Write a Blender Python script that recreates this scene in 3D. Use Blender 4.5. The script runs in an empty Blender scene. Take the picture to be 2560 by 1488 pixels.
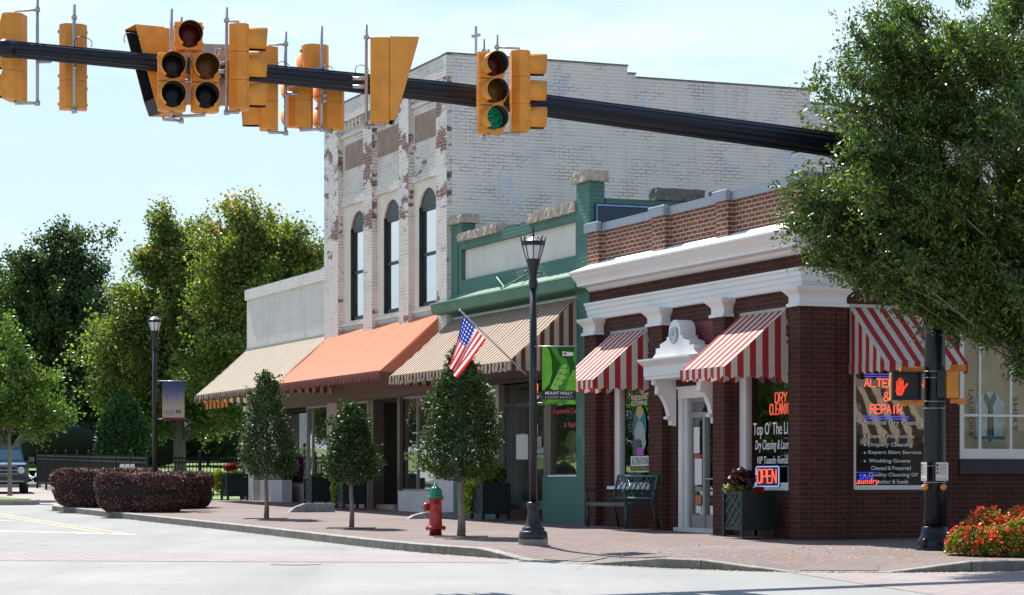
import bpy, math, random
import numpy as np
from mathutils import Matrix, Vector

# ------------------------------------------------------------------ camera, sky, sun, exposure
S = bpy.context.scene
COL = S.collection
R = math.radians
random.seed(7)
rng = np.random.default_rng(7)
PI = math.pi

cam_d = bpy.data.cameras.new("camera")
cam = bpy.data.objects.new("camera", cam_d)
COL.objects.link(cam)
cam.location = (0, 0, 1.5)
cam.rotation_euler = (R(90), 0, 0)
cam_d.sensor_width = 36
cam_d.lens = 84.375
cam_d.shift_y = 0.1801
cam_d.clip_start = 0.5
cam_d.clip_end = 5000
S.camera = cam
S.render.resolution_x, S.render.resolution_y = 1024, 595

SUN_H = Vector((-0.430, 0.903))         # horizontal direction towards the sun
SUN_EL = R(50)
w = bpy.data.worlds.new("World")
S.world = w
w.use_nodes = True
wt = w.node_tree
wt.nodes.clear()
sky = wt.nodes.new("ShaderNodeTexSky")
sky.sky_type = 'NISHITA'
sky.sun_disc = False
sky.sun_elevation = SUN_EL
sky.sun_rotation = math.atan2(SUN_H.x, SUN_H.y)
sky.air_density = 1.2
sky.dust_density = 0.2
sky.ozone_density = 1.5
bg = wt.nodes.new("ShaderNodeBackground")
bg.inputs[1].default_value = 0.098
wo = wt.nodes.new("ShaderNodeOutputWorld")
tc = wt.nodes.new("ShaderNodeTexCoord")
mp = wt.nodes.new("ShaderNodeMapping")
mp.inputs['Scale'].default_value = (3.0, 3.0, 11.0)
mp.inputs['Rotation'].default_value = (0, R(-14), 0)
cn = wt.nodes.new("ShaderNodeTexNoise")
cn.inputs['Scale'].default_value = 2.3
cn.inputs['Detail'].default_value = 7
cn.inputs['Roughness'].default_value = 0.55
cr = wt.nodes.new("ShaderNodeValToRGB")
cr.color_ramp.elements[0].position = 0.46
cr.color_ramp.elements[1].position = 0.78
cr.color_ramp.elements[0].color = (0, 0, 0, 1)
cr.color_ramp.elements[1].color = (0.45, 0.45, 0.45, 1)
mx = wt.nodes.new("ShaderNodeMix")
mx.data_type = 'RGBA'
mx.inputs[7].default_value = (7.6, 7.6, 7.6, 1)
L = wt.links.new
L(tc.outputs['Generated'], mp.inputs['Vector'])
L(mp.outputs[0], cn.inputs['Vector'])
L(cn.outputs[0], cr.inputs[0])
L(cr.outputs[0], mx.inputs[0])
spx = wt.nodes.new("ShaderNodeSeparateXYZ")
cap = wt.nodes.new("ShaderNodeValToRGB")
cap.color_ramp.elements[0].position = 0.0
cap.color_ramp.elements[0].color = (4.7 / 8, 5.65 / 8, 6.0 / 8, 1)
cap.color_ramp.elements[1].position = 0.95
cap.color_ramp.elements[1].color = (1, 1, 1, 1)
up = wt.nodes.new("ShaderNodeMix"); up.data_type = 'RGBA'; up.blend_type = 'MULTIPLY'; up.inputs[0].default_value = 1
up.inputs[7].default_value = (8, 8, 8, 1)
dk = wt.nodes.new("ShaderNodeMix"); dk.data_type = 'RGBA'; dk.blend_type = 'DARKEN'; dk.inputs[0].default_value = 1
ce = cap.color_ramp.elements.new(0.26); ce.color = (3.5 / 8, 5.0 / 8, 6.0 / 8, 1)
ce = cap.color_ramp.elements.new(0.50); ce.color = (1, 1, 1, 1)
cap.color_ramp.elements[0].position = 0.0
L(tc.outputs['Generated'], spx.inputs[0]); L(spx.outputs[2], cap.inputs[0]); L(cap.outputs[0], up.inputs[6])
L(sky.outputs[0], dk.inputs[6]); L(up.outputs[2], dk.inputs[7]); L(dk.outputs[2], mx.inputs[6])
L(mx.outputs[2], bg.inputs[0])
L(bg.outputs[0], wo.inputs[0])

sun_d = bpy.data.lights.new("sun", 'SUN')
sun_d.energy = 4.6
sun_d.angle = R(0.53)
sun_d.color = (1.0, 0.955, 0.88)
sun = bpy.data.objects.new("sun", sun_d)
COL.objects.link(sun)
sd = Vector((SUN_H.x * math.cos(SUN_EL), SUN_H.y * math.cos(SUN_EL), math.sin(SUN_EL)))
sun.rotation_euler = sd.to_track_quat('Z', 'Y').to_euler()
sun.location = (0, 0, 40)
S.view_settings.view_transform = 'Standard'
S.view_settings.look = 'None'
S.view_settings.exposure = 0.88
S.view_settings.gamma = 1
S.view_settings.use_curve_mapping = False
try:
    S.cycles.max_bounces = 8
    S.cycles.transparent_max_bounces = 12
    S.cycles.caustics_reflective = False
    S.cycles.caustics_refractive = False
except Exception:
    pass

# ------------------------------------------------------------------ measured frames
FL, HX, HY, CZ = 6000.0, 1280.0, 1205.0, 1.5     # focal length and horizon in photo pixels, eye height
CX, CY = 4.43, 36.4                              # street corner of the brick building
AX, AY = 0.3727, -0.9279                         # along the shop fronts, towards the corner
BX, BY = 0.9279, 0.3727                          # into the buildings
MF = Matrix(((AX, BX, 0, CX), (AY, BY, 0, CY), (0, 0, 1, 0), (0, 0, 0, 1)))   # facade frame -> world
ROTF = math.atan2(AY, AX)

def fx(px, y=0.0):
    k = (px - HX) / FL
    x0 = CX + y * BX; y0 = CY + y * BY
    return (k * y0 - x0) / (AX - k * AY)
def fz(px, py, y=0.0):
    t = fx(px, y)
    return CZ + (HY - py) / FL * (CY + y * BY + t * AY)
def sy_(px, x=0.0):
    k = (px - HX) / FL
    x0 = CX + x * AX; y0 = CY + x * AY
    return (k * y0 - x0) / (BX - k * BY)
def P3(px, py, Y):
    return Vector(((px - HX) / FL * Y, Y, CZ + (HY - py) / FL * Y))
def road_z(Y): return 0.0135 * Y
def walk_z(Y): return 0.13 + 0.0135 * Y

# ------------------------------------------------------------------ object helpers
WM = {}
def tag(o, label=None, cat=None, group=None, kind=None):
    if label: o['label'] = label
    if cat: o['category'] = cat
    if group: o['group'] = group
    if kind: o['kind'] = kind
    return o

def thing(name, label, cat, loc=(0, 0, 0), rz=0.0, group=None, rot=None):
    o = bpy.data.objects.new(name, None)
    o.empty_display_size = 0.3
    COL.objects.link(o)
    o.location = loc
    o.rotation_euler = rot if rot else (0, 0, rz)
    WM[o.name] = Matrix.Translation(loc) @ o.rotation_euler.to_matrix().to_4x4()
    return tag(o, label, cat, group)

def copy_tree(o, parent=None):
    c = o.copy(); COL.objects.link(c)
    if parent: c.parent = parent
    for ch in list(o.children): copy_tree(ch, c)
    return c

def dup(o, loc, rz, label, group=None):
    c = copy_tree(o)
    c.location = loc; c.rotation_euler = (0, 0, rz)
    c['label'] = label
    if group: c['group'] = group
    return c

class MB:
    """Collects faces for one mesh. frame 'L' = parent's local space, 'F' = facade frame, 'W' = world."""
    def __init__(s, frame='L'):
        s.v = []; s.f = []; s.m = []; s.frame = frame; s.uv = None; s.sm = []
    def add(s, vs, fs, mi=0, smooth=False):
        n = len(s.v)
        s.v.extend([tuple(p) for p in vs])
        for f in fs:
            s.f.append([n + i for i in f]); s.m.append(mi); s.sm.append(smooth)
        return s
    def box(s, x0, x1, y0, y1, z0, z1, mi=0, mat=None):
        vs = [(x0, y0, z0), (x1, y0, z0), (x1, y1, z0), (x0, y1, z0), (x0, y0, z1), (x1, y0, z1), (x1, y1, z1), (x0, y1, z1)]
        if mat is not None: vs = [tuple(mat @ Vector(p)) for p in vs]
        return s.add(vs, [(0, 3, 2, 1), (4, 5, 6, 7), (0, 1, 5, 4), (1, 2, 6, 5), (2, 3, 7, 6), (3, 0, 4, 7)], mi)
    def cbox(s, x0, x1, y0, y1, z0, z1, c=0.01, mi=0, mat=None):
        """box with chamfered edges along z and on top"""
        r = [(x0 + c, y0), (x1 - c, y0), (x1, y0 + c), (x1, y1 - c), (x1 - c, y1), (x0 + c, y1), (x0, y1 - c), (x0, y0 + c)]
        cx, cy = (x0 + x1) / 2, (y0 + y1) / 2
        def inset(p):
            return (p[0] + (c if p[0] < cx else -c), p[1] + (c if p[1] < cy else -c))
        rings = [[(*p, z0) for p in r], [(*p, z1 - c) for p in r], [(*inset(p), z1) for p in r]]
        vs = [p for q in rings for p in q]
        if mat is not None: vs = [tuple(mat @ Vector(p)) for p in vs]
        fs = [tuple(reversed(range(8))), tuple(range(16, 24))]
        for k in range(2):
            for i in range(8):
                j = (i + 1) % 8
                fs.append((k * 8 + i, k * 8 + j, k * 8 + 8 + j, k * 8 + 8 + i))
        return s.add(vs, fs, mi)
    def prism(s, poly, d0, d1, axis='y', mi=0, mat=None):
        """polygon of (a, b); axis y: (a, d, b); axis x: (d, a, b); axis z: (a, b, d)"""
        n = len(poly)
        def P(a, b, d): return (a, d, b) if axis == 'y' else ((d, a, b) if axis == 'x' else (a, b, d))
        vs = [P(a, b, d0) for a, b in poly] + [P(a, b, d1) for a, b in poly]
        if mat is not None: vs = [tuple(mat @ Vector(p)) for p in vs]
        fs = [tuple(range(n)), tuple(reversed(range(n, 2 * n)))]
        for i in range(n):
            j = (i + 1) % n
            fs.append((i, i + n, j + n, j))
        return s.add(vs, fs, mi)
    def tube(s, pts, r, n=8, mi=0, cap=True, smooth=True, flute=0.0):
        pts = [Vector(p) for p in pts]
        rs = r if isinstance(r, (list, tuple)) else [r] * len(pts)
        vs = []; fs = []
        up = None
        for i, p in enumerate(pts):
            a = pts[max(0, i - 1)]; b = pts[min(len(pts) - 1, i + 1)]
            t = (b - a).normalized() if (b - a).length > 1e-9 else Vector((0, 0, 1))
            if up is None:
                up = Vector((0, 0, 1)) if abs(t.z) < 0.9 else Vector((0, 1, 0))
            u = (up - t * up.dot(t)); u = u.normalized() if u.length > 1e-6 else t.orthogonal().normalized()
            up = u
            vv = t.cross(u)
            for k in range(n):
                an = 2 * PI * k / n
                rr = rs[i] * (1 - (flute if k % 2 else 0))
                vs.append(tuple(p + (u * math.cos(an) + vv * math.sin(an)) * rr))
        for i in range(len(pts) - 1):
            for k in range(n):
                k2 = (k + 1) % n
                fs.append((i * n + k, i * n + k2, (i + 1) * n + k2, (i + 1) * n + k))
        if cap:
            fs.append(tuple(reversed(range(n)))); fs.append(tuple(range((len(pts) - 1) * n, len(pts) * n)))
        return s.add(vs, fs, mi, smooth)
    def lathe(s, prof, c=(0, 0, 0), n=20, mi=0, smooth=True, flute=0.0, rot=0.0, mat=None, cap=True):
        vs = []; fs = []
        for r, z in prof:
            for k in range(n):
                a = 2 * PI * k / n + rot
                rr = r * (1 - (flute if k % 2 else 0))
                vs.append((c[0] + rr * math.cos(a), c[1] + rr * math.sin(a), c[2] + z))
        if mat is not None: vs = [tuple(mat @ Vector(p)) for p in vs]
        m = len(prof)
        for i in range(m - 1):
            for k in range(n):
                k2 = (k + 1) % n
                fs.append((i * n + k, i * n + k2, (i + 1) * n + k2, (i + 1) * n + k))
        if cap:
            fs.append(tuple(reversed(range(n)))); fs.append(tuple(range((m - 1) * n, m * n)))
        return s.add(vs, fs, mi, smooth)
    def wall(s, x0, x1, z0, z1, y0, y1, holes=(), axis='x', mi=0):
        """wall with rectangular openings (a0, a1, c0, c1); axis 'x' runs along x with thickness y0..y1, 'y' swaps."""
        xs = sorted(set([x0, x1] + [min(max(h[i], x0), x1) for h in holes for i in (0, 1)]))
        zs = sorted(set([z0, z1] + [min(max(h[i], z0), z1) for h in holes for i in (2, 3)]))
        def solid(i, k):
            if i < 0 or k < 0 or i >= len(xs) - 1 or k >= len(zs) - 1: return False
            cx = (xs[i] + xs[i + 1]) / 2; cz = (zs[k] + zs[k + 1]) / 2
            return not any(h[0] < cx < h[1] and h[2] < cz < h[3] for h in holes)
        def P(a, d, c): return (a, d, c) if axis == 'x' else (d, a, c)
        for i in range(len(xs) - 1):
            for k in range(len(zs) - 1):
                if not solid(i, k): continue
                a, b, c, d = xs[i], xs[i + 1], zs[k], zs[k + 1]
                s.add([P(a, y0, c), P(b, y0, c), P(b, y0, d), P(a, y0, d)], [(0, 1, 2, 3)], mi)
                s.add([P(a, y1, c), P(b, y1, c), P(b, y1, d), P(a, y1, d)], [(3, 2, 1, 0)], mi)
                if not solid(i - 1, k): s.add([P(a, y0, c), P(a, y1, c), P(a, y1, d), P(a, y0, d)], [(3, 2, 1, 0)], mi)
                if not solid(i + 1, k): s.add([P(b, y0, c), P(b, y1, c), P(b, y1, d), P(b, y0, d)], [(0, 1, 2, 3)], mi)
                if not solid(i, k - 1): s.add([P(a, y0, c), P(b, y0, c), P(b, y1, c), P(a, y1, c)], [(3, 2, 1, 0)], mi)
                if not solid(i, k + 1): s.add([P(a, y0, d), P(b, y0, d), P(b, y1, d), P(a, y1, d)], [(0, 1, 2, 3)], mi)
        return s
    def build(s, name, mats, parent=None, kind=None):
        me = bpy.data.meshes.new(name)
        vs = s.v
        if s.frame != 'L' or parent is not None:
            base = MF if s.frame == 'F' else Matrix.Identity(4)
            if s.frame != 'L':
                M = base
                if parent is not None: M = WM[parent.name].inverted() @ base
                vs = [tuple(M @ Vector(p)) for p in vs]
        me.from_pydata(vs, [], s.f)
        if not isinstance(mats, (list, tuple)): mats = [mats]
        for m in mats: me.materials.append(m)
        me.polygons.foreach_set('material_index', s.m)
        me.polygons.foreach_set('use_smooth', s.sm)
        if s.uv:
            ul = me.uv_layers.new(name='UVMap')
            for lp in me.loops: ul.data[lp.index].uv = s.uv[lp.vertex_index]
        me.update()
        o = bpy.data.objects.new(name, me)
        COL.objects.link(o)
        if parent is not None:
            o.parent = parent
            WM[o.name] = WM[parent.name]
        else:
            WM[o.name] = Matrix.Identity(4)
            if kind: o['kind'] = kind
        return o

# ------------------------------------------------------------------ materials
def new_mat(name):
    m = bpy.data.materials.new(name); m.use_nodes = True
    nt = m.node_tree; nt.nodes.clear()
    out = nt.nodes.new('ShaderNodeOutputMaterial')
    b = nt.nodes.new('ShaderNodeBsdfPrincipled')
    nt.links.new(b.outputs[0], out.inputs[0])
    return m, nt, b, out

def N(nt, t, **kw):
    n = nt.nodes.new(t)
    for k, v in kw.items():
        if k == 'ins':
            for a, b in v.items(): n.inputs[a].default_value = b
        else: setattr(n, k, v)
    return n

def c4(c): return (c[0], c[1], c[2], 1)

def mixc(nt, fac, a, b, mode='MIX'):
    n = nt.nodes.new('ShaderNodeMix'); n.data_type = 'RGBA'; n.blend_type = mode
    for sock, v in ((0, fac), (6, a), (7, b)):
        if isinstance(v, (int, float)): n.inputs[sock].default_value = v
        elif isinstance(v, tuple): n.inputs[sock].default_value = c4(v)
        else: nt.links.new(v, n.inputs[sock])
    return n.outputs[2]

def math_(nt, op, a, b=None, c=None):
    n = nt.nodes.new('ShaderNodeMath'); n.operation = op
    for i, v in enumerate((a, b, c)):
        if v is None: continue
        if isinstance(v, (int, float)): n.inputs[i].default_value = v
        else: nt.links.new(v, n.inputs[i])
    return n.outputs[0]

def noise(nt, vec, scale, detail=4, rough=0.55):
    n = N(nt, 'ShaderNodeTexNoise', ins={'Scale': scale, 'Detail': detail, 'Roughness': rough})
    if vec is not None: nt.links.new(vec, n.inputs['Vector'])
    return n.outputs[0]

def ramp(nt, v, p0, p1, c0=(0, 0, 0), c1=(1, 1, 1)):
    n = nt.nodes.new('ShaderNodeValToRGB')
    n.color_ramp.elements[0].position = p0; n.color_ramp.elements[1].position = p1
    n.color_ramp.elements[0].color = c4(c0); n.color_ramp.elements[1].color = c4(c1)
    nt.links.new(v, n.inputs[0])
    return n.outputs[0]

def bump(nt, b, h, strength=0.3, dist=0.01):
    n = N(nt, 'ShaderNodeBump', ins={'Strength': strength, 'Distance': dist})
    nt.links.new(h, n.inputs['Height']); nt.links.new(n.outputs[0], b.inputs['Normal'])

def objvec(nt):
    return nt.nodes.new('ShaderNodeTexCoord').outputs['Object']

def boxvec(nt):
    """(along, height, across) in object space, picking x or y by the face's own direction"""
    t = nt.nodes.new('ShaderNodeTexCoord')
    sp = nt.nodes.new('ShaderNodeSeparateXYZ'); nt.links.new(t.outputs['Object'], sp.inputs[0])
    sn = nt.nodes.new('ShaderNodeSeparateXYZ'); nt.links.new(t.outputs['Normal'], sn.inputs[0])
    ax = math_(nt, 'ABSOLUTE', sn.outputs[0])
    g = math_(nt, 'GREATER_THAN', ax, 0.5)
    d = math_(nt, 'SUBTRACT', sp.outputs[1], sp.outputs[0])
    u = math_(nt, 'MULTIPLY_ADD', d, g, sp.outputs[0])
    cb = nt.nodes.new('ShaderNodeCombineXYZ')
    nt.links.new(u, cb.inputs[0]); nt.links.new(sp.outputs[2], cb.inputs[1])
    nt.links.new(math_(nt, 'ADD', sp.outputs[0], sp.outputs[1]), cb.inputs[2])
    return cb.outputs[0], u, sp

def plain(name, col, rough=0.6, metal=0.0, var=0.12, scale=6.0, bmp=0.0, spec=0.5, coat=0.0, dirt=None, dirt_amt=0.5):
    m, nt, b, _ = new_mat(name)
    v = objvec(nt)
    n = noise(nt, v, scale)
    lo = tuple(c * (1 - var) for c in col); hi = tuple(min(1, c * (1 + var)) for c in col)
    c = mixc(nt, ramp(nt, n, 0.3, 0.7), lo, hi)
    if dirt:
        c = mixc(nt, math_(nt, 'MULTIPLY', ramp(nt, noise(nt, v, scale * 0.35, 6, 0.65), 0.48, 0.75), dirt_amt), c, dirt)
    nt.links.new(c, b.inputs['Base Color'])
    b.inputs['Roughness'].default_value = rough
    b.inputs['Metallic'].default_value = metal
    b.inputs['Specular IOR Level'].default_value = spec
    b.inputs['Coat Weight'].default_value = coat
    if bmp: bump(nt, b, noise(nt, v, scale * 6, 5), bmp, 0.01)
    return m

def emis(name, col, strength):
    m, nt, b, out = new_mat(name)
    b.inputs['Base Color'].default_value = c4(tuple(c * 0.5 for c in col))
    b.inputs['Emission Color'].default_value = c4(col)
    b.inputs['Emission Strength'].default_value = strength
    return m

def brick(name, c1, c2, mortar, bw=0.215, rh=0.0735, ms=0.009, bstr=0.7, rough=0.85, stain=(0.02, 0.015, 0.012), stain_amt=0.35):
    m, nt, b, _ = new_mat(name)
    vec, u, sp = boxvec(nt)
    t = N(nt, 'ShaderNodeTexBrick', ins={'Scale': 1.0, 'Mortar Size': ms, 'Mortar Smooth': 0.15, 'Bias': 0.0, 'Brick Width': bw, 'Row Height': rh})
    nt.links.new(vec, t.inputs['Vector'])
    t.inputs['Color1'].default_value = c4(c1); t.inputs['Color2'].default_value = c4(c2); t.inputs['Mortar'].default_value = c4(mortar)
    big = ramp(nt, noise(nt, objvec(nt), 1.3, 6, 0.6), 0.42, 0.75)
    c = mixc(nt, math_(nt, 'MULTIPLY', big, stain_amt), t.outputs[0], stain)
    fine = noise(nt, objvec(nt), 38, 3)
    c = mixc(nt, 0.35, c, mixc(nt, 1.0, c, mixc(nt, fine, (0.45, 0.45, 0.45), (1.6, 1.6, 1.6)), 'MULTIPLY'))
    nt.links.new(c, b.inputs['Base Color'])
    b.inputs['Roughness'].default_value = rough
    b.inputs['Specular IOR Level'].default_value = 0.25
    h = math_(nt, 'SUBTRACT', math_(nt, 'MULTIPLY', fine, 0.3), t.outputs[1])
    bump(nt, b, h, bstr, 0.008)
    return m

def painted_brick(name, paint, paint2, bare1, bare2, crack, bdist=.01, peel=0.62, crackamt=0.6, bluep=(0.66, 0.68, 0.78), blue_at=0.6, bw=0.215, rh=0.0735, bstr=1.0, rough=0.6):
    m, nt, b, _ = new_mat(name)
    vec, u, sp = boxvec(nt)
    t = N(nt, 'ShaderNodeTexBrick', ins={'Scale': 1.0, 'Mortar Size': 0.0085, 'Mortar Smooth': 0.2, 'Bias': 0.0, 'Brick Width': bw, 'Row Height': rh})
    wob = N(nt, 'ShaderNodeTexNoise', ins={'Scale': 2.5, 'Detail': 3})
    nt.links.new(vec, wob.inputs['Vector'])
    va = N(nt, 'ShaderNodeVectorMath', operation='MULTIPLY_ADD')
    nt.links.new(wob.outputs[1], va.inputs[0]); va.inputs[1].default_value = (0.03, 0.018, 0); nt.links.new(vec, va.inputs[2])
    nt.links.new(va.outputs[0], t.inputs['Vector'])
    t.inputs['Color1'].default_value = c4(bare1); t.inputs['Color2'].default_value = c4(bare2); t.inputs['Mortar'].default_value = (0.32, 0.27, 0.22, 1)
    ov = objvec(nt)
    p = mixc(nt, ramp(nt, noise(nt, ov, 0.9, 5), 0.35, 0.7), paint, paint2)
    p = mixc(nt, math_(nt, 'MULTIPLY', ramp(nt, noise(nt, vec, 1.1, 7, 0.7), blue_at, blue_at + 0.05), 0.8), p, bluep)
    # mortar cracks where the paint has gone
    st = N(nt, 'ShaderNodeMapping', ins={'Scale': (0.7, 2.0, 0.7)}); nt.links.new(vec, st.inputs[0])
    cm = ramp(nt, noise(nt, st.outputs[0], 1.3, 8, 0.75), 0.49, 0.58)
    cf = math_(nt, 'MULTIPLY', math_(nt, 'MULTIPLY', t.outputs[1], cm), crackamt)
    p = mixc(nt, cf, p, crack)
    pm = ramp(nt, noise(nt, st.outputs[0], 1.0, 9, 0.72), peel, peel + 0.03)
    rs = N(nt, 'ShaderNodeMapping', ins={'Scale': (2.6, 0.22, 1.0)}); nt.links.new(vec, rs.inputs[0])
    p = mixc(nt, math_(nt, 'MULTIPLY', ramp(nt, noise(nt, rs.outputs[0], 1.6, 6, 0.65), 0.50, 0.74), 0.42), p, tuple(q * .66 for q in paint2))
    c = mixc(nt, pm, p, t.outputs[0])
    nt.links.new(c, b.inputs['Base Color'])
    b.inputs['Roughness'].default_value = rough
    b.inputs['Specular IOR Level'].default_value = 0.3
    h = math_(nt, 'SUBTRACT', math_(nt, 'MULTIPLY', noise(nt, ov, 18, 4), 0.55), t.outputs[1])
    bump(nt, b, h, bstr, bdist)
    return m

def stripes(name, ca, cb_, period, duty=0.5, rough=0.8, edge=None):
    m, nt, b, out = new_mat(name)
    vec, u, sp = boxvec(nt)
    fr = math_(nt, 'FRACT', math_(nt, 'DIVIDE', u, period))
    g = math_(nt, 'LESS_THAN', fr, duty)
    c = mixc(nt, g, ca, cb_)
    c = mixc(nt, math_(nt, 'MULTIPLY', ramp(nt, noise(nt, objvec(nt), 2.5, 6, 0.7), 0.45, 0.8), 0.25), c, (0.25, 0.22, 0.2))
    nt.links.new(c, b.inputs['Base Color'])
    b.inputs['Roughness'].default_value = rough
    b.inputs['Specular IOR Level'].default_value = 0.2
    bump(nt, b, noise(nt, objvec(nt), 3, 3), 0.25, 0.02)
    tr = nt.nodes.new('ShaderNodeBsdfTranslucent'); nt.links.new(c, tr.inputs[0])
    mxs = nt.nodes.new('ShaderNodeMixShader'); mxs.inputs[0].default_value = 0.22
    nt.links.new(b.outputs[0], mxs.inputs[1]); nt.links.new(tr.outputs[0], mxs.inputs[2]); nt.links.new(mxs.outputs[0], out.inputs[0])
    return m

def cloth(name, col, trans=0.25, rough=0.8):
    m = plain(name, col, rough, var=0.08, scale=3, bmp=0.1, spec=0.2)
    nt = m.node_tree
    b = [n for n in nt.nodes if n.type == 'BSDF_PRINCIPLED'][0]; out = [n for n in nt.nodes if n.type == 'OUTPUT_MATERIAL'][0]
    tr = nt.nodes.new('ShaderNodeBsdfTranslucent'); tr.inputs[0].default_value = c4(col)
    mxs = nt.nodes.new('ShaderNodeMixShader'); mxs.inputs[0].default_value = trans
    nt.links.new(b.outputs[0], mxs.inputs[1]); nt.links.new(tr.outputs[0], mxs.inputs[2]); nt.links.new(mxs.outputs[0], out.inputs[0])
    return m

def leafmat(name, cols, rough=0.42, trans=0.28, spec=0.5, turn=None):
    m, nt, b, out = new_mat(name)
    g = nt.nodes.new('ShaderNodeNewGeometry')
    r = nt.nodes.new('ShaderNodeValToRGB')
    els = r.color_ramp.elements
    while len(els) < len(cols): els.new(0.5)
    for i, c in enumerate(cols):
        els[i].position = i / (len(cols) - 1); els[i].color = c4(c)
    nt.links.new(g.outputs['Random Per Island'], r.inputs[0])
    big = noise(nt, objvec(nt), 0.9, 3)
    c = mixc(nt, 1.0, r.outputs[0], mixc(nt, ramp(nt, big, 0.35, 0.65), (0.75, 0.8, 0.75), (1.25, 1.2, 1.0)), 'MULTIPLY')
    if turn:
        sp = nt.nodes.new('ShaderNodeSeparateXYZ'); nt.links.new(objvec(nt), sp.inputs[0])
        hz = math_(nt, 'MULTIPLY_ADD', sp.outputs[2], 1.0 / (turn[1] - turn[0]), -turn[0] / (turn[1] - turn[0]))
        q = math_(nt, 'ADD', math_(nt, 'MULTIPLY', hz, 0.45), math_(nt, 'MULTIPLY', noise(nt, objvec(nt), 0.7, 5, 0.7), 0.9))
        q = math_(nt, 'ADD', q, math_(nt, 'MULTIPLY', g.outputs['Random Per Island'], 0.25))
        c = mixc(nt, ramp(nt, q, 0.96, 1.34), c, (0.44, 0.26, 0.07))
    nt.links.new(c, b.inputs['Base Color'])
    b.inputs['Roughness'].default_value = rough
    b.inputs['Specular IOR Level'].default_value = spec
    tr = nt.nodes.new('ShaderNodeBsdfTranslucent')
    nt.links.new(mixc(nt, 1.0, c, (1.35, 1.45, 0.7), 'MULTIPLY'), tr.inputs[0])
    mxs = nt.nodes.new('ShaderNodeMixShader'); mxs.inputs[0].default_value = trans
    nt.links.new(b.outputs[0], mxs.inputs[1]); nt.links.new(tr.outputs[0], mxs.inputs[2]); nt.links.new(mxs.outputs[0], out.inputs[0])
    return m

def glass(name, refl=0.16, tint=(0.85, 0.9, 0.88), k=0.75):
    m = bpy.data.materials.new(name); m.use_nodes = True
    nt = m.node_tree; nt.nodes.clear()
    out = nt.nodes.new('ShaderNodeOutputMaterial')
    t = nt.nodes.new('ShaderNodeBsdfTransparent'); t.inputs[0].default_value = c4(tint)
    g = nt.nodes.new('ShaderNodeBsdfGlossy'); g.inputs['Roughness'].default_value = 0.012
    bp = N(nt, 'ShaderNodeBump', ins={'Strength': 0.045, 'Distance': 0.02})
    nt.links.new(noise(nt, objvec(nt), 1.6, 2), bp.inputs['Height']); nt.links.new(bp.outputs[0], g.inputs['Normal'])
    lw = nt.nodes.new('ShaderNodeLayerWeight'); lw.inputs[0].default_value = 0.35
    f = math_(nt, 'MULTIPLY_ADD', lw.outputs[1], k, refl)
    mxs = nt.nodes.new('ShaderNodeMixShader')
    nt.links.new(f, mxs.inputs[0]); nt.links.new(t.outputs[0], mxs.inputs[1]); nt.links.new(g.outputs[0], mxs.inputs[2])
    nt.links.new(mxs.outputs[0], out.inputs[0])
    return m

MAT = {}
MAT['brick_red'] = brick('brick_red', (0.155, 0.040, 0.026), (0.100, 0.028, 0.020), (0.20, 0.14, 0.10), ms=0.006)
MAT['brick_low_shaded'] = brick('brick_low_shaded', (0.092, 0.027, 0.020), (0.060, 0.020, 0.016), (0.125, 0.085, 0.068), ms=0.005, stain_amt=0.5)  # brick darkened so the shade on the lower walls sits in its colour
MAT['brick_par_lit'] = brick('brick_parapet_lit', (0.26, 0.075, 0.045), (0.15, 0.05, 0.036), (0.46, 0.38, 0.29), ms=0.010)  # same brick as the walls, the better light up there put into paler colours
MAT['green'] = painted_brick('green_paint', (0.066, 0.170, 0.130), (0.088, 0.205, 0.158), (0.10, 0.05, 0.03), (0.06, 0.14, 0.10), (0.02, 0.07, 0.045), peel=0.80, crackamt=0.35, bluep=(0.10, 0.30, 0.19), blue_at=0.62)
MAT['green_dark'] = plain('green_trim', (0.075, 0.190, 0.125), 0.55, var=0.12, scale=3, bmp=0.1, dirt=(0.22, 0.32, 0.16), dirt_amt=0.4)
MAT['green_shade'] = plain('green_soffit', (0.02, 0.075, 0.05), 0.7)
MAT['cream_panel'] = plain('cream_panel', (0.72, 0.68, 0.59), 0.8, var=0.05, scale=2, bmp=0.15, dirt=(0.42, 0.38, 0.31), dirt_amt=0.3)
MAT['stone'] = plain('rock_faced_stone', (0.44, 0.37, 0.29), 0.9, var=0.3, scale=9, bmp=0.8)
MAT['stone_dark'] = plain('weathered_stone', (0.15, 0.145, 0.13), 0.9, var=0.3, scale=9, bmp=0.8)
MAT['white_front'] = painted_brick('old_white_paint_front', (0.84, 0.755, 0.66), (0.74, 0.67, 0.60), (0.24, 0.085, 0.065), (0.16, 0.06, 0.05), (0.36, 0.28, 0.24), peel=0.60, bdist=.018, crackamt=0.8, blue_at=0.60)
MAT['white_peel'] = painted_brick('heavily_peeled_paint', (0.78, 0.73, 0.67), (0.68, 0.64, 0.60), (0.24, 0.085, 0.065), (0.16, 0.06, 0.05), (0.30, 0.22, 0.18), peel=0.515, crackamt=0.9, blue_at=0.6)
MAT['white_side'] = painted_brick('old_white_paint_side', (0.87, 0.785, 0.70), (0.79, 0.72, 0.67), (0.34, 0.17, 0.13), (0.28, 0.14, 0.12), (0.40, 0.29, 0.24), peel=0.665, crackamt=0.95, blue_at=0.56)
MAT['white_low'] = painted_brick('white_paint_low', (0.86, 0.79, 0.71), (0.78, 0.72, 0.66), (0.24, 0.10, 0.08), (0.18, 0.08, 0.06), (0.45, 0.39, 0.35), peel=0.69, crackamt=0.5, blue_at=0.66)
MAT['cream_wall'] = plain('cream_plastered_recess', (0.80, 0.73, 0.61), 0.8, var=0.07, scale=2, bmp=0.25, dirt=(0.42, 0.36, 0.30), dirt_amt=0.3)
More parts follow.
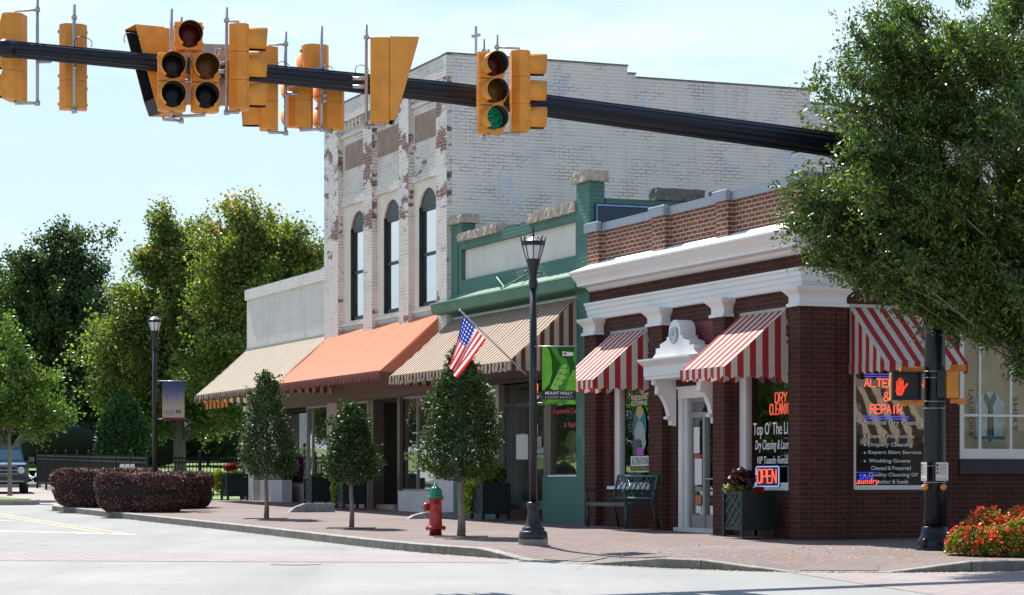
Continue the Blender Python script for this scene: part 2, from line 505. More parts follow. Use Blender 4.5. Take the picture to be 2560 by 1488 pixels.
MAT['stucco'] = plain('bare_brown_stucco', (0.34, 0.235, 0.175), 0.95, var=0.2, scale=4, bmp=0.4, dirt=(0.5, 0.42, 0.36), dirt_amt=0.5)
MAT['white'] = plain('white_trim', (0.78, 0.77, 0.76), 0.45, var=0.03, scale=3, dirt=(0.55, 0.53, 0.5), dirt_amt=0.2)
MAT['white2'] = plain('white_stucco', (0.62, 0.60, 0.58), 0.8, var=0.06, scale=3, bmp=0.15, dirt=(0.4, 0.37, 0.33), dirt_amt=0.35)
MAT['coping'] = plain('grey_metal_coping', (0.26, 0.29, 0.34), 0.45, var=0.08, scale=2)
MAT['roof'] = plain('grey_roofing', (0.13, 0.13, 0.13), 0.9, bmp=0.3)
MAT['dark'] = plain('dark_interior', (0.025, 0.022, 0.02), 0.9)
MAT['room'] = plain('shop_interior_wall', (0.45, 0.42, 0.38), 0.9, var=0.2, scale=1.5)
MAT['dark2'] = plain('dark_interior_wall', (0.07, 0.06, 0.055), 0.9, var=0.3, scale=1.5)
MAT['black'] = plain('black_frame', (0.012, 0.013, 0.016), 0.45, var=0.1)
MAT['bronze'] = plain('brown_metal_frame', (0.115, 0.095, 0.08), 0.4, metal=0.2, var=0.08)
MAT['alu'] = plain('aluminium', (0.36, 0.35, 0.34), 0.4, metal=0.5, var=0.06)
MAT['pink_col'] = plain('pinkish_column', (0.42, 0.34, 0.30), 0.7, var=0.08, bmp=0.1)
MAT['red_panel'] = plain('dull_red_panel', (0.17, 0.03, 0.03), 0.6)
MAT['glass'] = glass('shop_glass', 0.10)
MAT['glass_low'] = glass('low_glare_glass', 0.03, k=.25)
MAT['glass_up'] = glass('upper_glass', 0.45)
MAT['curtain'] = plain('pale_blind', (0.66, 0.70, 0.78), 0.9, var=0.05)
MAT['paper'] = plain('paper', (0.75, 0.74, 0.72), 0.8, var=0.02)
MAT['letter_w'] = plain('white_lettering', (0.86, 0.86, 0.86), 0.6, var=0.02)
MAT['letter_r'] = plain('red_lettering', (0.55, 0.06, 0.04), 0.6, var=0.05)
MAT['letter_k'] = plain('black_lettering', (0.02, 0.02, 0.02), 0.6, var=0.05)
MAT['letter_g'] = plain('gold_lettering', (0.42, 0.30, 0.14), 0.5, var=0.05)
MAT['neon_r'] = emis('red_neon', (1.0, 0.13, 0.08), 0.75)
MAT['neon_b'] = emis('blue_neon', (0.12, 0.35, 1.0), 0.6)
MAT['neon_db'] = emis('deep_blue_neon', (0.05, 0.06, 0.8), 0.6)
MAT['aw_red'] = stripes('red_white_canvas', (0.74, 0.68, 0.60), (0.46, 0.035, 0.035), 0.215)
MAT['aw_brown'] = stripes('brown_tan_canvas', (0.62, 0.50, 0.37), (0.13, 0.055, 0.045), 0.19, 0.48)
MAT['aw_tan'] = stripes('tan_pinstripe_canvas', (0.56, 0.49, 0.38), (0.20, 0.14, 0.11), 0.19, 0.36)
MAT['aw_orange'] = cloth('orange_canvas', (0.66, 0.235, 0.135), 0.2)
MAT['aw_maroon'] = cloth('brown_valance_canvas', (0.25, 0.095, 0.075), 0.15)
MAT['sig'] = plain('signal_yellow', (0.76, 0.29, 0.03), 0.5, var=0.12, scale=5, dirt=(0.45, 0.20, 0.05), dirt_amt=0.6, bmp=.05)
MAT['sig_dark'] = plain('signal_visor_inside', (0.012, 0.012, 0.016), 0.6)
MAT['galv'] = plain('galvanised_steel', (0.44, 0.44, 0.47), 0.42, metal=0.6, var=0.15, scale=20)
MAT['navy'] = plain('black_powder_coat', (0.006, 0.008, 0.016), 0.30, var=0.2, spec=0.35)
MAT['lamp_black'] = plain('lamp_black_paint', (0.012, 0.012, 0.015), 0.35, var=0.2)
MAT['lamp_glass'] = plain('frosted_lamp_glass', (0.68, 0.70, 0.72), 0.4, var=0.05)
MAT['green_bench'] = plain('dark_green_metal', (0.012, 0.05, 0.055), 0.35, var=0.2)
MAT['planter'] = plain('dark_green_wood', (0.006, 0.018, 0.018), 0.5, var=0.25, scale=12)
MAT['hyd_red'] = plain('hydrant_red', (0.42, 0.018, 0.016), 0.38, var=0.15, scale=10, coat=0.2, dirt=(0.2, 0.02, 0.02), dirt_amt=0.4)
MAT['hyd_green'] = plain('hydrant_green', (0.025, 0.30, 0.20), 0.4, var=0.15, scale=10)
MAT['granite'] = plain('granite_kerb', (0.30, 0.285, 0.26), 0.9, var=0.3, scale=7, bmp=0.8, dirt=(0.16, 0.15, 0.13), dirt_amt=0.5)
MAT['granite_top'] = plain('granite_kerb_top', (0.42, 0.405, 0.38), 0.85, var=0.15, scale=9, bmp=0.3)
MAT['bark'] = plain('bark', (0.17, 0.14, 0.11), 0.95, var=0.35, scale=14, bmp=0.9)
MAT['bark_grey'] = plain('grey_smooth_bark', (0.23, 0.20, 0.165), 0.9, var=0.25, scale=14, bmp=0.6)
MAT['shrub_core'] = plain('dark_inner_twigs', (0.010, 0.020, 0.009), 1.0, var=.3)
MAT['soil'] = plain('soil', (0.06, 0.045, 0.035), 1.0, bmp=0.8)
MAT['iron'] = plain('black_iron', (0.012, 0.013, 0.015), 0.6, var=0.2, spec=0.25)
MAT['car'] = plain('black_car_paint', (0.010, 0.014, 0.03), 0.15, var=0.05, coat=1.0)
MAT['tyre'] = plain('tyre_rubber', (0.02, 0.02, 0.02), 0.85)
MAT['orange'] = plain('orange_fabric', (0.75, 0.20, 0.02), 0.7)
MAT['blue_board'] = plain('dark_blue_board', (0.014, 0.035, 0.085), 0.4, var=0.12)

# ------------------------------------------------------------------ lettering
def text_mesh(s, width=None, height=None, shear=0.0, ext=0.002, spacing=1.0):
    cu = bpy.data.curves.new('t', 'FONT')
    cu.body = s; cu.size = 1.0; cu.extrude = 0.0; cu.shear = shear; cu.space_character = spacing
    cu.resolution_u = 3; cu.offset = 0.008
    o = bpy.data.objects.new('t', cu); COL.objects.link(o)
    dg = bpy.context.evaluated_depsgraph_get()
    me = bpy.data.meshes.new_from_object(o.evaluated_get(dg))
    vs = [tuple(v.co) for v in me.vertices]; fs = [tuple(p.vertices) for p in me.polygons]
    bpy.data.objects.remove(o); bpy.data.curves.remove(cu); bpy.data.meshes.remove(me)
    x0 = min(v[0] for v in vs); x1 = max(v[0] for v in vs); z0 = min(v[1] for v in vs); z1 = max(v[1] for v in vs)
    kx = (width / (x1 - x0)) if width else 1; kz = (height / (z1 - z0)) if height else kx
    if not width: kx = kz
    return [((v[0] - x0) * kx, (v[1] - z0) * kz) for v in vs], fs, (x1 - x0) * kx

def lettering(s, x, z, width, height, plane, mat, parent, axis='x', name='lettering', frame='F', shear=0.0, flip=1):
    """flat letters standing on a pane or board: axis 'x' faces -y, axis 'y' faces +x"""
    vs, fs, _ = text_mesh(s, width, height, shear)
    mb = MB(frame)
    if axis == 'x': mb.add([(x + a, plane, z + b) for a, b in vs], fs)
    else: mb.add([(plane, x + a, z + b) for a, b in vs], fs)
    return mb.build(name, mat, parent)

STROKES = {
 'O': [[(.2,0),(0,.2),(0,.8),(.2,1),(.8,1),(1,.8),(1,.2),(.8,0),(.2,0)]],
 'P': [[(0,0),(0,1),(.8,1),(1,.85),(1,.6),(.8,.47),(0,.47)]],
 'E': [[(1,0),(0,0),(0,1),(1,1)],[(0,.5),(.8,.5)]],
 'N': [[(0,0),(0,1),(1,0),(1,1)]],
 'A': [[(0,0),(.5,1),(1,0)],[(.2,.36),(.8,.36)]],
 'L': [[(0,1),(0,0),(1,0)]],
 'T': [[(0,1),(1,1)],[(.5,1),(.5,0)]],
 'R': [[(0,0),(0,1),(.8,1),(1,.85),(1,.6),(.8,.47),(0,.47)],[(.5,.47),(1,0)]],
 'I': [[(.5,0),(.5,1)]],
 'D': [[(0,0),(0,1),(.6,1),(1,.75),(1,.25),(.6,0),(0,0)]],
 'Y': [[(0,1),(.5,.5),(1,1)],[(.5,.5),(.5,0)]],
 'C': [[(1,.8),(.8,1),(.2,1),(0,.8),(0,.2),(.2,0),(.8,0),(1,.2)]],
 'G': [[(1,.8),(.8,1),(.2,1),(0,.8),(0,.2),(.2,0),(.8,0),(1,.2),(1,.45),(.6,.45)]],
 'S': [[(1,.85),(.8,1),(.2,1),(0,.8),(.1,.55),(.9,.45),(1,.2),(.8,0),(.2,0),(0,.15)]],
 'U': [[(0,1),(0,.2),(.2,0),(.8,0),(1,.2),(1,1)]],
 'H': [[(0,0),(0,1)],[(1,0),(1,1)],[(0,.5),(1,.5)]],
 '&': [[(1,0),(.15,.75),(.3,1),(.6,1),(.7,.75),(.05,.3),(.15,0),(.6,0),(1,.4)]],
}
def neon_word(mb, word, x, z, width, height, plane, axis='x', r=0.010, gap=0.28, mi=0):
    n = len(word); cw = width / (n + gap * (n - 1))
    for i, ch in enumerate(word):
        if ch not in STROKES: continue
        ox = x + i * cw * (1 + gap)
        for st in STROKES[ch]:
            if axis == 'x': pts = [(ox + a * cw, plane, z + b * height) for a, b in st]
            else: pts = [(plane, ox + a * cw, z + b * height) for a, b in st]
            mb.tube(pts, r, 6, mi)

# ------------------------------------------------------------------ ground
def polysheet(name, pts, mat, kind='structure', zf=road_z, dz=0.0):
    mb = MB('W'); mb.add([(x, y, zf(y) + dz) for x, y in pts], [tuple(range(len(pts)))])
    o = mb.build(name, mat); o['kind'] = kind
    me = o.data
    if me.polygons[0].normal.z < 0: me.flip_normals()
    return o

def ground_mat(name, col, scale=1.0, speck=0.35, rough=0.9, streak=False, spots=None):
    m, nt, b, _ = new_mat(name)
    v = objvec(nt)
    fine = noise(nt, v, 55 * scale, 3, 0.7)
    mid = noise(nt, v, 0.35 * scale, 6, 0.6)
    c = mixc(nt, ramp(nt, mid, 0.3, 0.7), tuple(x * 0.88 for x in col), tuple(x * 1.1 for x in col))
    c = mixc(nt, speck, c, mixc(nt, 1.0, c, mixc(nt, ramp(nt, fine, 0.3, 0.7), (0.45,) * 3, (1.55,) * 3), 'MULTIPLY'))
    # cracks
    vo = N(nt, 'ShaderNodeTexVoronoi', feature='DISTANCE_TO_EDGE', ins={'Scale': 0.22 * scale})
    wv = N(nt, 'ShaderNodeVectorMath', operation='MULTIPLY_ADD'); nn = N(nt, 'ShaderNodeTexNoise', ins={'Scale': 1.6, 'Detail': 6})
    nt.links.new(v, nn.inputs[0]); nt.links.new(nn.outputs[1], wv.inputs[0]); wv.inputs[1].default_value = (1.2, 1.2, 0); nt.links.new(v, wv.inputs[2])
    nt.links.new(wv.outputs[0], vo.inputs['Vector'])
    cr_ = ramp(nt, vo.outputs[0], 0.0, 0.006, (1, 1, 1), (0, 0, 0))
    c = mixc(nt, math_(nt, 'MULTIPLY', math_(nt, 'MULTIPLY', cr_, ramp(nt, noise(nt, v, 0.5, 3), 0.48, 0.6)), 0.6), c, tuple(x * 0.3 for x in col))
    if streak:
        mpn = N(nt, 'ShaderNodeMapping', ins={'Scale': (0.9, 0.09, 1), 'Rotation': (0, 0, R(-22))}); nt.links.new(v, mpn.inputs[0])
        c = mixc(nt, math_(nt, 'MULTIPLY', ramp(nt, noise(nt, mpn.outputs[0], 0.8, 5), 0.46, 0.72), 0.38), c, tuple(x * 0.55 for x in col))
    nt.links.new(c, b.inputs['Base Color']); b.inputs['Roughness'].default_value = rough
    b.inputs['Specular IOR Level'].default_value = 0.2
    bump(nt, b, fine, 0.35, 0.006)
    return m

def paver_mat(name, c1, c2, mortar, bw=0.21, rh=0.105, rot=-68.1, ms=0.006, blotch=(0.30, 0.26, 0.25)):
    m, nt, b, _ = new_mat(name)
    v = objvec(nt)
    mpn = N(nt, 'ShaderNodeMapping', ins={'Rotation': (0, 0, R(-rot))}); nt.links.new(v, mpn.inputs[0])
    t = N(nt, 'ShaderNodeTexBrick', ins={'Scale': 1.0, 'Mortar Size': ms, 'Mortar Smooth': 0.1, 'Brick Width': bw, 'Row Height': rh})
    nt.links.new(mpn.outputs[0], t.inputs['Vector'])
    t.inputs['Color1'].default_value = c4(c1); t.inputs['Color2'].default_value = c4(c2); t.inputs['Mortar'].default_value = c4(mortar)
    c = mixc(nt, ramp(nt, noise(nt, v, 0.8, 6, 0.65), 0.42, 0.72), t.outputs[0], mixc(nt, 0.6, t.outputs[0], blotch))
    c = mixc(nt, 0.4, c, mixc(nt, 1.0, c, mixc(nt, noise(nt, v, 30, 3), (0.4,) * 3, (1.6,) * 3), 'MULTIPLY'))
    nt.links.new(c, b.inputs['Base Color']); b.inputs['Roughness'].default_value = 0.85
    b.inputs['Specular IOR Level'].default_value = 0.25
    bump(nt, b, math_(nt, 'SUBTRACT', math_(nt, 'MULTIPLY', noise(nt, v, 20, 3), 0.5), t.outputs[1]), 0.5, 0.006)
    return m

MAT['road'] = ground_mat('worn_pale_asphalt', (0.31, 0.31, 0.305), streak=True)
MAT['pavers'] = paver_mat('brick_pavers', (0.255, 0.155, 0.130), (0.165, 0.140, 0.135), (0.12, 0.105, 0.10), blotch=(0.24, 0.225, 0.22), ms=0.009)
MAT['xwalk'] = paver_mat('crosswalk_pavers', (0.33, 0.27, 0.265), (0.29, 0.25, 0.25), (0.20, 0.165, 0.165), bw=0.42, rh=0.21, ms=0.012, blotch=(0.36, 0.33, 0.33))
MAT['drive'] = ground_mat('pinkish_concrete', (0.36, 0.31, 0.30), speck=0.2)
MAT['line_y'] = plain('worn_yellow_road_paint', (0.52, 0.39, 0.20), 0.8, var=0.1, scale=30, dirt=(0.33, 0.32, 0.29), dirt_amt=0.9)
MAT['line_w'] = plain('worn_white_road_paint', (0.62, 0.62, 0.62), 0.8, var=0.08, scale=30, dirt=(0.33, 0.33, 0.33), dirt_amt=0.5)
MAT['grass'] = plain('lawn_grass', (0.105, 0.205, 0.022), 0.9, var=0.3, scale=3, bmp=0.5)
MAT['ground'] = plain('earth', (0.10, 0.11, 0.06), 1.0)

g = MB('W'); g.add([(-2500, -300, -4.5), (2500, -300, -4.5), (2500, 101, 0.9), (-2500, 101, 0.9), (2500, 3000, 3.0), (-2500, 3000, 3.0)], [(0, 1, 2, 3), (3, 2, 4, 5)])
g.build('ground', MAT['ground'], kind='structure')
polysheet('road', [(-70, -60), (60, -60), (60, 100), (-70, 100)], MAT['road'])

KERB = [(30, 39.2), (20, 35.2), (12, 31.98), (8.5, 30.57), (6.33, 29.7), (5.66, 29.42), (4.6, 29.22), (3.38, 29.35), (2.5, 29.9), (1.93, 30.4), (0.96, 31.4), (-0.5, 33.5), (-2.03, 36.4), (-4.95, 43.7), (-7.9, 50.7), (-10.7, 57.4), (-11.25, 58.7), (-11.3, 60.0), (-10.8, 61.4), (-10.3, 64.0)]
ANCH = [(22, 58), (16, 46), (10, 40), (8, 39), (6.6, 38.2), (6.2, 37.9), (5.8, 37.6), (5.2, 37.3), (5.0, 37.2), (4.9, 37.4), (4.6, 37.9), (3.4, 41), (2.2, 44), (-0.6, 51), (-3.4, 58), (-6.1, 64.8), (-6.3, 65.3), (-6.6, 65.7), (-7.3, 66.1), (-8.4, 65.4)]
def catmull(pts, n=10):
    out = []
    for i in range(len(pts) - 1):
        p0 = np.array(pts[max(0, i - 1)]); p1 = np.array(pts[i]); p2 = np.array(pts[i + 1]); p3 = np.array(pts[min(len(pts) - 1, i + 2)])
        for k in range(n):
            t = k / n
            out.append(0.5 * ((2 * p1) + (-p0 + p2) * t + (2 * p0 - 5 * p1 + 4 * p2 - p3) * t * t + (-p0 + 3 * p1 - 3 * p2 + p3) * t ** 3))
    out.append(np.array(pts[-1], float))
    return out
kp = catmull(KERB); ap = catmull(ANCH)
def kh(x, y):
    if y > 41: return 0.13
    return float(np.interp(x / y * FL + HX, [1200, 1310, 1455, 1650, 1745, 1970, 2225, 2430], [0.13, 0.012, 0.012, 0.125, 0.125, 0.012, 0.012, 0.13]))
nk = len(kp); inn = []
for i in range(nk):
    t = kp[min(nk - 1, i + 1)] - kp[max(0, i - 1)]; t = t / np.linalg.norm(t)
    nrm = np.array([t[1], -t[0]])
    if np.dot(nrm, ap[i] - kp[i]) < 0: nrm = -nrm
    inn.append(kp[i] + nrm * 0.15)
km = MB('W'); km.uv = []
acc = 0.0
for i in range(nk):
    if i: acc += float(np.linalg.norm(kp[i] - kp[i - 1]))
    (x, y), (xi, yi) = kp[i], inn[i]
    h = kh(x, y); rz_ = road_z(y)
    km.v += [(x, y, rz_ - 0.05), (x, y, rz_ + h - 0.012), (x + (xi - x) * 0.08, y + (yi - y) * 0.08, rz_ + h), (xi, yi, road_z(yi) + h)]
    km.uv += [(acc, 0), (acc, 0.1), (acc, 0.12), (acc, 0.3)]
for i in range(nk - 1):
    for k in range(3):
        km.f.append([i * 4 + k, (i + 1) * 4 + k, (i + 1) * 4 + k + 1, i * 4 + k + 1]); km.m.append(0 if k == 0 else 1); km.sm.append(False)
def kerb_mat(name, col):
    m = plain(name, col, 0.9, var=0.3, scale=7, bmp=0.9, dirt=tuple(c * 0.5 for c in col), dirt_amt=0.5)
    nt = m.node_tree; b = [n for n in nt.nodes if n.type == 'BSDF_PRINCIPLED'][0]
    src = b.inputs['Base Color'].links[0].from_socket
    uvn = nt.nodes.new('ShaderNodeTexCoord'); sp = nt.nodes.new('ShaderNodeSeparateXYZ'); nt.links.new(uvn.outputs['UV'], sp.inputs[0])
    fr = math_(nt, 'FRACT', math_(nt, 'DIVIDE', sp.outputs[0], 1.75))
    j = math_(nt, 'LESS_THAN', fr, 0.012)
    nt.links.new(mixc(nt, math_(nt, 'MULTIPLY', j, 0.85), src, (0.05, 0.045, 0.04)), b.inputs['Base Color'])
    return m
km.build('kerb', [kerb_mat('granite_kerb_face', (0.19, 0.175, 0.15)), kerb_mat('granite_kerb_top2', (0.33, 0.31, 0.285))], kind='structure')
sw = MB('W'); rows = [0, 0.09, 0.18, 0.3, 0.5, 1.0]; nr = len(rows)
for i in range(nk):
    a = inn[i]; b_ = ap[i]; d = float(np.linalg.norm(b_ - a))
    h0 = kh(kp[i][0], kp[i][1])
    for r_ in rows:
        p = a + (b_ - a) * r_
        q = min(1.0, r_ * d / 2.4)
        sw.v.append((p[0], p[1], road_z(p[1]) - 0.004 + h0 + (0.13 - h0) * q))
for i in range(nk - 1):
    for k in range(nr - 1):
        sw.f.append([i * nr + k, (i + 1) * nr + k, (i + 1) * nr + k + 1, i * nr + k + 1]); sw.m.append(0); sw.sm.append(True)
swo = sw.build('sidewalk', MAT['pavers'], kind='structure')
if swo.data.polygons[10].normal.z < 0: swo.data.flip_normals()

def px_line(pts, mat, name, wdt):
    """worn line on the road, (x, y) plan points"""
    mb = MB('W')
    a = np.array(pts[0]); b = np.array(pts[1]); t = (b - a) / np.linalg.norm(b - a); n = np.array([-t[1], t[0]]) * wdt / 2
    q = [a - n, b - n, b + n, a + n]
    mb.add([(p[0], p[1], road_z(p[1]) + 0.004) for p in q], [(0, 1, 2, 3)])
    o = mb.build(name, mat, kind='structure')
    if o.data.polygons[0].normal.z < 0: o.data.flip_normals()
    return o
px_line([(-13.6, 60.0), (-6.86, 42.6)], MAT['line_y'], 'yellow_centre_line', 0.12)
px_line([(-13.9, 60.0), (-7.16, 42.6)], MAT['line_y'], 'yellow_centre_line', 0.12)
px_line([(-14.5, 47.6), (-6.6, 42.2)], MAT['line_w'], 'white_stop_line', 0.3)
px_line([(-18.0, 60.0), (-10.4, 50.2)], MAT['line_w'], 'white_lane_line', 0.11)
polysheet('brick_crosswalk', [(-14, 33.0), (-0.05, 31.7), (-0.3, 33.1), (-0.9, 34.1), (-14, 36.4)], MAT['xwalk'], dz=0.004)
polysheet('brick_crosswalk', [(3.38, 29.2), (4.6, 29.1), (5.66, 29.3), (6.4, 29.6), (7.4, 30.0), (9.5, 24.5), (9.5, 12.0), (7.2, 12.0), (4.34, 24.7)], MAT['xwalk'], dz=0.004)
mh = MB('W'); mh.lathe([(0.34, -0.03), (0.34, 0.005), (0.30, 0.006), (0.29, 0.003)], (-2.83, 31.4, road_z(31.4)), 28, smooth=False)
tag(mh.build('manhole_cover', plain('worn_cast_iron', (0.20, 0.20, 0.20), 0.7, var=.3, scale=20)), 'round grey iron cover set flush in the pale road', 'manhole cover')
def slat_mat():
    m, nt, b, _ = new_mat('ribbed_tactile_tile')
    v = objvec(nt); sp = nt.nodes.new('ShaderNodeSeparateXYZ'); nt.links.new(v, sp.inputs[0])
    s = math_(nt, 'ADD', sp.outputs[0], math_(nt, 'MULTIPLY', sp.outputs[1], 0.25))
    f = math_(nt, 'FRACT', math_(nt, 'MULTIPLY', s, 11))
    gg = math_(nt, 'LESS_THAN', f, 0.3)
    nt.links.new(mixc(nt, gg, (0.20, 0.16, 0.14), (0.12, 0.10, 0.085)), b.inputs['Base Color']); b.inputs['Roughness'].default_value = 0.9
    return m
MAT['tactile'] = slat_mat()
def tactile(pxa, pxb):
    mb = MB('W'); idx = [i for i in range(nk) if kp[i][1] < 41 and pxa < kp[i][0] / kp[i][1] * FL + HX < pxb]
    for i in idx:
        a = inn[i]; b_ = ap[i]; d = float(np.linalg.norm(b_ - a)); h0 = kh(*kp[i])
        for dd in (0.03, 0.75):
            p = a + (b_ - a) * dd / d
            mb.v.append((p[0], p[1], road_z(p[1]) + h0 + (0.13 - h0) * dd / 2.4 + 0.006))
    for k in range(len(idx) - 1):
        mb.f.append([k * 2, k * 2 + 2, k * 2 + 3, k * 2 + 1]); mb.m.append(0); mb.sm.append(False)
    o = mb.build('tactile_paving', MAT['tactile'], kind='structure')
    if o.data.polygons[0].normal.z < 0: o.data.flip_normals()
tactile(1325, 1460); tactile(1985, 2215)

# far side: driveway, verge with kerb, rising lawn
polysheet('driveway', [(-60, 93.6), (-18.4, 93.6), (-10.1, 64.2), (-11.2, 62.6), (-13.3, 66.0), (-17, 74.2), (-60, 90)], MAT['drive'], dz=0.02)
def lawn_z(y): return 0.135 + 0.0135 * y + 0.023 * max(0, y - 70)
lw_ = MB('W'); bl = [(-75, 94), (-18.3, 93.8), (-14.2, 79), (-9.95, 64.3), (-8.6, 65.3), (-7.2, 66.3), (6, 71.6), (30, 81)]
ny = 12
for x, y in bl:
    for k in range(ny + 1):
        yy = y + (150 - y) * (k / ny) ** 1.5
        lw_.v.append((x, yy, lawn_z(yy)))
for i in range(len(bl) - 1):
    for k in range(ny):
        a = i * (ny + 1) + k; lw_.f.append([a, a + ny + 1, a + ny + 2, a + 1]); lw_.m.append(0); lw_.sm.append(True)
lw_.build('lawn', MAT['grass'], kind='structure')
lk = MB('W')
for i in range(len(bl) - 1):
    (x0, y0), (x1, y1) = bl[i], bl[i + 1]
    t = Vector((x1 - x0, y1 - y0)).normalized(); n = Vector((t.y, -t.x)) * 0.14
    z0, z1 = walk_z(y0) + 0.02, walk_z(y1) + 0.02
    vs = [(x0, y0, z0), (x1, y1, z1), (x1 + n.x, y1 + n.y, z1), (x0 + n.x, y0 + n.y, z0)]
    lk.add(vs + [(a, b, c - 0.3) for a, b, c in vs], [(0, 1, 2, 3), (3, 2, 6, 7), (0, 3, 7, 4), (1, 5, 6, 2)])
lk.build('lawn_kerb', MAT['granite_top'], kind='structure')
vp = [(-32, 64.6), (-13.4, 64.6), (-12.9, 65.0), (-12.95, 65.8), (-14.0, 67.6), (-17.0, 73.2), (-32, 84)]
vk = MB('W')
n_ = len(vp)
vk.add([(x, y, walk_z(y)) for x, y in vp] + [(x, y, walk_z(y) - 0.3) for x, y in vp], [tuple(range(n_))] + [(i, i + n_, (i + 1) % n_ + n_, (i + 1) % n_) for i in range(n_)])
vk.build('verge_kerb', MAT['granite'], kind='structure')
vc = Vector((-22, 69.5))
vi = [(vc.x + (x - vc.x) * 0.975, vc.y + (y - vc.y) * 0.96) for x, y in vp]
polysheet('verge_grass', vi, MAT['grass'], zf=walk_z, dz=0.02)

# ------------------------------------------------------------------ building helpers (facade frame: x along the fronts, -y outward)
def bthing(name, label, xc, zc, cat='building', yc=0.0):
    p = MF @ Vector((xc, yc, zc))
    return thing(name, label, cat, tuple(p), ROTF)

def runprof(mb, prof, x0, xc, ylen=None, mi=0, x1cap=True):
    """prof = closed list of (out, z). Along the front from x0 to corner xc; with ylen turns and runs down the side."""
    n = len(prof); stations = []
    stations.append([(x0, -o, z) for o, z in prof])
    if ylen is None:
        stations.append([(xc, -o, z) for o, z in prof])
    else:
        stations.append([(xc + o, -o, z) for o, z in prof])
        stations.append([(xc + o, ylen, z) for o, z in prof])
    vs = [p for s_ in stations for p in s_]; fs = []
    for k in range(len(stations) - 1):
        for i in range(n):
            j = (i + 1) % n
            fs.append((k * n + i, (k + 1) * n + i, (k + 1) * n + j, k * n + j))
    fs.append(tuple(range(n))); fs.append(tuple(reversed(range((len(stations) - 1) * n, len(stations) * n))))
    mb.add(vs, fs, mi)

def awning(parent, x0, x1, zt, zh, proj, mat, vmat, vd=0.17, per=0.215, axis='x', wob=0.0, name='awning', side_val=True, sag=0.0):
    def P(a, o, z): return (a, -o, z) if axis == 'x' else (o, a, z)
    mb = MB('F'); n = max(8, int((x1 - x0) / 0.09)); m = 10
    for i in range(n + 1):
        a = x0 + (x1 - x0) * i / n
        for k in range(m + 1):
            t = k / m
            s_ = sag * math.sin(PI * t) * (1 + .8 * abs(math.sin(PI * (a - x0) / 1.17))) + .006 * math.sin(a * 5.1 + t * 7) * math.sin(PI * t)
            mb.v.append(P(a, 0.02 + (proj - 0.02) * t, zt + (zh - zt) * t - s_))
    for i in range(n):
        for k in range(m):
            q = i * (m + 1) + k
            mb.f.append([q, q + m + 1, q + m + 2, q + 1]); mb.m.append(0); mb.sm.append(True)
    for a, d in ((x0, -1), (x1, 1)):
        mb.add([P(a, 0.02, zt), P(a, proj, zh), P(a, 0.02, zh)], [(0, 1, 2)])
    aw = mb.build(name, mat, parent)
    vb = MB('F')
    def strip(pts_fn, length):
        q = max(12, int(length / 0.018)); base = len(vb.v)
        for i in range(q + 1):
            t = i / q; x = t * length
            wv = wob * math.sin(x * 23) * 0.6 + wob * math.sin(x * 57 + 1)
            d = vd - 0.035 * abs(math.cos(PI * x / per)) ** 3 - 0.02 * abs(math.sin(PI * x / per * 2))*0.3
            for zz, ww in ((0.012, 0), (-d * 0.5, wv * 0.5), (-d, wv)):
                vb.v.append(pts_fn(t, zz, ww))
        for i in range(q):
            for k in range(2):
                a = base + i * 3 + k
                vb.f.append([a, a + 3, a + 4, a + 1]); vb.m.append(0); vb.sm.append(True)
    strip(lambda t, z, ww: P(x0 + (x1 - x0) * t, proj + 0.006 + ww, zh + z), x1 - x0)
    if side_val:
        strip(lambda t, z, ww: P(x1 + 0.005 + ww, proj * (1 - t), zh + z), proj)
        strip(lambda t, z, ww: P(x0 - 0.005 + ww, proj * (1 - t), zh + z), proj)
    vb.build('valance', vmat, aw)
    fr = MB('F')
    fr.tube([P(x0 + .02, 0.02, zh - .01), P(x0 + .02, proj - .02, zh - .01), P(x1 - .02, proj - .02, zh - .01), P(x1 - .02, 0.02, zh - .01)], 0.014, 6)
    fr.box(*(sorted((P(x0, 0, 0)[0], P(x1, .03, 0)[0])) + sorted((P(x0, 0, 0)[1], P(x1, .03, 0)[1])) + [zt - 0.0, zt + 0.05]))
    fr.build('awning_frame', MAT['alu'], aw)
    return aw

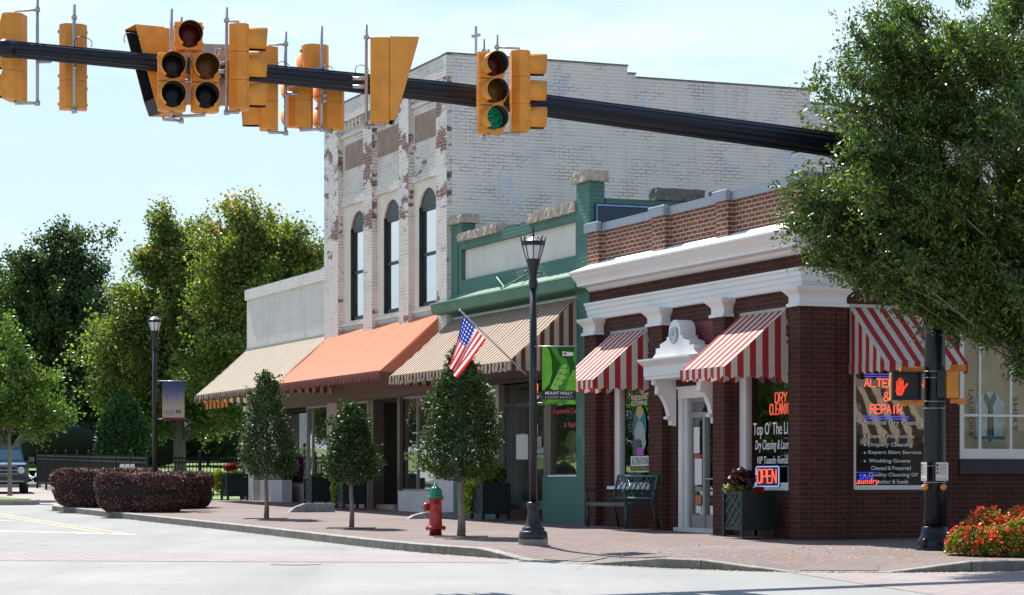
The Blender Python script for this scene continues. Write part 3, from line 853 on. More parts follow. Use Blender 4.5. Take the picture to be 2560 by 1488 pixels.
def windowunit(parent, a0, a1, z0, z1, d, fw, fmat, axis='x', gl='glass', bars=(), hbars=(), thick=0.08, name='window', fwl=None, fwb=None):
    """frame round a pane; d = depth coordinate of the frame's outer face"""
    fwl = fw if fwl is None else fwl; fwb = fw if fwb is None else fwb
    def B(mb, p0, p1, q0, q1, e0, e1):
        if axis == 'x': mb.box(p0, p1, e0, e1, q0, q1)
        else: mb.box(e0, e1, p0, p1, q0, q1)
    mb = MB('F')
    s = 1 if axis == 'x' else -1
    e0, e1 = sorted((d, d + s * thick))
    B(mb, a0, a0 + fwl, z0 + fwb, z1 - fw, e0, e1); B(mb, a1 - fw, a1, z0 + fwb, z1 - fw, e0, e1)
    B(mb, a0, a1, z0, z0 + fwb, e0, e1); B(mb, a0, a1, z1 - fw, z1, e0, e1)
    g0, g1 = sorted((d + s * thick * 0.55, d + s * thick * 0.6))
    for b in bars: B(mb, b - 0.02, b + 0.02, z0 + fwb, z1 - fw, *sorted((d + s * 0.012, d + s * (thick * 0.5))))
    for b in hbars: B(mb, a0 + fwl, a1 - fw, b - 0.02, b + 0.02, *sorted((d + s * 0.016, d + s * (thick * 0.48))))
    fr = mb.build(name, fmat, parent)
    pn = MB('F')
    if axis == 'x': pn.add([(a0 + fwl, g0, z0 + fwb), (a1 - fw, g0, z0 + fwb), (a1 - fw, g0, z1 - fw), (a0 + fwl, g0, z1 - fw)], [(0, 1, 2, 3)])
    else: pn.add([(g1, a0 + fwl, z0 + fwb), (g1, a1 - fw, z0 + fwb), (g1, a1 - fw, z1 - fw), (g1, a0 + fwl, z1 - fw)], [(0, 1, 2, 3)])
    pn.build('pane', MAT[gl], fr)
    return fr

def room(parent, x0, x1, y0, y1, z0, z1, mat='dark2', name='interior'):
    mb = MB('F')
    v = [(x0, y0, z0), (x1, y0, z0), (x1, y1, z0), (x0, y1, z0), (x0, y0, z1), (x1, y0, z1), (x1, y1, z1), (x0, y1, z1)]
    mb.add(v, [(0, 1, 2, 3), (7, 6, 5, 4), (3, 2, 6, 7), (0, 3, 7, 4), (2, 1, 5, 6)])
    return mb.build(name, MAT[mat], parent)

# ================================================================== 1. brick corner building
G0 = 0.50
BR = bthing('brick_building', 'single storey dark red brick corner shop with white cornice and red striped awnings', -4.0, 0.62)
XL = -8.0
PW = [(-7.97, -7.47), (fx(1622, -.15), fx(1655, -.15)), (fx(1782, -.15), fx(1811, -.15)), (fx(1976, -.15), 0.15)]
W1 = (-7.2, -5.35, 1.42, 4.02); DR = (-4.45, -2.95, 0.6, 3.08); W2 = (-2.32, -0.5, 1.42, 4.02)
m = MB('F')
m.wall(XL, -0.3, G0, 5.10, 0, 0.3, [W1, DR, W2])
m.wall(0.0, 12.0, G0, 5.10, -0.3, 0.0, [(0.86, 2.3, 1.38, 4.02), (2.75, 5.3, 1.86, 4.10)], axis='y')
m.build('wall', MAT['brick_low_shaded'], BR)
m = MB('F')
for a, b in PW[:3]: MB('F').box(a, b, -0.15, 0.0, G0, 4.16).build('pilaster', MAT['brick_low_shaded'], BR)
m.box(PW[3][0], 0.15, -0.15, 0.45, G0, 4.16)
m.box(0.0, 0.10, 0.45, 0.69, G0, 4.16)
m.build('pilaster', MAT['brick_low_shaded'], BR)
MB('F').box(0.0, 0.03, 2.36, 2.70, G0, 4.16).build('pilaster', MAT['brick_low_shaded'], BR)
# parapet with piers
m = MB('F')
m.wall(XL + 0.0, -0.0, 5.10, 6.03, 0.02, 0.27)
m.wall(0.27, 12.0, 5.10, 6.03, -0.25, -0.001, axis='y')
for a, b in PW[:3]: m.box(a, b, -0.09, 0.02, 5.12, 6.05)
m.box(PW[3][0], 0.08, -0.09, 0.35, 5.12, 6.05)
m.build('parapet', MAT['brick_par_lit'], BR)
m = MB('F')
m.box(XL - 0.03, 0.06, -0.05, 0.32, 6.03, 6.17)
m.box(-0.3, 0.06, 0.32, 12, 6.03, 6.17)
for a, b in PW[:3]: m.cbox(a - 0.05, b + 0.05, -0.15, -0.052, 6.03, 6.20, 0.01)
m.cbox(PW[3][0] - .05, 0.14, -0.15, 0.4, 6.035, 6.205, 0.01)
m.build('coping', MAT['coping'], BR)
m = MB('F')
runprof(m, [(0, 5.50), (0.06, 5.47), (0.10, 5.44), (0.47, 5.30), (0.47, 5.265), (0.44, 5.25), (0.40, 5.20), (0.34, 5.14), (0.31, 5.09), (0.31, 5.05), (0.14, 5.035), (0.10, 4.99), (0.06, 4.965), (0.0, 4.965)], XL + 0.05, 0.0, 12)
m.build('cornice', MAT['white'], BR)
m = MB('F')
runprof(m, [(0, 4.76), (0.16, 4.75), (0.16, 4.71), (0.13, 4.69), (0.13, 4.63), (0.10, 4.615), (0.10, 4.54), (0.085, 4.53), (0.085, 4.46), (0.07, 4.44), (0, 4.44)], XL + 0.02, 0.0, 12)
m.build('architrave', MAT['white'], BR)
def capital(x0, x1, y0, y1, corner=False):
    mb = MB('F')
    lev = [(4.16, .0), (4.155, .05), (4.20, .05), (4.215, .02), (4.30, .02), (4.33, .035), (4.37, .07), (4.40, .10), (4.455, .12)]
    vs = []; 
    for z, e in lev:
        vs += [(x0 - e, y0 - e, z), (x1 + e, y0 - e, z), (x1 + e, y1 + (e if corner else 0), z), (x0 - e, y1 + (e if corner else 0), z)]
    fs = [(3, 2, 1, 0), tuple(range(len(vs) - 4, len(vs)))]
    for k in range(len(lev) - 1):
        for i in range(4):
            j = (i + 1) % 4
            fs.append((k * 4 + i, k * 4 + j, k * 4 + 4 + j, k * 4 + 4 + i))
    mb.add(vs, fs)
    return mb.build('capital', MAT['white'], BR)
for a, b in PW[:3]: capital(a, b, -0.15, 0.0)
capital(PW[3][0], 0.15, -0.15, 0.62, True)
m = MB('F'); m.box(XL, -0.3, 0.27, 12, 5.2, 5.3); m.build('roof', MAT['roof'], BR)
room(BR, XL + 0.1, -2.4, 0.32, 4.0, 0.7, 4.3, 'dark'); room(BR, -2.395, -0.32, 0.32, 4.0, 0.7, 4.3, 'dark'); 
# windows
w1 = windowunit(BR, W1[0], W1[1], W1[2] + 0.0, W1[3], 0.10, 0.08, MAT['white'], fwl=0.22, fwb=0.07, thick=0.1)
w2 = windowunit(BR, W2[0], W2[1], W2[2] + 0.0, W2[3], 0.10, 0.08, MAT['white'], fwl=0.22, fwb=0.07, thick=0.1)
for W_ in (W1, W2): MB('F').box(W_[0] - .04, W_[1] + .03, -0.03, 0.12, 1.37, 1.425).build('sill', MAT['white'], BR)
# drawn curtain edge in the first window
m = MB('F')
for i in range(18):
    a = W1[0] + 0.24 + i * 0.02
    m.box(a, a + 0.019, 0.35 + 0.02 * math.sin(i * 1.6), 0.36 + 0.02 * math.sin(i * 1.6), 1.5, 3.95)
m.build('curtain', plain('grey_curtain', (0.30, 0.29, 0.27), 0.9), BR)
# door: white surround, transom, leaf
dx0, dx1 = DR[0] + 0.02, DR[1]
m = MB('F')
m.box(dx0, dx0 + 0.13, 0.03, 0.24, 0.70, 3.0); m.box(dx1 - 0.1, dx1, 0.03, 0.24, 0.70, 3.0); m.box(dx0, dx1, 0.02, 0.24, 2.9, 3.06)
m.box(dx0 + 0.13, dx0 + 0.19, 0.10, 0.24, 0.72, 2.9); m.box(dx0 - 0.3, dx1 + 0.1, -0.01, 0.05, 3.06, 3.10)
m.build('door_surround', MAT['white'], BR)
m = MB('F')
a0 = dx0 + 0.2
m.box(a0, dx1 - 0.1, 0.14, 0.20, 2.58, 2.66); m.box(a0, a0 + 0.07, 0.15, 0.20, 0.74, 2.58); m.box(dx1 - 0.2, dx1 - 0.1, 0.15, 0.20, 0.74, 2.58)
m.box(a0 + .52, a0 + .60, 0.13, 0.20, 0.74, 2.58)
m.box(a0, dx1 - 0.1, 0.15, 0.20, 0.72, 0.95); m.box(a0, dx1 - .1, .15, .2, 2.84, 2.9)
dr = m.build('door', MAT['alu'], BR)
m = MB('F'); m.add([(a0, 0.18, 0.9), (dx1 - 0.1, 0.18, 0.9), (dx1 - 0.1, 0.18, 2.9), (a0, 0.18, 2.9)], [(0, 1, 2, 3)]); m.build('pane', MAT['glass'], dr)
m = MB('F'); m.tube([(a0 + .64, 0.14, 1.55), (a0 + .64, 0.08, 1.55), (dx1 - 0.22, 0.08, 1.55), (dx1 - 0.22, 0.14, 1.55)], 0.014, 6); m.build('handle', MAT['galv'], dr)
for (x, z, ww, hh, mm_) in ((.10, 1.98, .22, .44, 'paper'), (.14, 1.45, .26, .44, 'paper'), (.14, 1.90, .24, .06, 'letter_r'), (.16, 1.34, .24, .08, 'alu'), (.16, 1.12, .22, .16, 'aw_orange'), (.18, 0.98, .2, .12, 'paper')):
    MB('F').box(a0 + x, a0 + x + ww, 0.172, 0.176, z, z + hh).build('notice', MAT[mm_], dr)
m = MB('F'); m.box(dx0 - 0.05, dx1 + 0.05, -0.04, 0.3, 0.5, 0.735); m.build('threshold', MAT['white2'], BR)
m = MB('F'); m.box(-4.55, -2.86, -0.02, 0.0, 3.5, 4.14); m.build('panel', MAT['red_panel'], BR)
# door hood with shaped crest, clock and scrolled brackets
hx0, hx1 = fx(1600, -.55), -2.72
m = MB('F')
runprof(m, [(0, 3.60), (0.60, 3.56), (0.60, 3.53), (0.57, 3.50), (0.50, 3.45), (0.48, 3.43), (0.48, 3.28), (0.46, 3.27), (0.46, 3.22), (0, 3.22)], hx0, hx1)
hood = m.build('door_hood', MAT['white'], BR)
xc = (-4.62 - 2.75) / 2
cr_pts = []
hw = 0.86
half = [(hw, 3.58), (hw - .14, 3.66), (hw - .14, 3.74), (hw - .30, 3.74), (hw - .30, 3.80), (0.30, 3.86), (0.30, 3.91), (0.22, 3.91)]
arc = [(0.22 * math.cos(a), 3.98 + 0.20 * math.sin(a)) for a in [i * PI / 14 for i in range(15)]]
poly = [(xc + a, z) for a, z in half] + [(xc + a, z) for a, z in arc] + [(xc - a, z) for a, z in reversed(half)]
m = MB('F'); m.prism(poly, -0.40, -0.12); m.build('crest', MAT['white'], hood)
m = MB('F')
Mx = Matrix.Translation((xc, -0.40, 3.93)) @ Matrix.Rotation(R(90), 4, 'X')
m.lathe([(0.15, 0), (0.15, 0.022), (0.125, 0.03), (0.115, 0.02)], n=28, mat=Mx, smooth=False)
m.build('clock_rim', MAT['coping'], hood)
m = MB('F'); m.lathe([(0.113, 0.0), (0.113, 0.021)], n=28, mat=Mx, smooth=False)
m.build('clock_face', plain('pale_clock_face', (0.45, 0.55, 0.58), 0.3, var=0.03), hood)
m = MB('F'); m.box(xc - .006, xc + .006, -0.425, -0.4215, 3.93, 4.01); m.box(xc - .05, xc + .004, -0.4255, -0.4215, 3.925, 3.937); m.build('clock_hands', MAT['letter_k'], hood)
for bx in (-4.52, -2.93):
    prof = [(0, 3.22), (-.40, 3.22), (-.40, 3.14), (-.33, 3.12), (-.34, 2.98), (-.27, 2.96), (-.20, 2.86), (-.15, 2.74), (-.12, 2.62), (-.17, 2.60), (-.17, 2.56), (-.08, 2.54), (-.08, 2.46), (0, 2.44)]
    m = MB('F'); m.prism(prof, bx - 0.07, bx + 0.07, axis='x'); m.build('bracket', MAT['white'], hood)
# awnings
a1 = awning(BR, fx(1530), fx(1622), 4.14, 3.25, 1.06, MAT['aw_red'], MAT['aw_red'])
a2 = awning(BR, fx(1853), fx(1968), 4.14, 3.25, 1.08, MAT['aw_red'], MAT['aw_red'])
a3 = awning(BR, 0.77, 2.22, 4.17, 3.30, 1.05, MAT['aw_red'], MAT['aw_red'], axis='y')
# side street windows
s1 = windowunit(BR, 0.86, 2.3, 1.38, 4.02, -0.05, 0.07, MAT['white'], axis='y', thick=0.1)
s2 = windowunit(BR, 2.75, 5.3, 1.86, 4.10, -0.03, 0.10, MAT['white'], axis='y', gl='glass_low', bars=(3.15, 3.72, 4.3, 4.8), hbars=(fz(2450, 962, 0) - .25,), thick=0.1, fwb=0.16)
m = MB('F'); m.box(0.0, 0.05, 2.72, 5.4, 1.62, 1.86); m.build('sill', plain('dark_sill', (0.035, 0.03, 0.035), 0.7), BR)
# drapery and backing inside the side windows
m = MB('F'); m.box(-0.62, -0.6, 0.8, 2.6, 1.5, 4.0); m.build('backdrop', plain('dim_backdrop', (0.05, 0.045, 0.04), 0.9), BR)
m = MB('F'); m.box(-0.22, -0.20, 2.8, 5.3, 1.9, 4.05); m.build('backdrop', plain('tan_poster_board', (0.50, 0.40, 0.27), 0.9, var=0.25, scale=2), BR)
# shirt-and-tie poster
m = MB('F'); sc_ = 3.42
m.add([(-0.185, sc_ - .24, 2.15), (-0.185, sc_ + .24, 2.15), (-0.185, sc_ + .27, 2.75), (-0.185, sc_ + .10, 2.92), (-0.185, sc_ - .10, 2.92), (-0.185, sc_ - .27, 2.75)], [(0, 1, 2, 3, 4, 5)])
po = m.build('poster', plain('pale_blue_print', (0.55, 0.66, 0.66), 0.8), BR)
m = MB('F'); m.add([(-0.180, sc_, 2.78), (-0.180, sc_ + .05, 2.72), (-0.180, sc_ + .08, 2.2), (-0.180, sc_, 2.12), (-0.180, sc_ - .06, 2.2), (-0.180, sc_ - .03, 2.72)], [(0, 1, 2, 3, 4, 5)])
m.build('printed_tie', stripes('tie_print', (0.03, 0.10, 0.14), (0.3, 0.25, 0.15), 0.06), po)
m = MB('F')
for a in (-1, 1):
    m.add([(-0.180, sc_, 2.80), (-0.180, sc_ + a * .09, 2.93), (-0.180, sc_ + a * .12, 2.82), (-0.180, sc_ + a * .04, 2.66)], [(0, 1, 2, 3)])
m.box(-0.182, -0.178, sc_ - .27, sc_ + .27, 2.17, 2.22)
m.build('printed_collar', plain('collar_print', (0.10, 0.20, 0.22), 0.8), po)
lt = MB('F'); vs, fs, _ = text_mesh('LAUNDRY', 0.75, 0.09)
lt.add([(-0.17, 3.02 + b, 2.95 - a) for a, b in vs], fs); lt.build('lettering', MAT['letter_k'], po)
lt = MB('F'); vs, fs, _ = text_mesh('SHIRT', 0.55, 0.09)
lt.add([(-0.17, 3.84 + b, 2.85 - a) for a, b in vs], fs); lt.build('lettering', MAT['letter_k'], po)
# window lettering
def wtextF(s, p0, p1, yb, yt, plane, mat, par, shear=0.0):
    x0, x1 = fx(p0, plane), fx(p1, plane); zb = fz(p0, yb, plane); zt = fz(p0, yt, plane)
    return lettering(s, x0, zb, x1 - x0, zt - zb, plane, mat, par, shear=shear)
wtextF("Top O' The Line", 1883, 1985, 1098, 1057, 0.13, MAT['letter_w'], w2)
wtextF("Dry Cleaning & Laundry", 1888, 1986, 1132, 1101, 0.13, MAT['letter_w'], w2, 0.25)
wtextF("VIP Tuxedo Rentals", 1893, 1974, 1160, 1142, 0.13, MAT['letter_w'], w2, 0.2)
wtextF("WEDDING", 1578, 1618, 1001, 990, 0.13, MAT['letter_w'], w1)
wtextF("GOWNS", 1578, 1618, 1015, 1004, 0.13, MAT['letter_w'], w1)
m = MB('F'); x0, x1 = fx(1577, .13), fx(1624, .13); m.box(x0, x1, .130, .134, fz(1577, 1165, .13), fz(1577, 1141, .13)); sg = m.build('sign_board', MAT['paper'], w1)
wtextF("ALTERATIONS", 1579, 1622, 1162, 1144, 0.127, MAT['letter_k'], w1)
m = MB('F'); m.box(x0, x1, .130, .134, fz(1577, 1177, .13), fz(1577, 1167, .13)); m.build('sign_board', MAT['letter_k'], w1)
wtextF("REPAIRS", 1580, 1622, 1175, 1168, 0.127, MAT['letter_g'], w1)
# seamstress poster: oval teal ground, seated figure with machine
def flat(pts, plane, mat, par, name='print', frame='F'):
    mb = MB(frame); mb.add([(x, plane, z) for x, z in pts], [tuple(range(len(pts)))]); return mb.build(name, mat, par)
def ell(cx, cz, rx, rz, n=20): return [(cx + rx * math.cos(2 * PI * i / n), cz + rz * math.sin(2 * PI * i / n)) for i in range(n)]
pcx = fx(1600, .14); zz = lambda py: fz(1600, py, .14)
flat(ell(pcx, (zz(1022) + zz(1100)) / 2 - .02, .27, .36), .136, plain('teal_print', (0.01, 0.20, 0.25), .7), w1)
flat(ell(pcx + .0, zz(1030), .14, .11), .133, plain('blonde_print', (0.5, 0.42, 0.08), .7), w1)
flat(ell(pcx + .0, zz(1038), .07, .085), .130, plain('face_print', (0.5, 0.38, 0.28), .7), w1)
flat([(pcx - .07, zz(1052)), (pcx + .08, zz(1052)), (pcx + .22, zz(1075)), (pcx + .27, zz(1110)), (pcx + .15, zz(1132)), (pcx + .08, zz(1100)), (pcx - .2, zz(1100)), (pcx - .2, zz(1075))], .1295, plain('shirt_print', (0.32, 0.40, 0.40), .7), w1)
flat([(pcx - .25, zz(1098)), (pcx + .02, zz(1098)), (pcx + .06, zz(1125)), (pcx - .1, zz(1125)), (pcx - .1, zz(1137)), (pcx - .25, zz(1137))], .1265, plain('machine_print', (0.08, 0.10, 0.12), .7), w1)
flat([(pcx - .08, zz(1120)), (pcx + .15, zz(1118)), (pcx + .2, zz(1138)), (pcx - .12, zz(1138))], .1235, plain('pink_print', (0.40, 0.10, 0.40), .7), w1)
# lettering on the side window
def wtextS(s, p0, p1, z0, z1, plane, mat, par):
    a0, a1 = sy_(p0, plane), sy_(p1, plane)
    return lettering(s, a0, z0, a1 - a0, z1 - z0, plane, mat, par, axis='y')
def szz(px, py): 
    s_ = sy_(px, 0); return CZ + (HY - py) / FL * (CY + s_ * BY)
SP = -0.075
for s, p0, p1, yb, yt in (("Professional Dry Cleaning", 2137, 2309, 1064, 1049), ("Expert Alterations", 2170, 2286, 1097, 1085), ("Drapery Cleaning", 2170, 2281, 1119, 1106), ("Expert Shirt Service", 2171, 2303, 1137, 1126), ("Wedding Gowns", 2172, 2276, 1159, 1147), ("Cleaned & Preserved", 2178, 2277, 1175, 1165), ("Quality Cleaning Of", 2172, 2295, 1194, 1182), ("Leather & Suede", 2190, 2271, 1209, 1199)):
    wtextS(s, p0, p1, szz(p0, yb), szz(p0, yt), SP, MAT['letter_w'], s1)
m = MB('F')
for py in (1091, 1112, 1132, 1153, 1188):
    a = sy_(2162, SP); z = szz(2162, py)
    m.add([(SP, a + .018 * math.cos(t * PI / 5), z + .018 * math.sin(t * PI / 5)) for t in range(10)], [tuple(range(10))])
m.build('lettering', MAT['letter_w'], s1)

# neon signs hanging in the windows (things of their own)
def neon(label, frame_loc, builder):
    t = thing('neon_sign', label, 'neon sign', tuple(MF @ Vector(frame_loc)), ROTF, 'neon signs in the cleaner windows')
    builder(t); return t
def b_open(t):
    yp = 0.07; x0, x1 = fx(1890, yp), fx(1947, yp); z0, z1 = fz(1890, 1216, yp), fz(1890, 1167, yp)
    m = MB('F'); m.box(x0, x1, yp + .01, yp + .03, z0, z1); m.build('backing', MAT['letter_k'], t)
    m = MB('F'); neon_word(m, 'OPEN', x0 + .07, z0 + .055, (x1 - x0) - .14, (z1 - z0) - .10, yp - .01, r=.0105); m.build('red_tube', MAT['neon_r'], t)
    m = MB('F'); c = .03
    m.tube([(x0 + c, yp, z0), (x1 - c, yp, z0), (x1, yp, z0 + c), (x1, yp, z1 - c), (x1 - c, yp, z1), (x0 + c, yp, z1), (x0, yp, z1 - c), (x0, yp, z0 + c), (x0 + c, yp, z0)], .008, 6); m.build('blue_tube', emis('pale_blue_neon', (0.30, 0.5, 1.0), 0.55), t)
neon('rectangular OPEN neon sign, red letters inside a pale blue border, low in the front window', (-1.7, .07, 1.5), b_open)
def b_dry(t):
    yp = 0.30
    m = MB('F'); x0 = fx(1938, yp); neon_word(m, 'DRY', x0, fz(1938, 1007, yp), fx(1967, yp) - x0, .155, yp, r=.011)
    x0 = fx(1925, yp); neon_word(m, 'CLEANING', x0, fz(1925, 1037, yp), fx(1984, yp) - x0, .165, yp, r=.011); m.build('red_tube', MAT['neon_r'], t)
    m = MB('F'); xa = fx(1926, yp); m.tube([(xa + .5, yp, 3.35), (xa, yp, 2.83), (xa + .9, yp, 2.83), (xa + .5, yp, 3.35)], .005, 6); m.build('hanging_wire', MAT['galv'], t)
neon('red DRY CLEANING neon sign hanging on wires high in the front window', (-1.0, .3, 2.6), b_dry)
def b_alt(t):
    xp = -0.10; g = sy_
    m = MB('F')
    def word(wd, p0, p1, yb, yt, r=.010):
        a0, a1 = g(p0, xp), g(p1, xp); neon_word(m, wd, a0, szz(p0, yb), a1 - a0, szz(p0, yt) - szz(p0, yb), xp, axis='y', r=r)
    word('ALTERATIONS', 2161, 2325, 966, 946); word('&', 2209, 2224, 1001, 980); word('REPAIR', 2176, 2254, 1033, 1011)
    m.build('red_tube', MAT['neon_r'], t)
    m = MB('F')
    for py, a, b in ((934, 2160, 2310), (940, 2160, 2300), (1040, 2158, 2272), (1046, 2158, 2272)):
        m.tube([(xp, g(a, xp), szz(a, py)), (xp, g(b, xp), szz(a, py))], .008, 6)
    m.build('blue_tube', emis('violet_blue_neon', (0.13, 0.16, 0.9), 0.3), t)
neon('large red ALTERATIONS & REPAIR neon sign between blue bars, side street window', (-.1, 1.6, 2.9), b_alt)
def b_ldy(t):
    xp = -0.085; a0 = sy_(2135, xp); lettering('Laundry', a0, szz(2135, 1214), .44, .11, xp, MAT['neon_r'], t, axis='y', name='red_tube')
    lettering('Shirt', a0 + .09, szz(2135, 1199), .26, .085, xp, MAT['neon_db'], t, axis='y', name='blue_tube')
    m = MB('F'); m.tube([(xp, a0, szz(2135, 1181)), (xp, a0 + .45, szz(2135, 1181))], .004, 6); m.build('blue_tube', MAT['neon_db'], t)
neon('small red and blue Laundry neon sign in the bottom corner of the side street window', (-.085, 1.0, 1.5), b_ldy)

# ================================================================== 2. green building
GB = bthing('green_building', 'green painted brick shop with cream sign panel, rough stone coping and brown striped awning', -11.6, 0.72)
gx0, gx1 = -15.25, -8.02
m = MB('F')
pnl = (-14.72, -8.72, 5.70, 6.34)
m.wall(gx0, gx1, 5.2, 6.52, 0.0, 0.3, [pnl])
m.box(gx0, gx0 + 0.62, -0.02, 0.28, 6.52, 6.9)            # left pier
m.box(-8.62, gx1, -0.03, 0.27, 6.505, 7.0)                # right pier
m.box(-8.62, gx1, -0.03, 0.0, 0.5, 6.505)
m.box(gx0, -14.9, -0.02, 0.0, 0.5, 6.52)
m.wall(gx0, -8.0, 3.45, 4.75, 0.02, 0.3)
m.wall(0.3, 6.5, 5.3, 6.70, -8.27, gx1, axis='y')
m.wall(-11.0, gx1 - 0.0, 4.75, 5.2, 0.03, 0.3)
m.build('wall', MAT['green'], GB)
m = MB('F'); m.wall(pnl[0], pnl[1], pnl[2], pnl[3], 0.09, 0.12); m.build('sign_panel', MAT['cream_panel'], GB)
def stoneblock(x0, x1, y0, y1, z0, z1, mat, par, fr='F', amp=0.011, seg=0.07):
    """rock-faced block: faces broken up by random offsets"""
    nx = max(2, int((x1 - x0) / seg)); ny = max(2, int((y1 - y0) / seg)); nz = 3
    mb = MB(fr)
    def idx(i, j, k): return (i * (ny + 1) + j) * (nz + 1) + k
    for i in range(nx + 1):
        for j in range(ny + 1):
            for k in range(nz + 1):
                d = lambda: random.uniform(-amp, amp)
                mb.v.append((x0 + (x1 - x0) * i / nx + d(), y0 + (y1 - y0) * j / ny + d(), z0 + (z1 - z0) * k / nz + d() * .8))
    F = []
    for i in range(nx):
        for j in range(ny): F += [(idx(i, j, 0), idx(i, j + 1, 0), idx(i + 1, j + 1, 0), idx(i + 1, j, 0)), (idx(i, j, nz), idx(i + 1, j, nz), idx(i + 1, j + 1, nz), idx(i, j + 1, nz))]
    for i in range(nx):
        for k in range(nz): F += [(idx(i, 0, k), idx(i + 1, 0, k), idx(i + 1, 0, k + 1), idx(i, 0, k + 1)), (idx(i, ny, k), idx(i, ny, k + 1), idx(i + 1, ny, k + 1), idx(i + 1, ny, k))]
    for j in range(ny):
        for k in range(nz): F += [(idx(0, j, k), idx(0, j, k + 1), idx(0, j + 1, k + 1), idx(0, j + 1, k)), (idx(nx, j, k), idx(nx, j + 1, k), idx(nx, j + 1, k + 1), idx(nx, j, k + 1))]
    for f in F: mb.f.append(list(f)); mb.m.append(0); mb.sm.append(False)
    return mb.build('coping_stone', mat, par)
stoneblock(gx0 - .03, gx0 + .70, -0.08, 0.34, 6.90, 7.08, MAT['stone'], GB)
stoneblock(-8.70, gx1 + .05, -0.10, 0.34, 7.0, 7.20, MAT['stone'], GB)
stoneblock(fx(1145, -.05), fx(1242, -.05), -0.07, 0.32, 6.50, 6.68, MAT['stone'], GB)
stoneblock(fx(1316, -.05), -8.64, -0.07, 0.32, 6.50, 6.70, MAT['stone'], GB)
stoneblock(-8.3, -7.98, sy_(1640, -8), sy_(1762, -8), 6.71, 6.93, MAT['stone_dark'], GB)
stoneblock(-8.3, -7.98, sy_(1790, -8), sy_(1850, -8), 6.71, 6.93, MAT['stone_dark'], GB)
m = MB('F')
for i in range(9):
    a = -12.8 + i * 0.215
    if i in (1, 5): continue
    m.box(a, a + .20, 0.02, 0.28, 6.515, 6.515 + random.choice((.03, .06, .065)))
m.build('broken_brick', MAT['green'], GB)
m = MB('F')
runprof(m, [(0, 5.42), (0.12, 5.30), (0.36, 5.27), (0.37, 5.24), (0.35, 5.23), (0.32, 5.06), (0.30, 5.035), (0.04, 5.02), (0, 5.02)], -15.65, -8.05)
m.build('cornice', MAT['green_dark'], GB)
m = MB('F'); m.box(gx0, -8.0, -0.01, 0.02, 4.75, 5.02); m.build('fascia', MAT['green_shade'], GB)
# old lamp bracket on the front
m = MB('F'); bx = fx(1277, -.2); m.tube([(fx(1241, 0), 0, fz(1241, 692)), (bx, -.34, fz(bx and 1277, 716, -.3)), (fx(1312, 0), 0, fz(1312, 690))], 0.018, 6); m.build('iron_bracket', MAT['green_dark'], GB)
# blue board on the side parapet
m = MB('F'); b0, b1 = sy_(1487, -8), sy_(1700, -8) + 0.8
m.box(gx1 + .0, gx1 + .03, b0, b1, 5.35, 6.60); bb = m.build('side_board', MAT['blue_board'], GB)
m = MB('F'); m.tube([(gx1 + .05, b0 + .03, 5.4), (gx1 + .05, b0 + .03, 6.56), (gx1 + .05, b1, 6.56)], 0.014, 6); m.build('board_trim', plain('pale_blue_tube', (0.35, 0.5, 0.8), .4), bb)
m = MB('F'); m.box(gx0, -8.28, 0.3, 12, 4.9, 5.0); m.build('roof', MAT['roof'], GB)
m = MB('F'); m.wall(6.5, 12, 5.3, 6.6, -8.27, gx1, axis='y'); m.build('side_wall', MAT['brick_low_shaded'], GB)
ga = awning(GB, -15.3 + .0, -8.61, 4.90, 3.70, 1.38, MAT['aw_brown'], MAT['aw_brown'], vd=0.19, per=.19, wob=.02, sag=.02)
# ground floor: recessed glazed entrance, green bulkhead, bronze frames
zl = 3.45
m = MB('F'); m.box(gx0, -8.0, -0.02, 0.3, zl - 0.0, 3.62); m.box(gx0, -8.62, -.25, .02, 3.52, 3.74); m.build('lintel', MAT['dark2'], GB)
m = MB('F')
bk = fx(1356, 0)
m.box(bk, -8.62, 0.0, 0.25, 0.5, 1.60); m.box(bk, bk + 0.22, 0.25, 1.2, 0.5, 1.60)
m.box(-8.0 - .02, -8.0, 0, .3, .5, 3.45)
m.build('bulkhead', MAT['green'], GB)
wsh = windowunit(GB, fx(1376, .04), -8.62, 1.602, zl, 0.04, 0.05, MAT['bronze'], thick=.08, fwl=.02)
m = MB('F'); m.box(fx(1376, .04), -8.63, -0.02, 0.10, 1.60, 1.63); m.build('sill', MAT['white'], GB)
m = MB('F'); m.box(fx(1364, .03), fx(1378, .03), 0.02, 0.16, 1.604, zl); m.build('mullion', MAT['bronze'], GB)
yd = 0.85
dl, drr = fx(1286, yd), fx(1362, yd) + 0.0
zf_ = fz(1300, 1272, yd)
m = MB('F'); m.box(dl, dl + .08, yd, yd + .05, zf_, 3.0); m.box(drr - .06, drr + .12, yd, yd + .05, zf_, 3.0); m.box(dl, drr + .1, yd, yd + .05, zf_ + .0, zf_ + .17); m.box(dl, drr + .12, yd - .01, yd + .05, fz(1300, 1018, yd), fz(1300, 1008, yd)); m.box(dl, drr, yd - .03, yd + .04, fz(1300, 1139, yd), fz(1300, 1135, yd))
gd = m.build('door', MAT['alu'], GB)
m = MB('F'); m.add([(dl, yd + .03, zf_), (drr + .1, yd + .03, zf_), (drr + .1, yd + .03, zl), (dl, yd + .03, zl)], [(0, 1, 2, 3)]); m.build('pane', MAT['glass'], gd)
for p0, p1, ya, yb in ((1302, 1313, 1084, 1101), (1339, 1345, 1062, 1088), (1341, 1354, 1092, 1119)):
    MB('F').box(fx(p0, yd), fx(p1, yd), yd - .004, yd - .001, fz(p0, yb, yd), fz(p0, ya, yd)).build('notice', MAT['paper'], gd)
m = MB('F'); sl0 = fx(1248, .1)
m.box(sl0, sl0 + .16, 0.02, 0.14, zf_ - .02, zl); m.box(dl - .14, dl, yd - .05, yd + .08, zf_ - .02, zl)
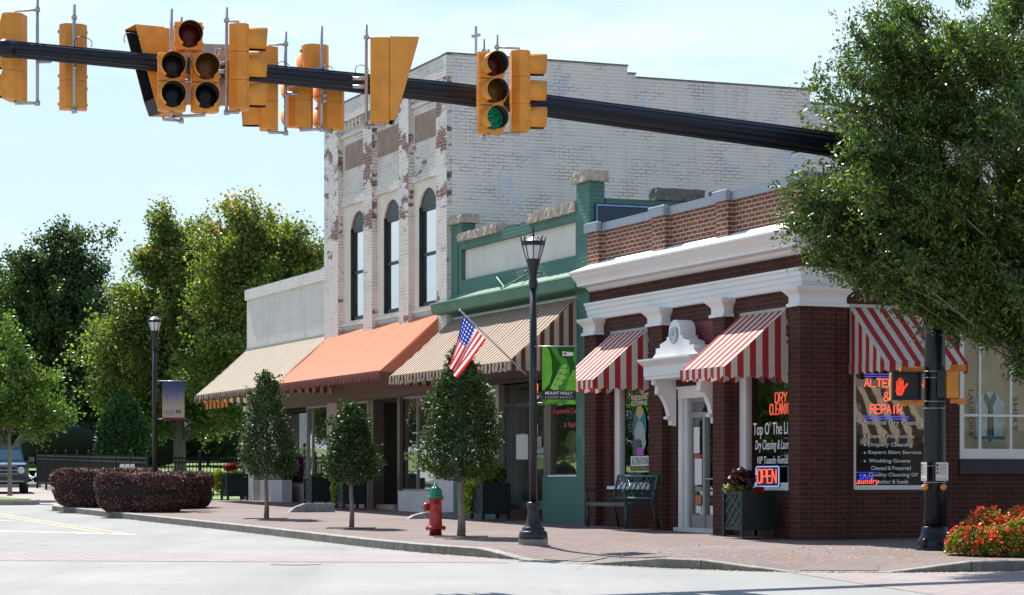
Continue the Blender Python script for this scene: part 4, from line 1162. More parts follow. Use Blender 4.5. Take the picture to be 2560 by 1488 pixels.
m.box(sl0 + .1, dl, yd - .3, yd + .0, zf_ + .0, zf_ + .1)
gfr = m.build('entrance_frame', MAT['alu'], GB)
m = MB('F'); m.add([(sl0 + .1, .12, zf_), (dl - .1, yd, zf_), (dl - .1, yd, zl), (sl0 + .1, .12, zl)], [(0, 1, 2, 3)]); m.build('pane', MAT['glass'], gfr)
m = MB('F'); m.add([(sl0 + .35, .33, 1.95), (sl0 + .55, .50, 1.95), (sl0 + .55, .50, 2.45), (sl0 + .35, .33, 2.45)], [(0, 1, 2, 3)]); m.build('notice', MAT['paper'], gfr)
m = MB('F'); m.box(sl0 - .1, bk, 0.05, 1.2, 0.5, zf_); m.build('step', MAT['brick_low_shaded'], GB)
wl_ = windowunit(GB, fx(1142, .05), sl0, 1.30, zl, 0.05, 0.05, MAT['alu'], thick=.08)
m = MB('F'); m.box(fx(1142, .05), sl0, 0.02, 0.2, 0.5, 1.30); m.build('bulkhead', MAT['green'], GB)
room(GB, gx0 + .1, -8.3, 0.32, 5.0, 0.75, 3.9, 'room')
# things in the windows
def zat(px, py, pl): return fz(px, py, pl)
for s, p0, p1, ya, yb in (("Business", 1382, 1424, 1022, 1036), ("Center", 1428, 1456, 1020, 1034), ("& Signs", 1410, 1442, 1056, 1072)):
    lettering(s, fx(p0, .06), zat(p0, yb, .06), fx(p1, .06) - fx(p0, .06), zat(p0, ya, .06) - zat(p0, yb, .06), 0.06, MAT['letter_r'], wsh)
# orange counter inside
m = MB('F'); m.box(-12.6, -8.5, 2.4, 2.5, 1.55, 1.85); m.build('counter', plain('orange_brown_counter', (0.30, 0.075, 0.04), .6), GB)
def b_vert(t):
    yp = yd - .06; xx = fx(1338, yp); m = MB('F')
    for wd, py in (('O', 967), ('E', 987)):
        z = fz(1338, py, yp); neon_word(m, wd, xx, z - .08, .13, .13, yp, r=.012)
    m.build('red_tube', MAT['neon_r'], t)
    m = MB('F')
    for py in (954, 993): m.tube([(xx - .03, yp, fz(1338, py, yp)), (xx + .2, yp, fz(1338, py, yp))], .012, 6)
    m.build('blue_tube', MAT['neon_b'], t)
t = thing('neon_sign', 'small red and blue neon sign above the green shop door, behind the lamp', 'neon sign', tuple(MF @ Vector((-10.6, yd, 3.1))), ROTF, 'neon signs in the cleaner windows')
b_vert(t)
# a shirt on a stand in the window
t = thing('shirt_display', 'pale yellow shirt hung on a stand inside the green shop window', 'shirt', tuple(MF @ Vector((fx(1437, .5), .5, 1.6))), ROTF)
m = MB('L'); m.lathe([(.02, 0.0), (.02, .6)], n=8); m.lathe([(.16, 0), (.16, .02), (.02, .03)], n=14); m.build('stand', MAT['black'], t)
m = MB('L'); pr = [(-.14, .35), (.14, .35), (.17, .6), (.3, .55), (.34, .68), (.18, .84), (.06, .88), (-.06, .88), (-.18, .84), (-.34, .68), (-.3, .55), (-.17, .6)]
m.prism(pr, -.06, .06); m.build('shirt', cloth('pale_yellow_cloth', (.45, .42, .22), .1), t)

# ================================================================== 3. tall white-painted brick building
TB = bthing('white_brick_building', 'tall brick building with peeling white paint, three arched windows and an orange awning', -19.6, 0.8)
tx0, tx1 = -23.88, -15.28
PIL = [(-23.88, fx(845, -.12)), (fx(908, -.12), fx(930, -.12)), (fx(997, -.12), fx(1021, -.12)), (fx(1090, -.12), tx1)]
BAY = [(PIL[0][1], PIL[1][0]), (PIL[1][1], PIL[2][0]), (PIL[2][1], PIL[3][0])]
WX = [(fx(p, 0.01), fx(p, 0.01) + 1.16) for p in (876, 959, 1047)]
m = MB('F')
for a, b in PIL: m.box(a, b, -0.12, 0.0, 4.6, 7.3)
m.wall(tx0, tx1, 8.2, 10.05, 0.0, 0.35)
m.wall(tx0, tx1, 4.3, 5.30, -0.0, 0.35)
for (a, b) in PIL: m.wall(a, b, 5.30, 8.2, 0.0, 0.35)
m.box(tx0, tx1, -0.125, 0.35, 10.05, 10.50)
# corbels under the top band and dropped brick aprons over each bay
for a, b in BAY:
    n = 7
    for i in range(n):
        x = a + 0.12 + (b - a - .24) * i / (n - 1)
        m.box(x - .055, x + .055, -0.075, 0.0, 9.86, 10.05)
    m.box(a, b, -0.06, -0.0, 9.70, 9.78)
    m.box(a, b, -0.05, 0.35, 8.06, 8.2)
    m.box(a, b, -0.025, 0.0, 8.2, 8.30)
m.build('front_wall', MAT['white_front'], TB)
for a, b in PIL: MB('F').box(a, b, -0.12, 0.0, 7.3, 10.05).build('pilaster', MAT['white_peel'], TB)
m = MB('F')
for (a, b), (w0, w1_) in zip(BAY, WX):
    m.wall(a, b, 5.30, 8.06, 0.012, 0.34, [(w0, min(w1_, b - .05), 5.32, 7.88)])
    wc = (w0 + w1_) / 2; hw_ = (w1_ - w0) / 2; zs = 7.50; zt_ = 7.88
    rad = (hw_ ** 2 + (zt_ - zs) ** 2) / (2 * (zt_ - zs)); th = math.asin(hw_ / rad)
    for sgn in (-1, 1):
        arcp = [(wc + sgn * rad * math.sin(th * i / 8), zt_ - rad + rad * math.cos(th * i / 8)) for i in range(9)]
        m.prism([(wc + sgn * hw_, zt_ + .001)] + arcp[::-1], 0.0115, 0.34)
m.build('recess_wall', MAT['cream_wall'], TB)
m = MB('F')
for (a, b) in BAY:
    m.add([(a - .0, -0.03, 5.27), (b, -0.03, 5.27), (b, 0.10, 5.345), (a, 0.10, 5.345), (a, -.03, 5.2), (b, -.03, 5.2)], [(0, 1, 2, 3), (4, 5, 1, 0)])
m.build('sill', MAT['cream_wall'], TB)
m = MB('F')
for k, (a, b) in enumerate(BAY): MB('F').box(a + .10 + .12 * (k == 0), b - .04, -0.012, 0.0, 8.93, 9.52).build('bare_patch', MAT['stucco'], TB)
for (w0, w1_) in WX:
    wc = (w0 + w1_) / 2; hw_ = (w1_ - w0) / 2; zs = 7.50; zt_ = 7.88
    rad = (hw_ ** 2 + (zt_ - zs) ** 2) / (2 * (zt_ - zs)); th = math.asin(hw_ / rad)
    arcp = [(wc + rad * math.sin(th * i / 8), zt_ - rad + rad * math.cos(th * i / 8)) for i in range(-8, 9)]
    m = MB('F')
    m.prism([(w1_ - .002, zs - .02)] + [(w0 + .002, zs - .02)] + arcp[1:-1], 0.05, 0.20)          # blind arch head
    m.box(w0 + .001, w0 + .04, 0.014, 0.30, 5.34, zs); m.box(w1_ - .04, w1_ - .001, 0.05, 0.30, 5.34, zs)
    m.box(w0 + .04, w1_ - .04, 0.07, 0.28, 5.34, 5.42); m.box(w0 + .04, w1_ - .04, 0.06, 0.28, zs - .10, zs)
    m.box(w0 + .04, w0 + .075, 0.08, .28, 5.42, zs - .10); m.box(w1_ - .075, w1_ - .04, 0.08, .28, 5.42, zs - .10)
    m.box(w0 + .075, w1_ - .075, 0.075, .28, 6.42, 6.49)
    fr = m.build('window', MAT['black'], TB)
    m = MB('F'); m.add([(w0 + .06, .098, 5.4), (w1_ - .06, .098, 5.4), (w1_ - .06, .098, zs - .05), (w0 + .06, .098, zs - .05)], [(0, 1, 2, 3)]); m.build('pane', MAT['glass_up'], fr)
    m = MB('F'); n = 14
    for i in range(n):
        a = w0 + .05 + (w1_ - w0 - .1) * i / n; bb_ = w0 + .05 + (w1_ - w0 - .1) * (i + 1) / n
        m.add([(a, .13, 5.75), (bb_, .135 + .012 * (i % 2), 5.75), (bb_, .135 + .012 * (i % 2), zs), (a, .13, zs)], [(0, 1, 2, 3)])
    m.build('blind', MAT['curtain'], fr)
m = MB('F')
m.wall(0.0, 4.06, 3.0, 10.52, tx1 - .3, tx1 + .001, axis='y')
m.wall(4.06, 4.25, 3.0, 10.36, tx1 - .3, tx1 + .001, axis='y')
m.wall(4.25, 8.56, 3.0, 10.28, tx1 - .3, tx1 + .001, axis='y')
m.wall(8.56, 16, 3.0, 9.98, tx1 - .3, tx1 + .001, axis='y')
m.wall(0.36, 16, 3.0, 10.3, tx0, tx0 + .3, axis='y')
m.build('side_wall', MAT['white_side'], TB)
m = MB('F'); ccm = plain('dark_tile_coping', (0.17, 0.165, 0.155), .8, var=.3)
for a, b, z in ((-.12, 4.08, 10.52), (4.08, 4.27, 10.36), (4.27, 8.58, 10.28), (8.58, 16, 9.98)): m.box(tx1 - .32, tx1 + .02, a, b, z, z + .035)
m.box(tx0 - .02, tx1 - .32, -.14, .36, 10.50, 10.535)
m.build('coping', ccm, TB)
for s_, z in ((.85, 7.75), (4.0, 8.1), (6.2, 7.9)):
    m = MB('F'); mm = Matrix.Translation((tx1, s_, z)) @ Matrix.Rotation(R(90), 4, 'Y'); m.lathe([(.09, 0), (.09, .02), (.03, .03)], n=12, mat=mm, smooth=False); m.build('tie_plate', MAT['white_side'], TB)
m = MB('F'); m.box(tx0 + .3, tx1 - .3, .35, 16, 9.6, 9.7); m.build('roof', MAT['roof'], TB)
oa = awning(TB, -23.66, -15.80, 5.09, 3.84, 1.43, MAT['aw_orange'], MAT['aw_maroon'], vd=.19, per=.16, wob=.035, side_val=False, sag=.035)
# ground floor shop front of the tall building
def pxbox(mb, p0, p1, z0, z1, y0, y1): mb.box(fx(p0, y0), fx(p1, y0), y0, y1, z0, z1)
m = MB('F'); m.wall(tx0, tx1, 3.5, 4.3, 0.0, 0.35); m.box(-23.85, -15.3, 0.02, 0.32, 3.40, 3.499); m.box(-23.85, -15.3, -.02, 0.02, 3.44, 3.6); m.build('lintel', plain('brown_lintel', (0.11, 0.085, 0.07), .6), TB)
m = MB('F'); pxbox(m, 818, 841, 0.6, 3.42, 0.0, 0.35); m.build('column', MAT['pink_col'], TB)
w_a = windowunit(TB, fx(766, .1), fx(818, .1), 1.25, 3.4, .1, .05, MAT['alu'], bars=(fx(779, .1),))
w_b = windowunit(TB, fx(845, .1), fx(919, .1), 1.30, 3.4, .1, .05, MAT['alu'])
w_c = windowunit(TB, fx(998, .1), fx(1086, .1), 1.30, 3.4, .1, .045, MAT['alu'], bars=(fx(1041, .1),))
for q in ((766, 818, .6, 1.25, .05, .3), (841, 919, .6, 1.30, .05, .3)):
    m = MB('F'); pxbox(m, *q); m.build('bulkhead', MAT['pink_col'], TB)
m = MB('F'); pxbox(m, 995, 1086, .6, 1.30, .02, .3); m.build('bulkhead', MAT['white2'], TB)
m = MB('F'); pxbox(m, 1084, 1133, .6, 2.42, -.03, .3); m.box(tx1 - .02, tx1, 0.0, .3, .6, 3.5); pxbox(m, 1128, 1139, 2.42, 4.3, .0, .3); m.build('pier', MAT['white2'], TB)
m = MB('F'); pxbox(m, 919, 933, .6, 3.4, .04, .3); m.build('mullion', MAT['bronze'], TB)
m = MB('F'); pxbox(m, 993, 999, .6, 3.4, .04, .12); m.build('mullion', MAT['bronze'], TB)
m = MB('F'); m.box(fx(995, 1.2), fx(1000, 1.2), .12, 1.3, .9, 3.4); m.build('mullion', MAT['bronze'], TB)
# recessed doorway between the windows
m = MB('F'); m.box(-19.8, -17.2, 1.3, 1.36, 1.0, 1.25); m.box(-18.5, -18.42, 1.3, 1.36, 1.25, 3.4); m.box(-19.4, -19.32, 1.3, 1.36, 1.25, 3.4); m.box(-19.8, -17.2, 1.3, 1.36, 2.95, 3.03)
ed = m.build('door', MAT['bronze'], TB)
m = MB('F'); m.add([(-19.8, 1.34, 1.0), (-17.2, 1.34, 1.0), (-17.2, 1.34, 3.4), (-19.8, 1.34, 3.4)], [(0, 1, 2, 3)]); m.build('pane', MAT['glass'], ed)
m = MB('F'); m.box(fx(925, .2), fx(995, .2), .1, 1.4, .5, 0.98); m.build('step', MAT['pink_col'], TB)
room(TB, tx0 + .2, tx1 - .2, .34, 6.0, .85, 3.9, 'room')
# gilt lettering and arched gilt sign on the glass
m = MB('F'); ac = fx(1043, .11); az = fz(1043, 1078, .11)
letters = "ANTIQUES"
gm = MB('F')
for i, ch in enumerate(letters):
    an = R(160 - i * 20)
    vs, fs, _ = text_mesh(ch, None, .17)
    ca, sa = math.cos(an - PI / 2), math.sin(an - PI / 2)
    cx_, cz_ = ac + .62 * math.cos(an), az + .55 * math.sin(an)
    gm.add([(cx_ + (a - .06) * ca - b * sa, .112, cz_ + (a - .06) * sa + b * ca) for a, b in vs], fs)
gm.build('lettering', MAT['letter_g'], w_c)
for s, yb, yt in (("Ma's", 1139, 1129), ("Manor", 1151, 1141)):
    lettering(s, fx(1010, .11), fz(1010, yb, .11), fx(1040, .11) - fx(1010, .11), fz(1010, yt, .11) - fz(1010, yb, .11), .112, MAT['letter_g'], w_c)

# ================================================================== 4. low white building at the far left
LB = bthing('low_white_building', 'low whitewashed brick building with a tan pinstripe awning, at the left end of the row', -27.6, 0.9)
lx0, lx1 = -31.38, tx0
m = MB('F')
m.wall(lx0, lx1 - .0, 4.3, 6.45, 0.03, 0.33)
m.wall(0.33, 12, .6, 6.3, lx0, lx0 + .3, axis='y')
m.build('wall', MAT['white_low'], LB)
m = MB('F'); m.box(lx0 - .02, lx1 - .125, -0.03, 0.36, 6.45, 6.73); m.box(lx0 - .02, lx0 + .34, .36, 12, 6.3, 6.5); m.build('coping', MAT['white_low'], LB)
m = MB('F'); m.box(lx0 + .3, lx1, .34, 12, 6.0, 6.1); m.build('roof', MAT['roof'], LB)
la = awning(LB, lx0 + .08, -23.70, 5.07, 3.83, 1.43, MAT['aw_tan'], MAT['aw_brown'], vd=.19, per=.19, wob=.03, sag=.02)
for i in range(6):
    a = lx0 + .9 + i * .40
    MB('F').box(a, a + .2, -1.36, -1.34, 3.44, 3.70).build('pennant', MAT['orange'], la)
m = MB('F'); pxbox(m, 614, 634, .6, 3.55, 0.0, .35); m.box(lx0 - .06, fx(638, 0) , -.06, .4, 3.42, 3.56); m.build('column', MAT['white2'], LB)
m = MB('F'); m.box(lx0, lx1, .035, .32, 3.56, 4.3); m.box(lx0, lx1, .02, .32, 3.40, 3.56); m.build('lintel', plain('brown_lintel2', (0.13, 0.10, 0.08), .6), LB)
w_d = windowunit(LB, fx(640, .1), fx(704, .1), 1.55, 3.4, .1, .05, MAT['bronze'])
m = MB('F'); pxbox(m, 636, 705, .6, 1.55, .03, .3); m.build('bulkhead', MAT['white2'], LB)
w_e = windowunit(LB, fx(706, .6), fx(768, .6), 1.45, 3.4, .6, .05, MAT['bronze'])
m = MB('F'); pxbox(m, 706, 768, .6, 1.45, .55, .8); m.build('bulkhead', MAT['pink_col'], LB)
room(LB, lx0 + .3, lx1 - .1, .75, 6.0, .9, 3.9, 'room')
cols = [((.60, .50, .05), 'yellow'), ((.05, .30, .10), 'green'), ((.55, .03, .05), 'red'), ((.02, .30, .35), 'teal'), ((.60, .15, .02), 'orange'), ((.5, .5, .52), 'white'), ((.35, .03, .25), 'magenta')]
k = 0
for p, zc_, hh in ((646, 1.6, .5), (654, 1.6, .9), (668, 1.6, .45), (676, 1.6, .75), (684, 1.6, .35), (690, 1.6, .6), (697, 1.6, .5)):
    c, cnm = cols[k % 7]; k += 1
    x = fx(p, .3)
    t = thing('toy_box', f'{cnm} toy box on display low in the far left shop window', 'toy', tuple(MF @ Vector((x, .4, zc_))), ROTF + .3 * (k % 3), 'coloured toys in the far shop window')
    mm = MB('L'); mm.cbox(-.13, .13, -.1, .1, 0, hh, .02); mm.build('box', plain(cnm + '_toy', c, .5), t)
    mm = MB('L'); mm.cbox(-.14, .14, -.11, .11, hh, hh + .06, .015); mm.build('lid', plain('pale_lid_' + cnm, tuple(min(1, q * 1.4 + .05) for q in c), .5), t)
for (xa, c, lab) in ((fx(722, 1.0), (.08, .28, .10), 'light green'), (fx(730, 1.0), (.30, .02, .12), 'crimson')):
    t = thing('deck_chair', f'{lab} folding deck chair leaning inside the far left shop window', 'chair', tuple(MF @ Vector((xa, 1.1, 1.3))), ROTF)
    mm = MB('L'); mm.tube([(-.25, 0, 0), (.15, 0, 1.0)], .03, 6); mm.tube([(-.25, .4, 0), (.15, .4, 1.0)], .03, 6); mm.tube([(.2, 0, 0), (-.15, 0, .7)], .03, 6); mm.tube([(.2, .4, 0), (-.15, .4, .7)], .03, 6); mm.build('frame', plain(lab + ' deck wood', c, .5), t)
    mm = MB('L'); mm.add([(-.1, .03, .38), (-.1, .37, .38), (.14, .37, .95), (.14, .03, .95)], [(0, 1, 2, 3)]); mm.build('seat', cloth(lab + ' canvas', tuple(q * 1.3 for q in c)), t)

# cross standing on the roof
cxp = MF @ Vector((-16.9, sy_(1190, -16.9), 9.7))
t = thing('metal_cross', 'thin pale metal cross rising above the roof of the tall white building', 'cross', tuple(cxp))
Yc = cxp.y
ztop = P3(1190, 66, Yc).z - cxp.z; za = P3(1190, 90, Yc).z - cxp.z
m = MB('L'); m.box(-.028, .028, -.028, .028, 0, ztop); m.build('upright', MAT['galv'], t)
m = MB('L'); m.box(-.10, -.03, -.024, .024, za - .035, za + .025); m.box(.03, .10, -.024, .024, za - .01, za + .05); m.box(-.03, .03, -.032, -.028, za - .03, za + .045); m.build('crossbar', MAT['galv'], t)

# tan building over the side street, seen only mirrored in the side windows
OB = thing('tan_building', 'plain tan stucco building standing across the side street, mirrored in the shop glass', 'building', (24, 12, 0), R(21.9))
m = MB('L'); m.wall(-14, 26, 0, 7, -.3, 0, [(-13.5, 25.5, .5, 3.1)], axis='x'); m.box(-14, 26, -8, -.3, 3.1, 7.0); m.build('wall', plain('tan_stucco', (0.34, 0.28, 0.20), .9), OB)
m = MB('L'); m.box(-14, 26, -.5, -.3, 0, 3.1); m.build('shop_window', MAT['dark'], OB)
m = MB('L'); m.add([(3, .05, 4.3), (11, .05, 4.3), (11, 1.3, 2.9), (3, 1.3, 2.9), (3, 1.3, 2.6), (11, 1.3, 2.6)], [(0, 1, 2, 3), (3, 2, 5, 4)]); m.build('awning', stripes('mirrored_awning', (0.55, 0.46, 0.33), (0.06, 0.04, 0.03), 0.5, .5), OB)
m = MB('L'); m.box(-14.2, 26.2, -.1, .25, 6.8, 7.2); m.build('cornice', MAT['white2'], OB)

# ================================================================== traffic signals on the mast arm
def lensmat(name, col, em=0.0):
    m, nt, b, _ = new_mat(name)
    vo = N(nt, 'ShaderNodeTexVoronoi', ins={'Scale': 70.0}); nt.links.new(objvec(nt), vo.inputs['Vector'])
    c = mixc(nt, ramp(nt, vo.outputs[0], 0.1, 0.6), col, tuple(q * 0.45 for q in col)); b.inputs['Specular IOR Level'].default_value = 0.2
    nt.links.new(c, b.inputs['Base Color']); b.inputs['Roughness'].default_value = 0.25
    if em:
        nt.links.new(mixc(nt, ramp(nt, vo.outputs[0], 0.12, 0.35), (0.0, 1.0, 0.42), (0, .05, .03)), b.inputs['Emission Color']); b.inputs['Emission Strength'].default_value = em
    return m
MAT['len_r'] = lensmat('red_lens', (0.16, 0.012, 0.012)); MAT['len_a'] = lensmat('amber_lens', (0.26, 0.085, 0.012))
MAT['len_d'] = lensmat('dark_arrow_lens', (0.008, 0.010, 0.018)); MAT['len_ad'] = lensmat('dark_amber_lens', (0.035, 0.018, 0.008)); MAT['len_g'] = lensmat('green_lens_lit', (0.008, 0.07, 0.045), 0.32)
HW, HH, HD = 0.155, 0.325, 0.19
def visor(mb, cx, cz, y0=-0.10, ln=0.23, r=0.142, gap=R(35)):
    n = 24; vs = []; a0 = -PI / 2 + gap; a1 = 1.5 * PI - gap
    for rr in (r, r - 0.006):
        for yy, sg in ((y0, 0), (y0 - ln, 1)):
            for i in range(n + 1):
                a = a0 + (a1 - a0) * i / n
                vs.append((cx + rr * math.cos(a), yy - (0.0 if not sg else 0.0) + (0.02 * sg * (1 - math.sin(a)) / 2 if sg else 0), cz + rr * math.sin(a)))
    k = n + 1; fo = []; fi = []
    for i in range(n):
        fo.append((i, i + 1, k + i + 1, k + i)); fi.append((2 * k + i, 3 * k + i, 3 * k + i + 1, 2 * k + i + 1))
    b = len(mb.v); mb.add(vs, fo, 0, True)
    for f in fi: mb.f.append([b + q for q in f]); mb.m.append(1); mb.sm.append(True)
    for i in range(n): mb.f.append([b + k + i, b + k + i + 1, b + 3 * k + i + 1, b + 3 * k + i]); mb.m.append(0); mb.sm.append(False)
def head(t, cx, z0, lenses, poles=True):
    """column of sections, lenses listed from the top"""
    n = len(lenses)
    for i in range(n):
        z = z0 + (n - 1 - i) * HH
        m = MB('L')
        m.prism([(cx - HW, -0.09), (cx + HW, -0.09), (cx + HW, 0.02), (cx + HW * .62, 0.11), (cx - HW * .62, 0.11), (cx - HW, 0.02)], z + .002, z + HH - .002, axis='z')
        m.cbox(cx - HW + .006, cx + HW - .006, -0.112, -0.09, z + .008, z + HH - .008, .004)
        for s_ in (-1, 1):
            for q in (.06, HH - .08): m.box(cx + s_ * (HW + .006) - .009, cx + s_ * (HW + .006) + .009, -.115, -.075, z + q, z + q + .03)
        sec = m.build('housing', MAT['sig'], t)
        m = MB('L'); mm = Matrix.Translation((cx, -0.112, z + HH / 2)) @ Matrix.Rotation(R(90), 4, 'X')
        m.lathe([(0.134, 0), (0.125, 0.008), (0.09, 0.022), (0.04, 0.03), (0.001, 0.032)], n=24, mat=mm)
        m.build('lens', MAT[lenses[i]], sec)
        m = MB('L'); visor(m, cx, z + HH / 2); m.build('visor', [MAT['sig'], MAT['sig_dark']], sec)
def mount(t, n, dy=0.2, cx=0.0, top=0.2, heads=((0.0, 0),)):
    m = MB('L'); H = n * HH
    m.tube([(cx, dy, -.05), (cx, dy, H + top)], .019, 8)
    m.build('mounting_pole', MAT['galv'], t)
    m = MB('L')
    for hx, z in heads:
        m.tube([(cx, dy, -.03), (hx, 0.0, -.03), (hx, 0.0, 0.0)], .018, 6)
    m.tube([(cx, dy, -.06), (cx, dy, -.01)], .032, 8)
    m.build('mounting_bracket', MAT['galv'], t)
    m = MB('L')
    for hx, z in heads: m.tube([(cx, dy, H + .05), (hx, 0.0, H + .04), (hx, 0, H)], .014, 6)
    m.tube([(cx, dy, H + .03), (cx, dy, H + .075)], .032, 8); m.build('mounting_bracket', MAT['galv'], t)
    m = MB('L'); 
    for z in (H * .45, H * .55): m.tube([(cx, dy, z), (cx, dy + .16, z)], .022, 6)
    m.build('clamp', MAT['galv'], t)
def armY(px): return 29.74 / (1 - 0.0000883 * (px - HX))
def sigthing(label, px, pyb, dY, rz, name='traffic_signal'):
    Y = armY(px) + dY
    p = P3(px, pyb, Y)
    return thing(name, label, 'traffic light', tuple(p), R(rz), 'traffic signals along the mast arm')
# front facing three-section head, green lit
t = sigthing('three section signal facing the camera with its green light lit', 1222, 334, -.45, 21)
head(t, 0, 0, ['len_r', 'len_a', 'len_g']); mount(t, 3, .18)
t = sigthing('signal turned sideways to the right, rightmost on the arm beside the lit green one', 1299, 329, -.45, 97)
head(t, 0, 0, ['len_r', 'len_a', 'len_g']); mount(t, 3, .28)
t = sigthing('tall sideways three section signal facing right beside the grey sign back', 597, 275, -.42, 98)
head(t, 0, 0, ['len_r', 'len_a', 'len_g']); mount(t, 3, .14)
t = sigthing('low sideways signal facing left, hanging partly behind the arm left of centre', 672, 325, .40, -84)
head(t, 0, 0, ['len_r', 'len_a', 'len_d']); mount(t, 3, .2)
t = sigthing('leftmost signal, cut by the photo edge, facing left with its visors out of view', 38, 252, .40, -97)
head(t, 0, 0, ['len_r', 'len_a', 'len_g']); mount(t, 3, .26)
t = sigthing('three section signal seen from behind near the capped left end of the mast arm', 183, 275, .42, -166)
head(t, 0, 0, ['len_r', 'len_a', 'len_g']); mount(t, 3, .18)
# five-section heads
def doghouse(label, px, pyb, dY, rz, l1, l2, top, hx=.2):
    t = sigthing(label, px, pyb, dY, rz)
    head(t, -hx, 0, l1); head(t, hx, 0, l2); head(t, 0, 2 * HH + .03, top)
    mount(t, 2, .2, -.17 if rz < 90 and rz > 0 else 0, top=.55, heads=((-hx, 0), (hx, 0)))
    return t
doghouse('five section signal facing the camera, red lens on top of two dark columns', 470, 280, -.55, 13, ['len_ad', 'len_d'], ['len_a', 'len_d'], ['len_r'], .187)
doghouse('five section signal seen from behind, hanging just left of the tall building', 790, 322, .42, -156, ['len_a', 'len_g'], ['len_a', 'len_g'], ['len_r'])
# hooded, optically limited heads
def hooded(label, px, pyb, dY, rz):
    t = sigthing(label, px, pyb, dY, rz)
    H = 1.0
    m = MB('L'); m.prism([(-.17, -.05), (.17, -.05), (.17, .06), (.10, .17), (-.10, .17), (-.17, .06)], 0.02, H, axis='z'); m.build('housing', MAT['sig'], t)
    m = MB('L')
    for s_ in (-1, 1):
        a, b = sorted((s_ * .175, s_ * .185)); m.prism([(-.055, H), (-.40, H), (-.17, .18), (-.11, .02), (-.055, .02)], a, b, axis='x')
    m.prism([(-.055, H), (-.40, H), (-.40, H + .008), (-.055, H + .008)], -.185, .185, axis='x')
    vz = m.build('hood', MAT['sig'], t)
    m = MB('L')
    for s_ in (-1, 1):
        a, b = sorted((s_ * .170, s_ * .174)); m.prism([(-.055, H - .003), (-.40, H - .003), (-.17, .18), (-.11, .02), (-.055, .02)], a, b, axis='x')
    m.prism([(-.11, .02), (-.17, .18), (-.15, .18), (-.09, .02)], -.174, .174, axis='x')
    for i in range(3): m.box(-.17, .17, -.055, -.052, .04 + i * .32, .34 + i * .32)
    m.build('hood_lining', MAT['sig_dark'], vz)
    mount(t, 3, .22)
    return t
hooded('yellow signal with one long slanted hood pointing right, right of centre on the arm', 962, 310, -.42, 95)
hooded('signal with a long slanted black edged hood pointing left, behind the five section one', 408, 292, .25, -62)
t = thing('street_sign', 'plain grey back of a square sign behind the sideways signal on the arm', 'sign', tuple(P3(542, 264, armY(542) + .2)), R(10))
m = MB('L'); m.cbox(-.36, .36, -.004, .004, 0, .72, .002); m.build('panel', plain('dull_aluminium_sheet', (0.42, 0.38, 0.37), .55, metal=.3), t)
m = MB('L'); m.box(-.04, .04, -.02, -.004, .05, .68); m.build('stiffener', MAT['galv'], t)

# mast: pole, fluted arm, base, bands
PX, PY = (2337 - HX) / FL * 32.8, 32.8
pz = walk_z(PY) - .02
t = thing('signal_mast', 'black fluted signal pole with long mast arm, standing beside the red flower bed', 'traffic pole', (PX, PY, pz))
topz = P3(2337, 388, PY).z - pz + .25
m = MB('L'); m.lathe([(.165, .30), (.158, 1.0), (.140, 3.2), (.118, topz)], n=24, flute=.07); m.build('pole', MAT['navy'], t)
m = MB('L'); m.lathe([(.27, 0), (.27, .05), (.245, .07), (.25, .10), (.24, .16), (.20, .22), (.185, .30), (.18, .34)], n=32, flute=.02); 
for i in range(4):
    a = PI / 4 + i * PI / 2; m.lathe([(.045, .05), (.05, .12), (.03, .17), (.001, .18)], (.23 * math.cos(a), .23 * math.sin(a), 0), n=10)
m.build('base', MAT['navy'], t)
arm = [(10, 121, 21.5), (200, 139, 21.5), (389, 157, 22), (786, 196, 24.5), (1123, 232, 27.5), (1407, 270, 29), (1981, 347, 31), (2337, 400, 33)]
ap_ = []; ar = []
for px, py, r_ in arm:
    Y = armY(px); p = P3(px, py, Y); ap_.append((p.x - PX, p.y - PY, p.z - pz)); ar.append(r_ * Y / FL)
m = MB('L'); m.tube(ap_, ar, n=28, flute=.09, smooth=False); m.build('mast_arm', MAT['navy'], t)
m = MB('L'); a0 = Vector(ap_[0]); a1_ = Vector(ap_[1]); d = (a0 - a1_).normalized()
m.tube([a0 - d * .10, a0 + d * .0, a0 + d * .05, a0 + d * .09], [ar[0] * 1.08, ar[0] * 1.10, ar[0] * .95, ar[0] * .4], n=16); m.build('arm_cap', MAT['navy'], t)
for py in (922, 938, 997, 1014, 1158, 1199):
    z = P3(2337, py + 7, PY).z - pz
    m = MB('L'); m.lathe([(.150 if py < 1100 else .157, z - .006), (.152 if py < 1100 else .159, z), (.150 if py < 1100 else .157, z + .006)], n=24); m.build('steel_band', MAT['galv'], t)
m = MB('L')
for q in ((389), (786), (1123)):
    pass
# small cable loops over the arm
loops = MB('L')
for px, py, r_ in ((330, 100, .09), (208, 112, .1), (905, 178, .08), (708, 168, .07), (560, 140, .09), (820, 176, .06)):
    Y = armY(px) - .1; c = P3(px, py, Y) - Vector((PX, PY, pz))
    loops.tube([c + Vector((r_ * math.cos(a), .05 * math.sin(2 * a), r_ * .9 * math.sin(a))) for a in [PI * k / 9 for k in range(-1, 11)]], .005, 5)
loops.build('signal_cable', MAT['black'], t)

